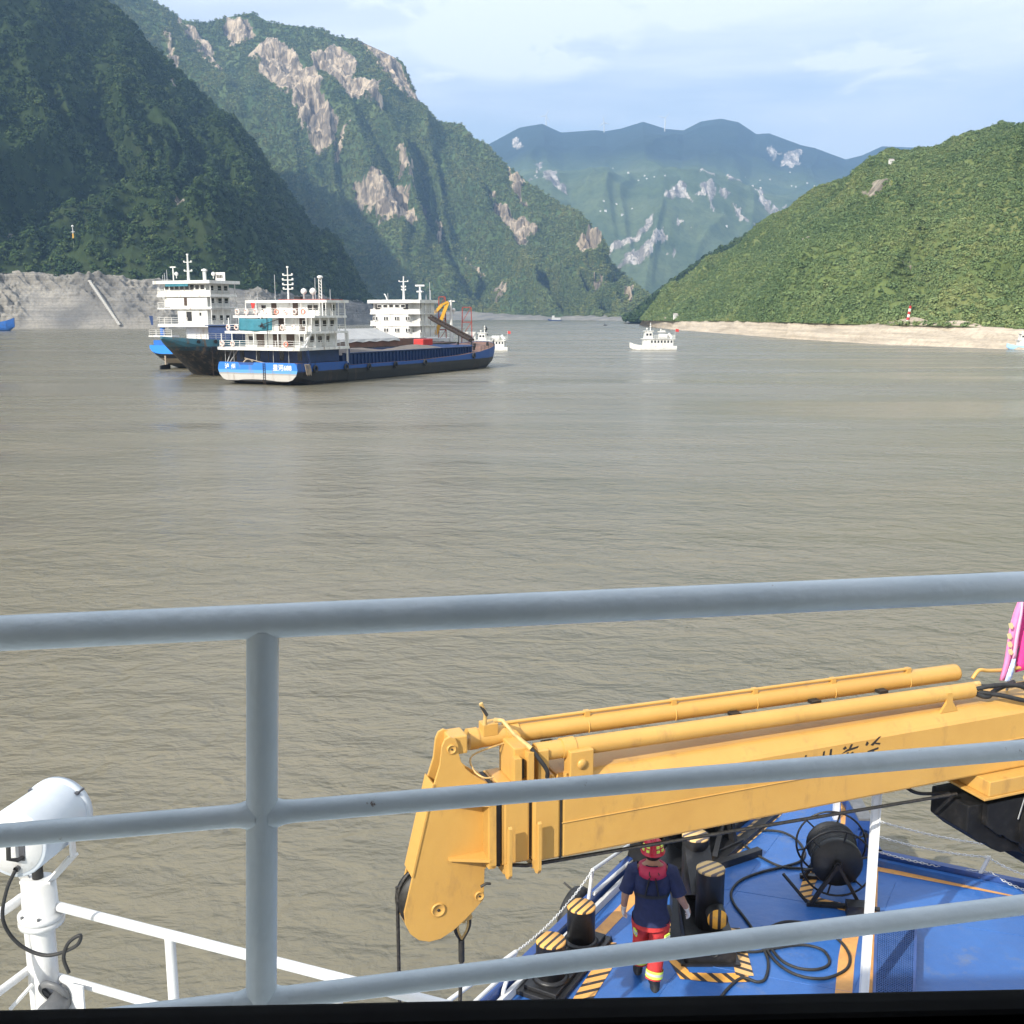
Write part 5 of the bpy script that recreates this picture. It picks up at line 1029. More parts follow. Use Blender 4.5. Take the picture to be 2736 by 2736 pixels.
# head: hair, ears, helmet with reflective squares, face
MB().loft([ring((0, -.002, 1.555), .062, .05), ring((0, .005, 1.59), .086, .085), ring((0, .008, 1.64), .094, .105), ring((0, .01, 1.68), .09, .10)]).build('hair', 'hair_black', pr)
for s in (-1, 1): MB().loft([ring((s * .094, .02, 1.585), .008, .012, 10), ring((s * .10, .015, 1.61), .012, .022, 10), ring((s * .098, .012, 1.635), .008, .018, 10)]).build('ear', 'skin', pr)
for s in (-1, 1): MB().loft([ring((s * .034, .108, 1.622), .004, .003, 8), ring((s * .034, .112, 1.628), .013, .006, 8), ring((s * .034, .108, 1.634), .004, .003, 8)]).build('eye', 'hair_black', pr)
MB().bar((-.022, .112, 1.568), (.022, .112, 1.568), .008, .008).build('mouth', 'life_vest_red', pr)
he = MB().loft([ring((0, .02, 1.632), .132, .150, 24), ring((0, .02, 1.640), .134, .152, 24), ring((0, .012, 1.648), .116, .132, 24), ring((0, .012, 1.70), .114, .128, 24), ring((0, .012, 1.75), .092, .104, 24), ring((0, .012, 1.778), .05, .06, 24), ring((0, .012, 1.784), .012, .016, 24)]).build('helmet', 'helmet_red', pr)
for x in (-.028, 0, .028): MB().tube([(x, -.118, 1.66), (x, -.116, 1.71), (x, -.09, 1.757), (x, -.03, 1.790), (x, .03, 1.792), (x, .09, 1.77)], .0065, 6).build('helmet_rib', 'helmet_red', he)
for a in (-118, -62, -150, -30):
    for z, r0, r1 in ((1.69, .117, .116), (1.735, .108, .103)):
        ca, sa = math.cos(R(a)), math.sin(R(a)); MB().box((r0 * ca * .99, .012 + r0 * 1.12 * sa, z), (.012, .036, .026), R(a)).build('reflective_square', 'reflective', he)
for s in (-1, 1): MB().tube([(s * .115, .0, 1.645), (s * .098, .03, 1.58), (s * .05, .075, 1.53), (0, .085, 1.525)], .006, 6).build('chin_strap', 'strap_black', he)
# life vest collar and back straps
lv = MB().loft([ring((0, .01, 1.475), .098, .088, 20), ring((0, .0, 1.498), .125, .112, 20, R(-8)), ring((0, -.012, 1.468), .165, .140, 20, R(12)), ring((0, -.02, 1.430), .172, .148, 20, R(17)), ring((0, -.015, 1.42), .15, .132, 20, R(17))], cap=False).build('vest_collar', 'life_vest_red', pr)
MB().tube([(-.03, -.105, 1.48), (-.035, -.15, 1.45), (-.02, -.158, 1.42)], .006, 6).tube([(.04, -.105, 1.48), (.075, -.14, 1.44)], .006, 6).build('seam_cord', 'strap_black', lv)
for s in (-1, 1): MB().bar((s * .03, -.158, 1.41), (s * .07, -.140, 1.20), .04, .008).build('back_strap', 'strap_black', pr)
MB().loft([ring((0, -.008, 1.155), .193, .136, 20), ring((0, -.008, 1.195), .20, .141, 20)], cap=False).build('waist_strap', 'strap_black', pr)
# ------------------------------------------------------------------ moored cargo ships and boats
mat('ship_white', (.74, .74, .72), .5, c2=(.60, .59, .55), scale=.9, dirt=(.26, .16, .09), dirt_amt=.75, dscale=1.5, dst=(1, 1, .16), dlo=.56, dhi=.70)
mat('ship_grey', (.42, .43, .44), .5, c2=(.34, .35, .36), scale=.8, dirt=(.25, .16, .10), dirt_amt=.5)
mat('ship_blue', (.020, .15, .52), .45, c2=(.03, .12, .40), scale=.5, dirt=(.10, .12, .16), dirt_amt=.4, dscale=.6)
mat('dark_navy', (.012, .035, .11), .5, c2=(.02, .05, .15), scale=.8, dirt=(.08, .05, .035), dirt_amt=.5)
mat('window_dark', (.018, .020, .024), .12, c2=(.03, .03, .035), scale=2)
mat('door_brown', (.05, .028, .018), .6, c2=(.08, .045, .03), scale=3)
mat('teal_tarp', (.025, .15, .20), .7, c2=(.035, .19, .25), scale=.8, bump=.4, bscale=2)
mat('rust_deck', (.22, .11, .075), .8, c2=(.14, .085, .065), scale=.6, dirt=(.07, .06, .055), dirt_amt=.6)
mat('cargo_grey', (.11, .095, .085), .95, c2=(.16, .135, .12), scale=.5, bump=.6, bscale=3)
mat('bright_red', (.52, .03, .025), .55, c2=(.42, .03, .025), scale=2)
mat('gantry_red', (.30, .05, .035), .6, c2=(.22, .04, .03), scale=1)
mat('gantry_yellow', (.68, .37, .03), .5, c2=(.56, .30, .03), scale=1)
mat('pale_blue_paint', (.30, .52, .74), .5, c2=(.36, .57, .77), scale=.6, dirt=(.35, .30, .25), dirt_amt=.35)
mat('pale_concrete', (.52, .50, .46), .9, c2=(.44, .42, .39), scale=.6)
mat('rusty_black', (.022, .016, .013), .9, c2=(.05, .03, .02), scale=2)
mat('tarp_grey', (.40, .40, .39), .8, c2=(.33, .33, .33), scale=.5, bump=.4, bscale=1.5)
mat('buoy_orange', (.62, .13, .07), .6, c2=(.75, .30, .22), scale=6)
mat('buoy_white', (.75, .70, .66), .6, c2=(.66, .45, .38), scale=3)
mat('tan_boot', (.42, .35, .27), .7, c2=(.30, .24, .18), scale=1)
DKS = (.020, .021, .024)
mat('hull_ship_one', DKS, .55, zbands=[(2.05, (.016, .075, .27))], c2=None, dirt=(.10, .065, .045), dirt_amt=.7, dscale=.9, dst=(1, 1, .2))
mat('transom_paint', (.025, .025, .027), .55, zbands=[(.62, (.44, .42, .39)), (1.55, (.30, .29, .28)), (1.78, (.10, .30, .62)), (2.25, (.022, .17, .58))], dirt=(.22, .17, .13), dirt_amt=.7, dscale=1.1, dst=(1, 1, .3))
mat('hull_mid_ship', DKS, .6, zbands=[(3.9, (.03, .03, .032)), (4.5, (.02, .05, .075)), (5.2, (.04, .13, .18))], dirt=(.12, .085, .06), dirt_amt=1, dscale=1.1, dst=(1, 1, .35), dlo=.5, dhi=.62)
mat('hull_left_ship', DKS, .55, zbands=[(1.1, (.42, .35, .27)), (2.1, (.03, .03, .032)), (3.0, (.022, .22, .72))], dirt=(.10, .09, .08), dirt_amt=.4, dscale=.6)
def hull(name, st, m, parent, deckm=None):
    """st: (X, half breadth, deck z, bottom z, bilge fullness 0..1)"""
    b = MB(); rings = []
    for X, w, zd, zb, fu in st:
        h_ = zd - zb
        pr_ = [(w, zd), (w, zd - .35 * h_), (w * (.97 * fu + .9 * (1 - fu)), zb + .32 * h_), (w * (.90 * fu + .72 * (1 - fu)), zb + .14 * h_), (w * (.72 * fu + .45 * (1 - fu)), zb + .03 * h_), (w * (.3 if fu > 0 else .06), zb)]
        rings.append([(X, y, z) for y, z in pr_] + [(X, -y, z) for y, z in pr_[::-1]])
    n = 12; vs = [p for r in rings for p in r]
    b.add(vs, [(i * n + j, i * n + j + 1, (i + 1) * n + j + 1, (i + 1) * n + j) for i in range(len(st) - 1) for j in range(n - 1)], False)
    b.add(rings[0], [tuple(range(n))]); b.add(rings[-1], [tuple(range(n))[::-1]])
    o = b.build(name, m, parent)
    d = MB(); vs = []
    for X, w, zd, zb, fu in st: vs += [(X, w - .12, zd - .06), (X, -w + .12, zd - .06)]
    d.add(vs, [(2 * i, 2 * i + 1, 2 * i + 3, 2 * i + 2) for i in range(len(st) - 1)]); d.build('deck', deckm or 'rust_deck', parent)
    return o
def rail(parent, pts, h=1.0, m='ship_white', r=.035, step=1.6, name='railing', lv=(.35, .68, 1.0)):
    b = MB(); pts = [Vector(p) for p in pts]
    for a, c_ in zip(pts[:-1], pts[1:]):
        for l in lv: b.bar(a + Vector((0, 0, h * l)), c_ + Vector((0, 0, h * l)), r * 1.6, r * 1.6)
        n = max(1, int((c_ - a).length / step))
        for k in range(n + 1): p = a.lerp(c_, k / n); b.bar(p, p + Vector((0, 0, h)), r * 1.8, r * 1.8)
    return b.build(name, m, parent)
def win(parent, x, y, z, w, h, face, name='window', m='window_dark', fm=True):
    """opening on a wall; face '-x','+x','-y','+y' is the outward direction"""
    t = .05
    d = (t, w, h) if face[1] == 'x' else (w, t, h)
    o = MB().box((x, y, z), d).build(name, m, parent)
    if fm:
        f = MB()
        for s in (-1, 1):
            if face[1] == 'x': f.box((x, y + s * (w / 2 + .04), z), (t + .05, .08, h + .16)); f.box((x, y, z + s * (h / 2 + .04)), (t + .05, w, .08))
            else: f.box((x + s * (w / 2 + .04), y, z), (.08, t + .05, h + .16)); f.box((x, y, z + s * (h / 2 + .04)), (w, t + .05, .08))
        f.build('frame', 'ship_white', o)
    return o
def mast(parent, x, y, z, h, arms, m='ship_white', r=.16, name='mast'):
    b = MB().tube([(x, y, z), (x, y, z + h)], [r, r * .45], 8)
    for f, w in arms: b.bar((x, y - w / 2, z + h * f), (x, y + w / 2, z + h * f), .12, .12)
    o = b.build(name, m, parent)
    for f, w in arms:
        for s in (-1, 1): MB().box((x, y + s * w / 2 * .9, z + h * f + .16), (.22, .22, .26)).build('lamp', m, o)
    return o
def radar(parent, x, y, z, h=1.6):
    o = MB().tube([(x, y, z), (x, y, z + h)], .12, 8).bar((x, y - .7, z + h + .1), (x, y + .7, z + h + .1), .2, .22).build('radar', 'ship_white', parent); return o
def dome(parent, x, y, z, r=.45):
    return MB().lathe([(.08, -r * 2.2), (.08, -r), (r * .8, -r * .6), (r, 0), (r * .75, r * .65), (.02, r)], (x, y, z), None, 14).build('radome', 'ship_white', parent)
def txt(s, size, loc, rot, parent, m, name='painted_name'):
    cu = bpy.data.curves.new(name, 'FONT'); cu.body = s; cu.size = size; cu.extrude = .015; cu.offset = .022 * size
    tmp = bpy.data.objects.new(name, cu); C.objects.link(tmp); dg = bpy.context.evaluated_depsgraph_get(); dg.update()
    me = bpy.data.meshes.new_from_object(tmp.evaluated_get(dg)); bpy.data.objects.remove(tmp)
    o = bpy.data.objects.new(name, me); C.objects.link(o); me.materials.clear(); me.materials.append(MATS[m]); o.parent = parent; o.location = loc; o.rotation_euler = rot
    return o
HD = Vector((.44, .898, 0)).normalized(); HZ = math.atan2(HD.y, HD.x); PT = Vector((-HD.y, HD.x, 0))
# ================= ship one: stern towards us, blue transom
S1 = Vector((-31.76, 159.8, 0)) + PT * 7.75
s1 = thing('cargo_ship', 'nearest cargo ship with bright blue lettered stern and teal tarpaulin on its white decks', 'ship', S1, HZ, 'moored cargo ships')
st = [(0, 7.5, 3.35, .55, .75), (1.2, 7.75, 3.35, .1, .85), (4, 7.75, 3.32, -.8, 1), (12.6, 7.75, 3.25, -1, 1), (13.0, 7.75, 2.6, -1, 1), (36, 7.75, 2.6, -1, 1), (50, 7.75, 2.95, -1, 1), (58, 7.7, 3.4, -1, .95), (63, 7.2, 3.85, -.7, .85), (67, 6.2, 4.25, .2, .7), (70.5, 4.6, 4.6, 1.7, .5), (72.5, 3.0, 4.8, 2.9, .4), (73.5, 1.6, 4.95, 3.8, .3)]
hull('hull', st, 'hull_ship_one', s1)
tz = [(-7.6, 2.3), (-7.45, 3.0), (-7.1, 3.38), (-3.6, 3.38), (-3.25, 2.98), (-.75, 2.98), (-.45, 3.38), (7.1, 3.38), (7.45, 3.0), (7.6, 2.3), (7.3, 1.5), (6.6, .85), (5.6, .55), (4.4, .52), (2.8, .72), (1, .82), (-1, .82), (-2.8, .75), (-4.2, .55), (-5.6, .5), (-6.6, .8), (-7.3, 1.5)]
tz = [(-y, z) for y, z in tz]
trn = MB().prism(tz, lambda u, v, w: (w, u, v), -.14, -.02).build('transom', 'transom_paint', s1)
for y in (6.55, 5.35): pass
txt('泸', .85, (-.15, 6.2, 2.42), (R(90), 0, R(-90)), trn, 'ship_white'); txt('州', .85, (-.15, 4.95, 2.42), (R(90), 0, R(-90)), trn, 'ship_white')
txt('星河688', 1.0, (-.15, -3.05, 2.30), (R(90), 0, R(-90)), trn, 'ship_white')
lad = MB()
for y in (-1.25, -1.62): lad.bar((-.22, y, 3.3), (-.22, y, -.3), .06, .06)
for k in range(11): lad.bar((-.22, -1.25, -.2 + k * .34), (-.22, -1.62, -.2 + k * .34), .05, .05)
lad.build('boarding_ladder', 'rusty_black', s1)
mg = MB().tube(smooth_path([(.2, 2.9, 3.2), (.4, 2.4, 3.75), (.5, 1.6, 3.7), (.4, 1.0, 3.2)], 5), .12, 6).bar((.3, 2.6, 4.0), (.5, -1.0, 3.3), .16, .1); mg.build('mooring_gear', 'tan_boot', s1)
MB().box((.5, 1.7, 3.25), (.6, 1.5, .45)).build('winch', 'bitt_black', s1)
# deckhouse levels
MB().bb(3.2, 12, -6.6, 6.6, 3.3, 5.2).build('lower_house', 'dark_navy', s1)
for y in (-5.6, -2.2, 2.4, 5.5): win(s1, 3.18, y, 4.35, .8, 1.5, '-x', 'door', 'window_dark', False)
for y in (6.9, 5.2, .8, -2.4, -5.3): MB().tube([(.9, y, 3.3), (.9, y, 5.2)], .05, 6).build('stanchion', 'ship_grey', s1)
MB().bar((1.0, 6.1, 3.3), (2.4, 5.6, 5.2), .14, .14).bar((1.0, 6.6, 3.3), (2.2, 6.6, 5.2), .14, .14).build('stairway', 'ship_grey', s1)
def slab(x0, x1, y0, y1, z, th=.42, name='deck_slab'):
    pl = [(x0 + .5, y0), (x0, y0 + .9), (x0 - .12, 0), (x0, y1 - .9), (x0 + .5, y1), (x1, y1), (x1, y0)]
    return MB().prism(pl, lambda u, v, w: (u, v, w), z - th, z).build(name, 'ship_white', s1)
slab(-.2, 13.2, -7.85, 7.85, 5.62); slab(1.6, 12.6, -7.85, 7.85, 8.02, .36); slab(3.7, 12.6, -7.85, 7.85, 10.4, .36); slab(6.8, 13.2, -7.9, 7.9, 12.75, .42, 'roof')
MB().bb(8.2, 13.0, -6.9, 2.0, 12.76, 12.9).build('roof_canvas', 'gantry_red', s1)
for z0, z1, x0, y0, y1, nm in ((5.62, 7.66, 4.2, -6.3, 5.6, 'first'), (8.02, 10.04, 5.4, -6.4, 6.2, 'second'), (10.4, 12.33, 7.8, -6.3, 5.8, 'third')):
    MB().bb(x0, 12.0, y0, y1, z0, z1).build('house_wall', 'ship_white', s1)
    zz = z0 + 1.2
    for y in ((-3.2, 2.6, -.6) if nm == 'first' else (-4.6, -.6, 3.4) if nm == 'second' else (-1.6, 2.6)): win(s1, x0 - .02, y, z0 + 1.0, 1.0 if nm != 'first' else 1.5, 1.9, '-x', 'door', 'door_brown', False)
    for y in ((-5.2, 4.4) if nm != 'third' else (-4.4, -5.5, 4.6)): win(s1, x0 - .02, y, zz, .9, .8, '-x')
    for x in (x0 + 1.2, x0 + 3.2, x0 + 5.2):
        if x < 11.6: win(s1, x, y0 - .02, zz, 1.0, .9, '-y'); 
# side galleries: posts and rails
for z0, z1, x0 in ((5.62, 7.66, .3), (8.02, 10.04, 2.1), (10.4, 12.33, 4.2)):
    for x in np.linspace(x0 + 1.5, 12.3, 5): MB().bar((x, -7.7, z0), (x, -7.7, z1), .12, .12).build('pillar', 'ship_white', s1)
    for y in (-7.4, -3.4, 1.2, 5.4, 7.5):
        if z0 < 9 or y not in (1.2,): MB().bar((x0 + .6 if z0 < 10 else 6.9, y, z0), (x0 + .6 if z0 < 10 else 6.9, y, z1), .12, .12).build('pillar', 'ship_white', s1)
    rail(s1, [(12.5, -7.7, z0), (x0 + .4, -7.7, z0)]); rail(s1, [(x0 + .4, -7.7, z0), (x0, -6.8, z0), (x0 - .1, 0, z0), (x0, 6.8, z0), (x0 + .4, 7.7, z0)])
MB().bar((1.4, -7.7, 5.62), (3.4, -7.72, 8.0), .45, .2).bar((12.8, -7.72, 3.0), (12.8, -7.72, 8.0), .3, .3).build('side_brace', 'ship_white', s1)
MB().bar((2.8, -7.8, 3.0), (2.2, -7.8, 5.2), .3, .3).bar((12.9, -7.8, 2.6), (12.9, -7.8, 5.2), .3, .3).build('side_brace', 'dark_navy', s1)
tp = MB(); vs = []
for i in range(9):
    for j in range(13): vs.append((1.55 - .10 * math.sin(j * 1.3) - .12 * (i / 8), 4.4 - j * .53, 10.0 - i * .23 - .12 * math.sin(j * .26)))
tp.add(vs, [(i * 13 + j, i * 13 + j + 1, (i + 1) * 13 + j + 1, (i + 1) * 13 + j) for i in range(8) for j in range(12)], True)
o = tp.build('tarpaulin', 'teal_tarp', s1); sd = o.modifiers.new('s', 'SOLIDIFY'); sd.thickness = .04
MB().bar((1.2, -1.2, 10.0), (1.0, -1.4, 2.6), .10, .10).bar((1.2, -3.6, 9.9), (.9, .2, 8.8), .10, .10).add([(1.0, -.9, 8.6), (1.0, .1, 8.6), (1.0, -.4, 9.4)], [(0, 1, 2)]).build('davit', 'bitt_black', s1)
MB().bb(7.0, 7.05, -.6, -.1, 10.5, 10.9).build('red_box', 'bright_red', s1)
mast(s1, 8.6, .3, 12.75, 5.2, ((.95, .1), (.74, 1.9), (.6, 2.1), (.46, 2.1), (.33, 1.9)))
ft = MB()
for s in (-.25, .25): ft.bar((9.5, -5.2 + s, 12.75), (9.5, -5.2 + s, 16.0), .1, .1)
for k in range(6): ft.bar((9.5, -5.45, 13 + k * .5), (9.5, -4.95, 13.4 + k * .5), .06, .06)
ft.lathe([(.2, 16.0), (.45, 16.15), (.45, 16.35), (.25, 16.5)], (9.5, -5.2, 0), None, 12); ft.build('radar_tower', 'ship_white', s1)
dome(s1, 9.0, -2.4, 14.1, .5); dome(s1, 9.2, -4.0, 14.1, .55); MB().bb(8.6, 9.2, -2.0, -.8, 12.76, 13.3).build('winch', 'bitt_black', s1)
for y, h in ((3.2, 4.0), (-4.6, 3.4), (-7.4, 1.6), (6.8, 1.2)): MB().bar((9, y, 12.75), (9, y, 12.75 + h), .07, .07).build('whip_aerial', 'ship_grey', s1)
MB().bar((6.9, 6.3, 12.7), (6.7, 6.3, 13.6), .06, .06).build('ensign_staff', 'ship_grey', s1)
MB().add([(6.7, 6.3, 12.4), (6.7, 5.4, 12.3), (6.7, 5.7, 11.5), (6.7, 6.1, 11.4)], [(0, 1, 2, 3)]).build('ensign', 'bright_red', s1)
# hold with ribbed coaming and cargo
MB().bb(13.6, 57.2, -6.3, -6.12, 2.5, 4.35).bb(13.6, 57.2, 6.12, 6.3, 2.5, 4.35).bb(13.4, 13.6, -6.3, 6.3, 2.5, 4.1).bb(57.2, 57.4, -6.3, 6.3, 2.5, 4.7).build('hold_coaming', 'dark_navy', s1)
MB().bb(13.6, 57.2, -6.62, -6.05, 4.35, 4.47).build('coaming_top', 'dark_navy', s1)
rib = MB().bb(-.06, .06, -.26, 0, 0, 1.7).mesh('coaming_rib')
rib.materials.append(MATS['dark_navy'])
for k in range(40): o = bpy.data.objects.new('coaming_rib', rib); C.objects.link(o); o.parent = s1; o.location = (14.2 + k * 1.08, -6.31, 2.55)
pile = MB(); NX, NY = 30, 12; vs = []
for i in range(NX + 1):
    for j in range(NY + 1):
        f, g_ = i / NX, j / NY; vs.append((13.8 + 43.2 * f, -6.1 + 12.2 * g_, 3.5 + 1.7 * min(1, f * 3, (1 - f) * 4) * math.sin(g_ * math.pi) ** .7 * (.7 + .3 * math.sin(f * 9)) + .12 * random.Random(i * 50 + j).random()))
pile.add(vs, [(i * (NY + 1) + j, i * (NY + 1) + j + 1, (i + 1) * (NY + 1) + j + 1, (i + 1) * (NY + 1) + j) for i in range(NX) for j in range(NY)], True); pile.build('gravel_cargo', 'cargo_grey', s1)
rail(s1, [(59, -7.4, 3.5), (63, -7.0, 3.85), (67, -6.0, 4.25), (70.5, -4.4, 4.6), (72.6, -2.6, 4.8)], .9, 'bitt_black')
for x, y, z in ((60.5, -5.0, 3.6), (64.5, -3, 3.95), (67.5, -4.4, 4.2), (66.5, 2, 4.2)): MB().tube([(x, y, z), (x, y, z + .8)], .25, 10).build('bollard', 'bitt_black', s1)
MB().bb(49.5, 53.2, .2, 2.4, 4.7, 5.9).build('red_skip', 'bright_red', s1, .1)
# mooring ropes hanging over the quarter, tyres along the side
for k in range(6): MB().tube(smooth_path([(1.4 + .25 * k, -7.82, 3.2), (1.5 + .25 * k, -7.95, 2.3 - .2 * (k % 3)), (1.7 + .22 * k, -7.9, 1.6 - .15 * (k % 2)), (1.9 + .2 * k, -7.85, 2.5)], 4), .06, 5).build('mooring_rope', 'tan_boot', s1)
def hang_tyre(X, z, label):
    w = S1 + HD * X - PT * 7.95
    o = MB().torus((0, 0, 0), Matrix.Rotation(R(90), 3, 'X'), .42, .17, 16, 8).tube([(0, 0, .45), (0, .1, 1.2)], .03, 5).build('ship_tyre', 'rubber', None, 0, (w.x, w.y, z), HZ)
    tag(o, label, 'tyre', 'tyre fenders on the nearest ship')
for X, z, l in ((3.9, 2.4, 'first'), (12.0, 2.35, 'second'), (18.5, 2.1, 'third'), (26.6, 2.1, 'fourth'), (36.5, 2.1, 'fifth'), (55.0, 2.7, 'sixth')): hang_tyre(X, z, l + ' black tyre from the stern on the side of the nearest cargo ship')
def life_ring(X, Y, z, label, m, rz=0):
    w = S1 + HD * X + PT * Y
    t = thing('life_ring', label, 'life ring', (w.x, w.y, z), HZ, 'life rings on the nearest ship')
    MB().torus((0, 0, 0), Matrix.Rotation(R(90), 3, 'Y'), .34, .10, 20, 8).build('ring', m, t)
    g = MB()
    for a in (.8, 2.37, 3.94, 5.5): g.torus((0, .34 * math.cos(a), .34 * math.sin(a)), Matrix.Rotation(a, 3, 'X') @ Matrix.Identity(3), .105, .02, 10, 5)
    o = g.build('grip_bands', 'buoy_orange' if m == 'buoy_white' else 'buoy_white', t); o['kind'] = 'stuff'
od = ('leftmost', 'second', 'third', 'fourth', 'fifth', 'sixth', 'seventh', 'eighth')
for k, y in enumerate((6.3, 4.5, 2.7, .9, -1.3, -3.0, -4.7, -6.3)): life_ring(3.45, y, 10.95, f'{od[k]} life ring from the left on the upper deck rail of the nearest ship' if k else 'leftmost life ring on the upper deck rail of the nearest ship', 'buoy_orange' if k in (4, 7) else 'buoy_white')
for y, lb in ((6.5, 'outer of two life rings left of the teal tarpaulin'), (4.9, 'life ring next to the left end of the teal tarpaulin'), (-3.9, 'life ring just right of the teal tarpaulin'), (-6.0, 'life ring at the right end of the tarpaulin deck rail')): life_ring(1.4, y, 8.6, lb, 'buoy_white')
for y, lb, m in ((6.2, 'outer left life ring on the lowest white deck rail', 'buoy_white'), (4.2, 'second life ring on the lowest white deck rail', 'buoy_white'), (-5.9, 'orange life ring on the right of the lowest white deck rail', 'buoy_orange')): life_ring(-.45, y, 6.15, lb, m)
# ================= middle ship: rusty teal bow towards us, white house far aft
MH = -HD; MP = -PT                     # its heading and its port side (image right)
MO = Vector((-53.9, 178.7, 0)) - MP * 4.8 - MH * 87.5
s2 = thing('cargo_ship', 'cargo ship with rusty teal bow towards us and tall white house with pale blue base', 'ship', MO, math.atan2(MH.y, MH.x), 'moored cargo ships')
hull('hull', [(0, 7.2, 4.2, .6, .7), (3, 7.6, 4.2, -1, 1), (30, 7.6, 3.9, -1, 1), (66, 7.6, 4.3, -1, 1), (72, 7.5, 5.0, -1, .95), (73, 7.5, 6.1, -1, .6), (75, 7.2, 6.15, -1, .1), (77, 6.6, 6.2, -.8, -.5), (79.5, 5.5, 6.3, .9, -.8), (82, 4.3, 6.4, 2.6, -.8), (85, 2.7, 6.6, 4.5, -.8), (87, 1.4, 6.8, 5.7, -.8), (88.3, .25, 6.95, 6.5, -.8)], 'hull_mid_ship', s2)
rail(s2, [(74, 7.0, 6.1), (79, 5.7, 6.25), (85, 2.5, 6.6)], 1.0, 'ship_grey')
MB().bb(74.5, 78, 1.0, 6.2, 6.1, 8.6).build('forecastle_house', 'dark_navy', s2); MB().bb(74.2, 78.4, .6, 6.6, 8.6, 8.75).build('forecastle_roof', 'dark_navy', s2)
for x, y in ((80.8, 4.9), (83.4, 3.5)): MB().tube([(x, y, 6.0), (x + .2, y + .35, 6.0)], .3, 10).build('fairlead', 'bitt_black', s2)
an = MB().tube([(80.8, 4.2, 4.7), (81.3, 5.0, 4.6)], .55, 12); an.build('hawse_pipe', 'bitt_black', s2)
ac = MB()
for k in range(24): ac.torus((81.6, 4.9, 4.4 - k * .2), Matrix.Rotation(R(90 if k % 2 else 0), 3, 'Z') @ Matrix.Rotation(R(90), 3, 'X'), .11, .035, 8, 5)
o = ac.build('anchor_chain', 'rusty_black', s2); o['kind'] = 'stuff'
MB().bb(18, 70, -6.2, 6.2, 3.9, 5.3).build('hold_coaming', 'rust_deck', s2)
tv = []; tf = []
for i in range(17):
    for j, (y, z) in enumerate(((-6.6, 5.0), (-6.2, 5.6), (0, 7.6), (6.2, 5.6), (6.6, 4.9 + .25 * (i % 2)))): tv.append((24 + i * 2.4, y, z))
tf = [(i * 5 + j, i * 5 + j + 1, (i + 1) * 5 + j + 1, (i + 1) * 5 + j) for i in range(16) for j in range(4)]
o = MB().add(tv, tf).build('hatch_tarpaulin', 'tarp_grey', s2); sd = o.modifiers.new('s', 'SOLIDIFY'); sd.thickness = .06
X1 = 14.8; Y0, Y1 = -7.9, 5.4
def mslab(x0, x1, y0, y1, z, th, nm='deck_slab'): return MB().prism([(x0, y0), (x0, y1), (x1 - 1.2, y1), (x1, y1 - 2.2), (x1 + .35, (y0 + y1) / 2), (x1, y0 + 2.2), (x1 - 1.2, y0)], lambda u, v, w: (u, v, w), z - th, z).build(nm, 'ship_white', s2)
MB().bb(7, X1 - .3, Y0 + 2.2, Y1 - 2.2, 3.9, 5.55).build('house_base', 'pale_blue_paint', s2)
MB().tube(smooth_path([(X1 - .26, Y1 - 3.3, 5.0), (X1 - .26, Y1 - 4.2, 5.4), (X1 - .26, Y1 - 6, 5.15), (X1 - .26, Y1 - 8, 5.45), (X1 - .26, Y1 - 9.6, 5.3), (X1 - .26, Y1 - 10.6, 5.1)], 4), .10, 5).build('painted_wave', 'dark_navy', s2)
MB().prism([(6.5, Y0 + .3), (6.5, Y1 - .3), (X1 - 2, Y1 - .3), (X1 - 1.9, Y1 - 2.2), (X1, Y1 - 2.3), (X1 + .25, (Y0 + Y1) / 2), (X1, Y0 + 2.3), (X1 - 1.9, Y0 + 2.2), (X1 - 2, Y0 + .3)], lambda u, v, w: (u, v, w), 5.5, 13.1).build('house_wall', 'ship_white', s2)
for z in (5.6, 8.2, 10.85): mslab(6, X1 + .05, Y0 - .1, Y1 + .1, z, .25)
mslab(6, X1 + .5, Y0 - .4, Y1 + .4, 13.85, .75, 'roof')
for z in (5.6, 8.2, 10.85):
    MB().prism([(X1 - 1.9, Y1), (X1 - 1.2, Y1), (X1 + .02, Y1 - 2.2), (X1 - .1, Y1 - 2.4)], lambda u, v, w: (u, v, w), z, z + .95).build('bulwark', 'ship_white', s2)
    MB().prism([(X1 - 1.9, Y0), (X1 - 1.2, Y0), (X1 + .02, Y0 + 2.2), (X1 - .1, Y0 + 2.4)], lambda u, v, w: (u, v, w), z, z + .95).build('bulwark', 'ship_white', s2)
    for yy, s in ((Y1 - 1.2, 1), (Y0 + 1.2, -1)): MB().box((X1 - 2.15, yy, z + 1.75), (.3, 1.9, 1.4)).build('gallery_shade', 'window_dark', s2)  # dark boxes stand in for the shade inside the galleries
for z in (7.05, 9.65):
    for y in (3.2, .3, -2.6, -5.5): 
        for dy in (-.33, .33): win(s2, X1 + .26, y + dy - .1, z, .42, .75, '+x')
for y in np.linspace(1.9, -4.4, 5): win(s2, X1 + .24, y, 12.45, 1.05, .6, '+x')
for y in (Y1 - 2.9, Y0 + 2.9): win(s2, X1 + .1, y, 12.3, 1.2, 1.1, '+x', fm=False)
for z in (5.6, 8.2, 10.85):
    rail(s2, [(6.2, Y1, z), (X1 - 2, Y1, z)]); 
    for x in (6.4, 9, 11.6): MB().bar((x, Y1 + .05, z), (x, Y1 + .05, z + 2.5), .14, .14).build('pillar', 'ship_grey', s2)
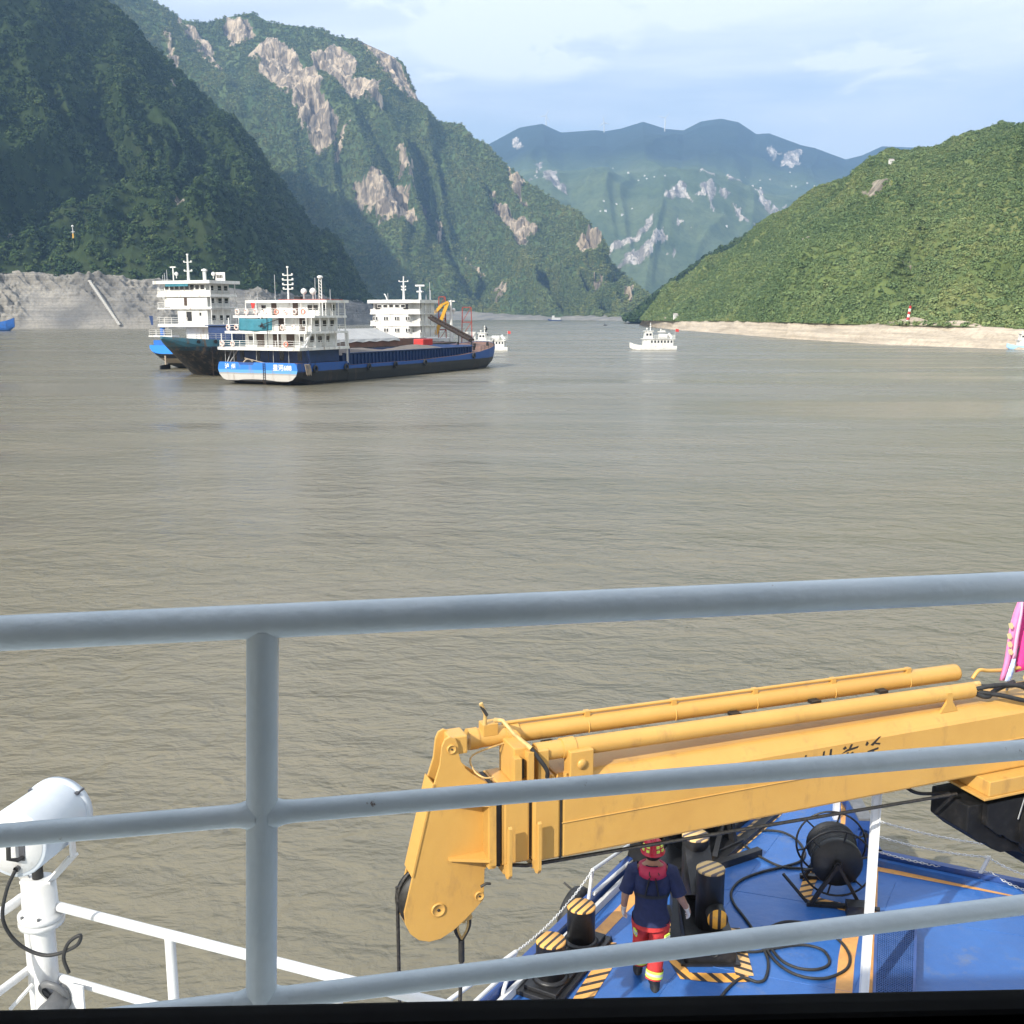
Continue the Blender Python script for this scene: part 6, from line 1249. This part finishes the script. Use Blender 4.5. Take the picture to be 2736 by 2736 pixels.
mast(s2, 9, -1.6, 13.85, 5.4, ((.78, 2.6), (.55, 1.2), (.42, 1.2)), r=.3); o = MB().tube([(9, 2.8, 13.85), (9, 2.8, 16.8)], [.35, .2], 8).bar((9, 1.6, 17.1), (9, 4.0, 17.1), .3, .35).bb(8.6, 9.4, 2.1, 3.5, 15.6, 15.9).build('radar_tower', 'ship_white', s2)
for y, h in ((4.8, 4), (5.0, 2.2), (3.8, 1.2), (-6.6, 1.6)): MB().bar((8, y, 13.85), (8, y, 13.85 + h), .09, .09).build('whip_aerial', 'ship_grey', s2)
MB().tube(smooth_path([(8, -6.8, 13.8), (8, -7.2, 14.9), (8, -7.6, 15.3)], 4), .14, 6).build('horn', 'ship_white', s2)
# ================= left ship: stern with rudder, tall white house
LO = Vector((-65.0, 208.6, 0))
s3 = thing('cargo_ship', 'leftmost cargo ship with light blue stern, black rudder and tall four-storey white house', 'ship', LO, HZ, 'moored cargo ships')
hull('hull', [(0, 6.9, 4.65, 2.9, .3), (1.5, 7.3, 4.65, 1.8, .5), (4, 7.5, 4.65, .3, .7), (9, 7.5, 4.6, -1, 1), (50, 7.5, 4.2, -1, 1), (64, 6, 5.2, -.5, .8), (70, 2, 6, 3, .4)], 'hull_left_ship', s3)
MB().prism([(-1.0, -.8), (1.6, -.8), (1.6, 1.0), (-1.0, .75)], lambda u, v, w: (u, w, v), 3.3, 3.65).build('rudder', 'bitt_black', s3); MB().tube([(.6, 3.5, .8), (.6, 3.5, 3.2)], .2, 8).build('rudder_stock', 'tan_boot', s3)
def lslab(x0, x1, y0, y1, z, th=.5, nm='deck_slab'): return MB().bb(x0, x1, y0, y1, z - th, z).build(nm, 'ship_white', s3)
MB().bb(.6, 3, -2, 6.4, 4.6, 5.6).build('stern_locker', 'ship_blue', s3)
lslab(.2, 2.2, 1.2, 7.2, 6.5, .25, 'stern_platform'); rail(s3, [(2, 7.1, 6.5), (.3, 7.1, 6.5), (.3, 1.3, 6.5)], 1.1)
MB().add([(.3, 6.9, 10.3), (.3, 5.9, 10.3), (.3, 5.9, 8.5), (.3, 6.4, 8.5)], [(0, 1, 2, 3)]).build('funnel_screen', 'dark_navy', s3)
MB().tube([(2.2, 5.4, 4.6), (2.2, 5.4, 8.0)], .5, 10).build('vent', 'ship_blue', s3)
lslab(1.4, 10, -7.0, 6.0, 8.75, .55); lslab(2.6, 10, -7.0, 3.4, 12.0, .5); lslab(2.4, 10, -7.0, 6.6, 11.85, .3); lslab(2.4, 10, -7.0, 6.6, 14.4, .5); lslab(1.8, 10.6, -7.4, 6.9, 17.0, .6, 'roof')
for z0, z1, y0, y1, x0 in ((4.6, 8.2, -5.6, .4, 3.4), (8.75, 11.5, -5.6, 1.9, 2.9), (12.0, 13.9, -5.4, 5.2, 3.0), (14.4, 16.4, -5.4, 5.2, 3.0)):
    MB().bb(x0, 9.6, y0, y1, z0, z1).build('house_wall', 'ship_white', s3)
    for x in (4.6, 6.8, 8.6): win(s3, x, y0 - .02, z0 + 1.2, 1.0, .9, '-y')
for y in np.linspace(4.4, -4.6, 8): win(s3, 2.98, y, 15.75, .95, .85, '-x')
MB().bb(2.55, 2.65, -6.9, 6.5, 14.4, 15.15).build('bulwark', 'ship_white', s3); MB().bb(2.55, 2.65, -6.0, 4.4, 12.0, 13.7).build('screen_wall', 'ship_white', s3)
win(s3, 2.5, -.6, 13.0, .7, 1.5, '-x', 'door', 'door_brown', False); win(s3, 2.85, -1.0, 10.2, 1.3, 1.8, '-x', 'door', 'window_dark', False); win(s3, 2.85, -3.9, 10.6, .5, .6, '-x')
rail(s3, [(2.0, 5.9, 8.75), (1.5, 5.9, 8.75), (1.5, .5, 8.75)], 1.2); rail(s3, [(1.5, -1.8, 8.75), (1.5, -.2, 8.75)], 1.2); rail(s3, [(2.5, 6.5, 14.4), (2.5, 5.0, 14.4)]); rail(s3, [(2.5, 6.5, 11.85), (2.5, 4.8, 11.85)])
for z in (8.75, 12.0, 14.4): rail(s3, [(1.6 if z < 9 else 2.7, -6.9, z), (9.9, -6.9, z)], 1.05, 'ship_grey')
for z0, z1 in ((8.75, 11.5), (12, 13.9), (14.4, 16.4)):
    for x in (2.7, 6, 9.7): MB().bar((x, -6.8, z0), (x, -6.8, z1), .13, .13).build('pillar', 'ship_white', s3)
MB().bb(1.9, 1.95, -2.0, 3.8, 15.9, 16.4).build('awning', 'teal_tarp', s3)
mast(s3, 5, .6, 17.0, 5.0, ((.98, .2), (.72, 2.0), (.38, 2.0)), r=.3); radar(s3, 4.5, 4.0, 17.0, 2.6); dome(s3, 4.5, 3.2, 18.4, .4)
MB().tube([(6, -2.6, 17), (6, -2.6, 18.9)], .35, 10).lathe([(.6, 18.9), (.55, 19.2), (.1, 19.35)], (6, -2.6, 0), None, 12).build('funnel', 'ship_white', s3)
dome(s3, 6, -4.8, 18.3, .4); MB().bb(6.4, 6.5, -7.3, -4.9, 17.0, 18.6).build('name_board', 'ship_white', s3); 
for k in range(4): MB().bb(6.35, 6.4, -5.6 - k * .38, -5.35 - k * .38, 17.5, 18.1).build('painted_character', 'ink_black', s3)
for y, h in ((5.8, 1.6), (5.2, 2.2), (6.3, 1.2)): MB().bar((4, y, 17), (4, y, 17 + h), .08, .08).build('whip_aerial', 'ship_grey', s3)
# ================= dredger behind the nearest ship's bow
def gantry(b, p, w, h, n, r=.22):
    x, y, z = p
    for s in (-1, 1): b.bar((x + s * w / 2, y, z), (x + s * w / 2 * .8, y, z + h), r, r)
    for k in range(n + 1):
        f = k / n; ww = w / 2 * (1 - .2 * f); b.bar((x - ww, y, z + h * f), (x + ww, y, z + h * f), r, r)
        if k < n: b.bar((x - ww, y, z + h * f), (x + w / 2 * (1 - .2 * (f + 1 / n)), y, z + h * (k + 1) / n), r * .6, r * .6)
    return b
DO = at_y(1205, 905, 262); DO.z = 0
dr = thing('dredger', 'dredger with red gantry frames, yellow jib and white mast behind the nearest ship', 'dredger', DO)
MB().prism([(-9, -1), (-10.5, 1.8), (6.6, 1.8), (6.0, -1)], lambda u, v, w: (u, w, v), -4, 5).build('pontoon', 'dark_navy', dr)
MB().bb(-7, -.5, -2, 3.5, 1.8, 5.0).build('deckhouse', 'ship_white', dr); MB().bb(2, 6, -1, 3, 1.8, 6.4).build('deckhouse', 'ship_white', dr)
for x in (-6, -4, -2): win(dr, x, -2.02, 3.8, .9, .8, '-y')
zt = lambda py: EYE - (py - 841) / (FOC / 262) 
gantry(MB(), (-2.0, -1, 1.8), 1.9, zt(795) - 1.8, 5).build('red_gantry', 'gantry_red', dr); gantry(MB(), (4.0, -3, 1.8), 2.6, zt(822) - 1.8, 3).build('red_gantry', 'gantry_red', dr)
pxm = lambda px: (px - 1205) / (FOC / 262)
MB().bar((pxm(1158), -2, zt(843)), (pxm(1184), -2, zt(815)), .7, .7).bar((pxm(1199), -1.6, zt(808)), (pxm(1166), -1.6, zt(892)), .7, .8).bar((pxm(1184), -2, zt(815)), (pxm(1199), -1.8, zt(808)), .5, .5).build('yellow_jib', 'gantry_yellow', dr)
mast(dr, pxm(1206), 0, 3, zt(803) - 3, ((.97, .3), (.62, .3)), r=.5); MB().bar((pxm(1198), 0, zt(806)), (pxm(1216), 0, zt(806)), .25, .3).bar((pxm(1195), 0, zt(832)), (pxm(1215), 0, zt(832)), .25, .3).build('crosstree', 'ship_white', dr)
dome(dr, pxm(1213), 0, zt(828), .45)
# conveyor lying over the bow
c0, c1 = at_y(1150, 848, 240), at_y(1260, 908, 222)
cvt = thing('conveyor', 'dark steel conveyor slanting down onto the bow of the nearest ship', 'conveyor', (0, 0, 0))
d_ = (c1 - c0).normalized(); up_ = Vector((0, 0, 1)) - d_ * d_.z; up_.normalize()
MB().bar(c0, c1, 1.3, .35).build('belt', 'rusty_black', cvt)
for s in (-.45, .55): MB().bar(c0 + up_ * s, c1 + up_ * s, .2, .22).build('chord', 'rusty_black', cvt)
lc = MB(); n = 16
for k in range(n): a, b_ = c0.lerp(c1, k / n), c0.lerp(c1, (k + 1) / n); lc.bar(a - up_ * .45, b_ + up_ * .55, .14, .14); lc.bar(a - up_ * .45, a + up_ * .55, .14, .14)
o = lc.build('lacing', 'rusty_black', cvt); o['kind'] = 'stuff'
MB().bar(c0.lerp(c1, .7), Vector((c0.lerp(c1, .7).x, c0.lerp(c1, .7).y, 4.2)), .2, .2).bar(c1, Vector((c1.x, c1.y, 4.0)), .3, .3).build('prop', 'bitt_black', cvt)
# ================= small boats
def small_boat(name, label, cat, px, py, Y, length, rz, m='ship_white', hm='ship_white', house=((.22, .45, .0, .42), (.45, .92, .0, .22)), ht=6.0, group=None, flag=True, full=True):
    w = at_y(px, py, Y); t = thing(name, label, cat, (w.x, w.y, 0), rz, group); L_ = length; B = L_ * .13; fb = L_ * .085
    hull('hull', [(-L_ / 2, B * .9, fb, -.3, .8), (-L_ * .1, B, fb, -.4, 1), (L_ * .28, B * .9, fb * 1.15, -.4, .8), (L_ * .42, B * .5, fb * 1.5, -.1, .5), (L_ / 2, B * .08, fb * 1.9, fb * .6, .3)], hm, t, 'ship_grey')
    MB().bb(-L_ * .42, L_ * .22, -B * .8, B * .8, fb, fb + L_ * .14).build('cabin', m, t)
    MB().bb(-L_ * .46, L_ * .25, -B * .95, B * .95, fb + L_ * .14, fb + L_ * .155).build('cabin_roof', m, t)
    MB().prism([(L_ * .02, 0), (L_ * .20, 0), (L_ * .18, L_ * .15), (L_ * .03, L_ * .15)], lambda u, v, w_: (u, w_, fb + L_ * .155 + v), -B * .7, B * .7).build('wheelhouse', m, t)
    MB().bb(0, L_ * .21, -B * .8, B * .8, fb + L_ * .305, fb + L_ * .32).build('wheelhouse_roof', m, t)
    if full:
        for s in (-1, 1):
            for k in range(7): win(t, -L_ * .38 + k * L_ * .07, s * B * .81, fb + L_ * .09, L_ * .035, L_ * .05, '+y', fm=False)
            for k in range(2): win(t, L_ * .07 + k * L_ * .07, s * B * .71, fb + L_ * .24, L_ * .045, L_ * .045, '+y', fm=False)
        rail(t, [(-L_ * .46, B * .9, fb + L_ * .155), (-L_ * .46, -B * .9, fb + L_ * .155), (0, -B * .9, fb + L_ * .155)], L_ * .07, m, L_ * .003, L_ * .08); rail(t, [(-L_ * .46, B * .9, fb + L_ * .155), (0, B * .9, fb + L_ * .155)], L_ * .07, m, L_ * .003, L_ * .08)
        mast(t, L_ * .06, 0, fb + L_ * .32, L_ * .17, ((.7, L_ * .06), (.45, L_ * .09)), m, L_ * .012); dome(t, L_ * .14, B * .3, fb + L_ * .36, L_ * .02)
        MB().bb(-L_ * .30, -L_ * .12, -B * .55, B * .55, fb + L_ * .155, fb + L_ * .25).build('life_raft_rack', m, t, .1)
        MB().tube([(-L_ * .40, 0, fb + L_ * .17), (-L_ * .33, 0, fb + L_ * .26)], L_ * .035, 12).build('funnel', m, t)
        for k in range(6): MB().box((-L_ * .4 + k * L_ * .15, -B * 1.0, fb * .8), (L_ * .025, .2, L_ * .03)).build('fender', 'rubber', t)
    if flag:
        MB().bar((-L_ * .46, 0, fb + L_ * .15), (-L_ * .48, 0, fb + L_ * .36), .05, .05).build('flag_staff', m, t); MB().add([(-L_ * .48, 0, fb + L_ * .36), (-L_ * .55, .1, fb + L_ * .35), (-L_ * .55, .1, fb + L_ * .29), (-L_ * .475, 0, fb + L_ * .30)], [(0, 1, 2, 3)]).build('flag', 'bright_red', t)
    return t
small_boat('patrol_boat', 'white two-deck patrol boat alone in the middle of the river', 'boat', 1744, 935, 328, 14.2, R(182))
small_boat('patrol_boat', 'small white launch with red flag just beyond the nearest ship\'s bow', 'boat', 1302, 935, 322, 13.0, R(168))
small_boat('river_boat', 'white and blue boat cut off by the right edge by the sandy bank', 'boat', 2742, 934, 333, 12.0, R(176), 'ship_white', 'pale_blue_paint')
small_boat('work_boat', 'blue work boat at the left edge below the bare rock bank', 'boat', -62, 884, 716, 52, R(-3), 'gantry_red', 'ship_blue', full=False, flag=False)
small_boat('river_boat', 'far dark blue freighter with white house under the cliffs', 'boat', 1482, 858, 1850, 23, R(185), 'ship_white', 'dark_navy', full=False, flag=False)
small_boat('motorboat', 'tiny white motorboat behind the patrol boat', 'boat', 1768, 886, 660, 5.0, R(175), full=False, flag=False)
small_boat('motorboat', 'tiny dark boat moored under the sandy bank', 'boat', 2259, 907, 442, 2.6, R(170), 'ship_grey', 'bitt_black', full=False, flag=False)
small_boat('motorboat', 'dark speck of a boat far off near the end of the sandy bank', 'boat', 1617, 869, 1060, 4.0, R(170), 'bitt_black', 'bitt_black', full=False, flag=False)
bu = thing('channel_buoy', 'black buoy top showing beyond the small white launch', 'buoy', at_y(1298, 878, 560) * 1.0); bu.location.z = 0
MB().lathe([(0, .0), (1.1, .0), (1.2, .5), (.5, 1.0), (.3, 2.6), (.9, 2.8), (.7, 3.6), (.1, 5.0)], n=14).build('float', 'bitt_black', bu)
# ================= marks, stairs, turbines, houses
def on_ground(P, px, py):
    X, Y = to_px(P.reshape(-1, 3)); d = (X - px) ** 2 + (Y - py) ** 2 + np.where(P.reshape(-1, 3)[:, 1] < 10, 1e9, 0)
    k = np.argsort(d)[:6]; q = P.reshape(-1, 3)[k]; return Vector(q[np.argmin(q[:, 1])])
g = on_ground(PC, 2413, 862); nm_ = thing('channel_beacon', 'red and white banded beacon tower on the right bank', 'beacon', g - Vector((0, 4, 1.5)))
for k in range(8): MB().tube([(k * .14, 0, k * 1.05), ((k + 1) * .14, 0, (k + 1) * 1.05)], [.62 - k * .02, .6 - k * .02], 10).build('band', 'ship_white' if k % 2 == 0 and k < 7 else 'bright_red', nm_)
MB().tube([(1.12, 0, 8.4), (1.15, 0, 9.6)], .2, 8).build('lantern', 'bitt_black', nm_)
g = on_ground(PA, 193, 650); ym = thing('shore_mark', 'slim white and yellow survey mark standing on the dark left slope', 'marker', g + Vector((4, -6, 3)))
MB().tube([(0, 0, -6), (0, 0, 12)], .35, 8).bb(-1.6, 1.6, -.2, .2, 7.2, 7.6).build('pole', 'ship_white', ym); MB().bb(-.6, .6, -.5, .5, 2, 6).build('yellow_panel', 'gantry_yellow', ym); MB().lathe([(.2, 11), (1.0, 11.6), (1.0, 12.4), (.2, 13)], n=10).build('top_disc', 'ship_white', ym)
def stairs(p, q, w, label):
    n = 26; b = MB(); g0_, g1_ = on_ground(PBk, *p), on_ground(PBk, *q)
    for k in range(n):
        a = g0_.lerp(g1_, (k + .5) / n); b.box(a + Vector((.3, -1.6, .6)), (w, 3.0, 1.4))
    o = thing('bank_stairway', label, 'stairway'); b.build('steps', 'pale_concrete', o)['kind'] = 'stuff'
stairs((243, 750), (325, 868), 2.2, 'pale concrete stairway running down the bare left bank'); stairs((425, 772), (450, 812), 1.6, 'short pale stairway on the bare bank beside the leftmost ship')
def turbine(bx, by, hx, hy, tips, label):
    Y = 6820; b0 = at_y(bx, by + 6, Y); h0 = at_y(hx, hy, Y); t = thing('wind_turbine', label, 'wind turbine', b0, 0, 'wind turbines on the far ridge')
    MB().tube([(0, 0, 0), h0 - b0], [3.6, 2.4], 10).build('tower', 'ship_white', t); MB().box(h0 - b0 + Vector((0, 2, 0)), (4, 9, 4)).build('nacelle', 'ship_white', t)
    for tx, ty in tips: p = at_y(tx, ty, Y - 5) - b0; MB().tube([h0 - b0 + Vector((0, -4, 0)), (h0 - b0).lerp(p, .3), p], [1.8, 2.6, .6], 6).build('blade', 'ship_white', t)
turbine(1459, 332, 1459, 309, [(1468, 290), (1440, 313), (1469, 327)], 'left of the three white wind turbines on the far ridge')
turbine(1614, 348, 1614, 328, [(1611, 307), (1632, 333), (1598, 341)], 'middle of the three white wind turbines on the far ridge')
turbine(1776, 345, 1777, 315, [(1792, 300), (1757, 310), (1779, 336)], 'right of the three white wind turbines on the far ridge')
mat('house_white', (.82, .80, .76), .7, c2=(.72, .69, .64), scale=.1); mat('house_roof', (.45, .40, .37), .8, c2=(.35, .31, .29), scale=.2)
R3 = [(45, 300), (160, 335), (290, 365), (190, 428), (250, 70), (400, 85), (480, 105), (575, 92), (720, 182), (640, 190), (1385, 130), (1490, 130), (1390, 197), (1320, 183), (1650, 178), (1690, 188), (1800, 160), (1860, 185), (1890, 198), (1780, 315), (1110, 535), (1645, 60), (25, 380), (70, 390), (120, 22), (410, 118), (345, 130)]
rh = random.Random(4)
def house(g, sc, rz, label, group=None):
    t = thing('house', label, 'house', g, rz, group); w, d, h = 1 * sc, .6 * sc, .55 * sc
    MB().bb(-w / 2, w / 2, -d / 2, d / 2, -h, h).build('wall', 'house_white', t); MB().prism([(-d * .58, h), (d * .58, h), (0, h * 1.5)], lambda u, v, w_: (w_, u, v), -w * .54, w * .54).build('roof', 'house_roof', t)
    for k in (-.3, 0, .3): MB().bb(k * w - .06 * w, k * w + .06 * w, -d / 2 - .1, -d / 2 + .05, h * .2, h * .65).build('window', 'window_dark', t)
for x, y in R3: house(on_ground(PD, 1600 + x / 3.22, 440 + y / 3.22), rh.uniform(5, 9), rh.uniform(-.4, .4), 'tiny white village house on the green bench of the distant range', 'village houses on the distant range')
house(on_ground(PC, 2378, 436) + Vector((0, -3, .3)), 3.4, .2, 'white house on the crest of the right hill')
house(on_ground(PC, 1803, 848) + Vector((0, -4, 1)), 3.4, .2, 'lone small white hut at the foot of the right hill')
sw = at_y(1677, 851, 1560); tw = thing('stone_tower', 'small grey stone tower where the far banks meet', 'tower', (sw.x, sw.y, 0)); MB().tube([(0, 0, -1), (0, 0, 9.5)], [2.2, 1.6], 8).build('shaft', 'ship_grey', tw); MB().tube([(0, 0, 9.5), (0, 0, 10.3)], 2.0, 8).build('cap', 'ship_grey', tw)
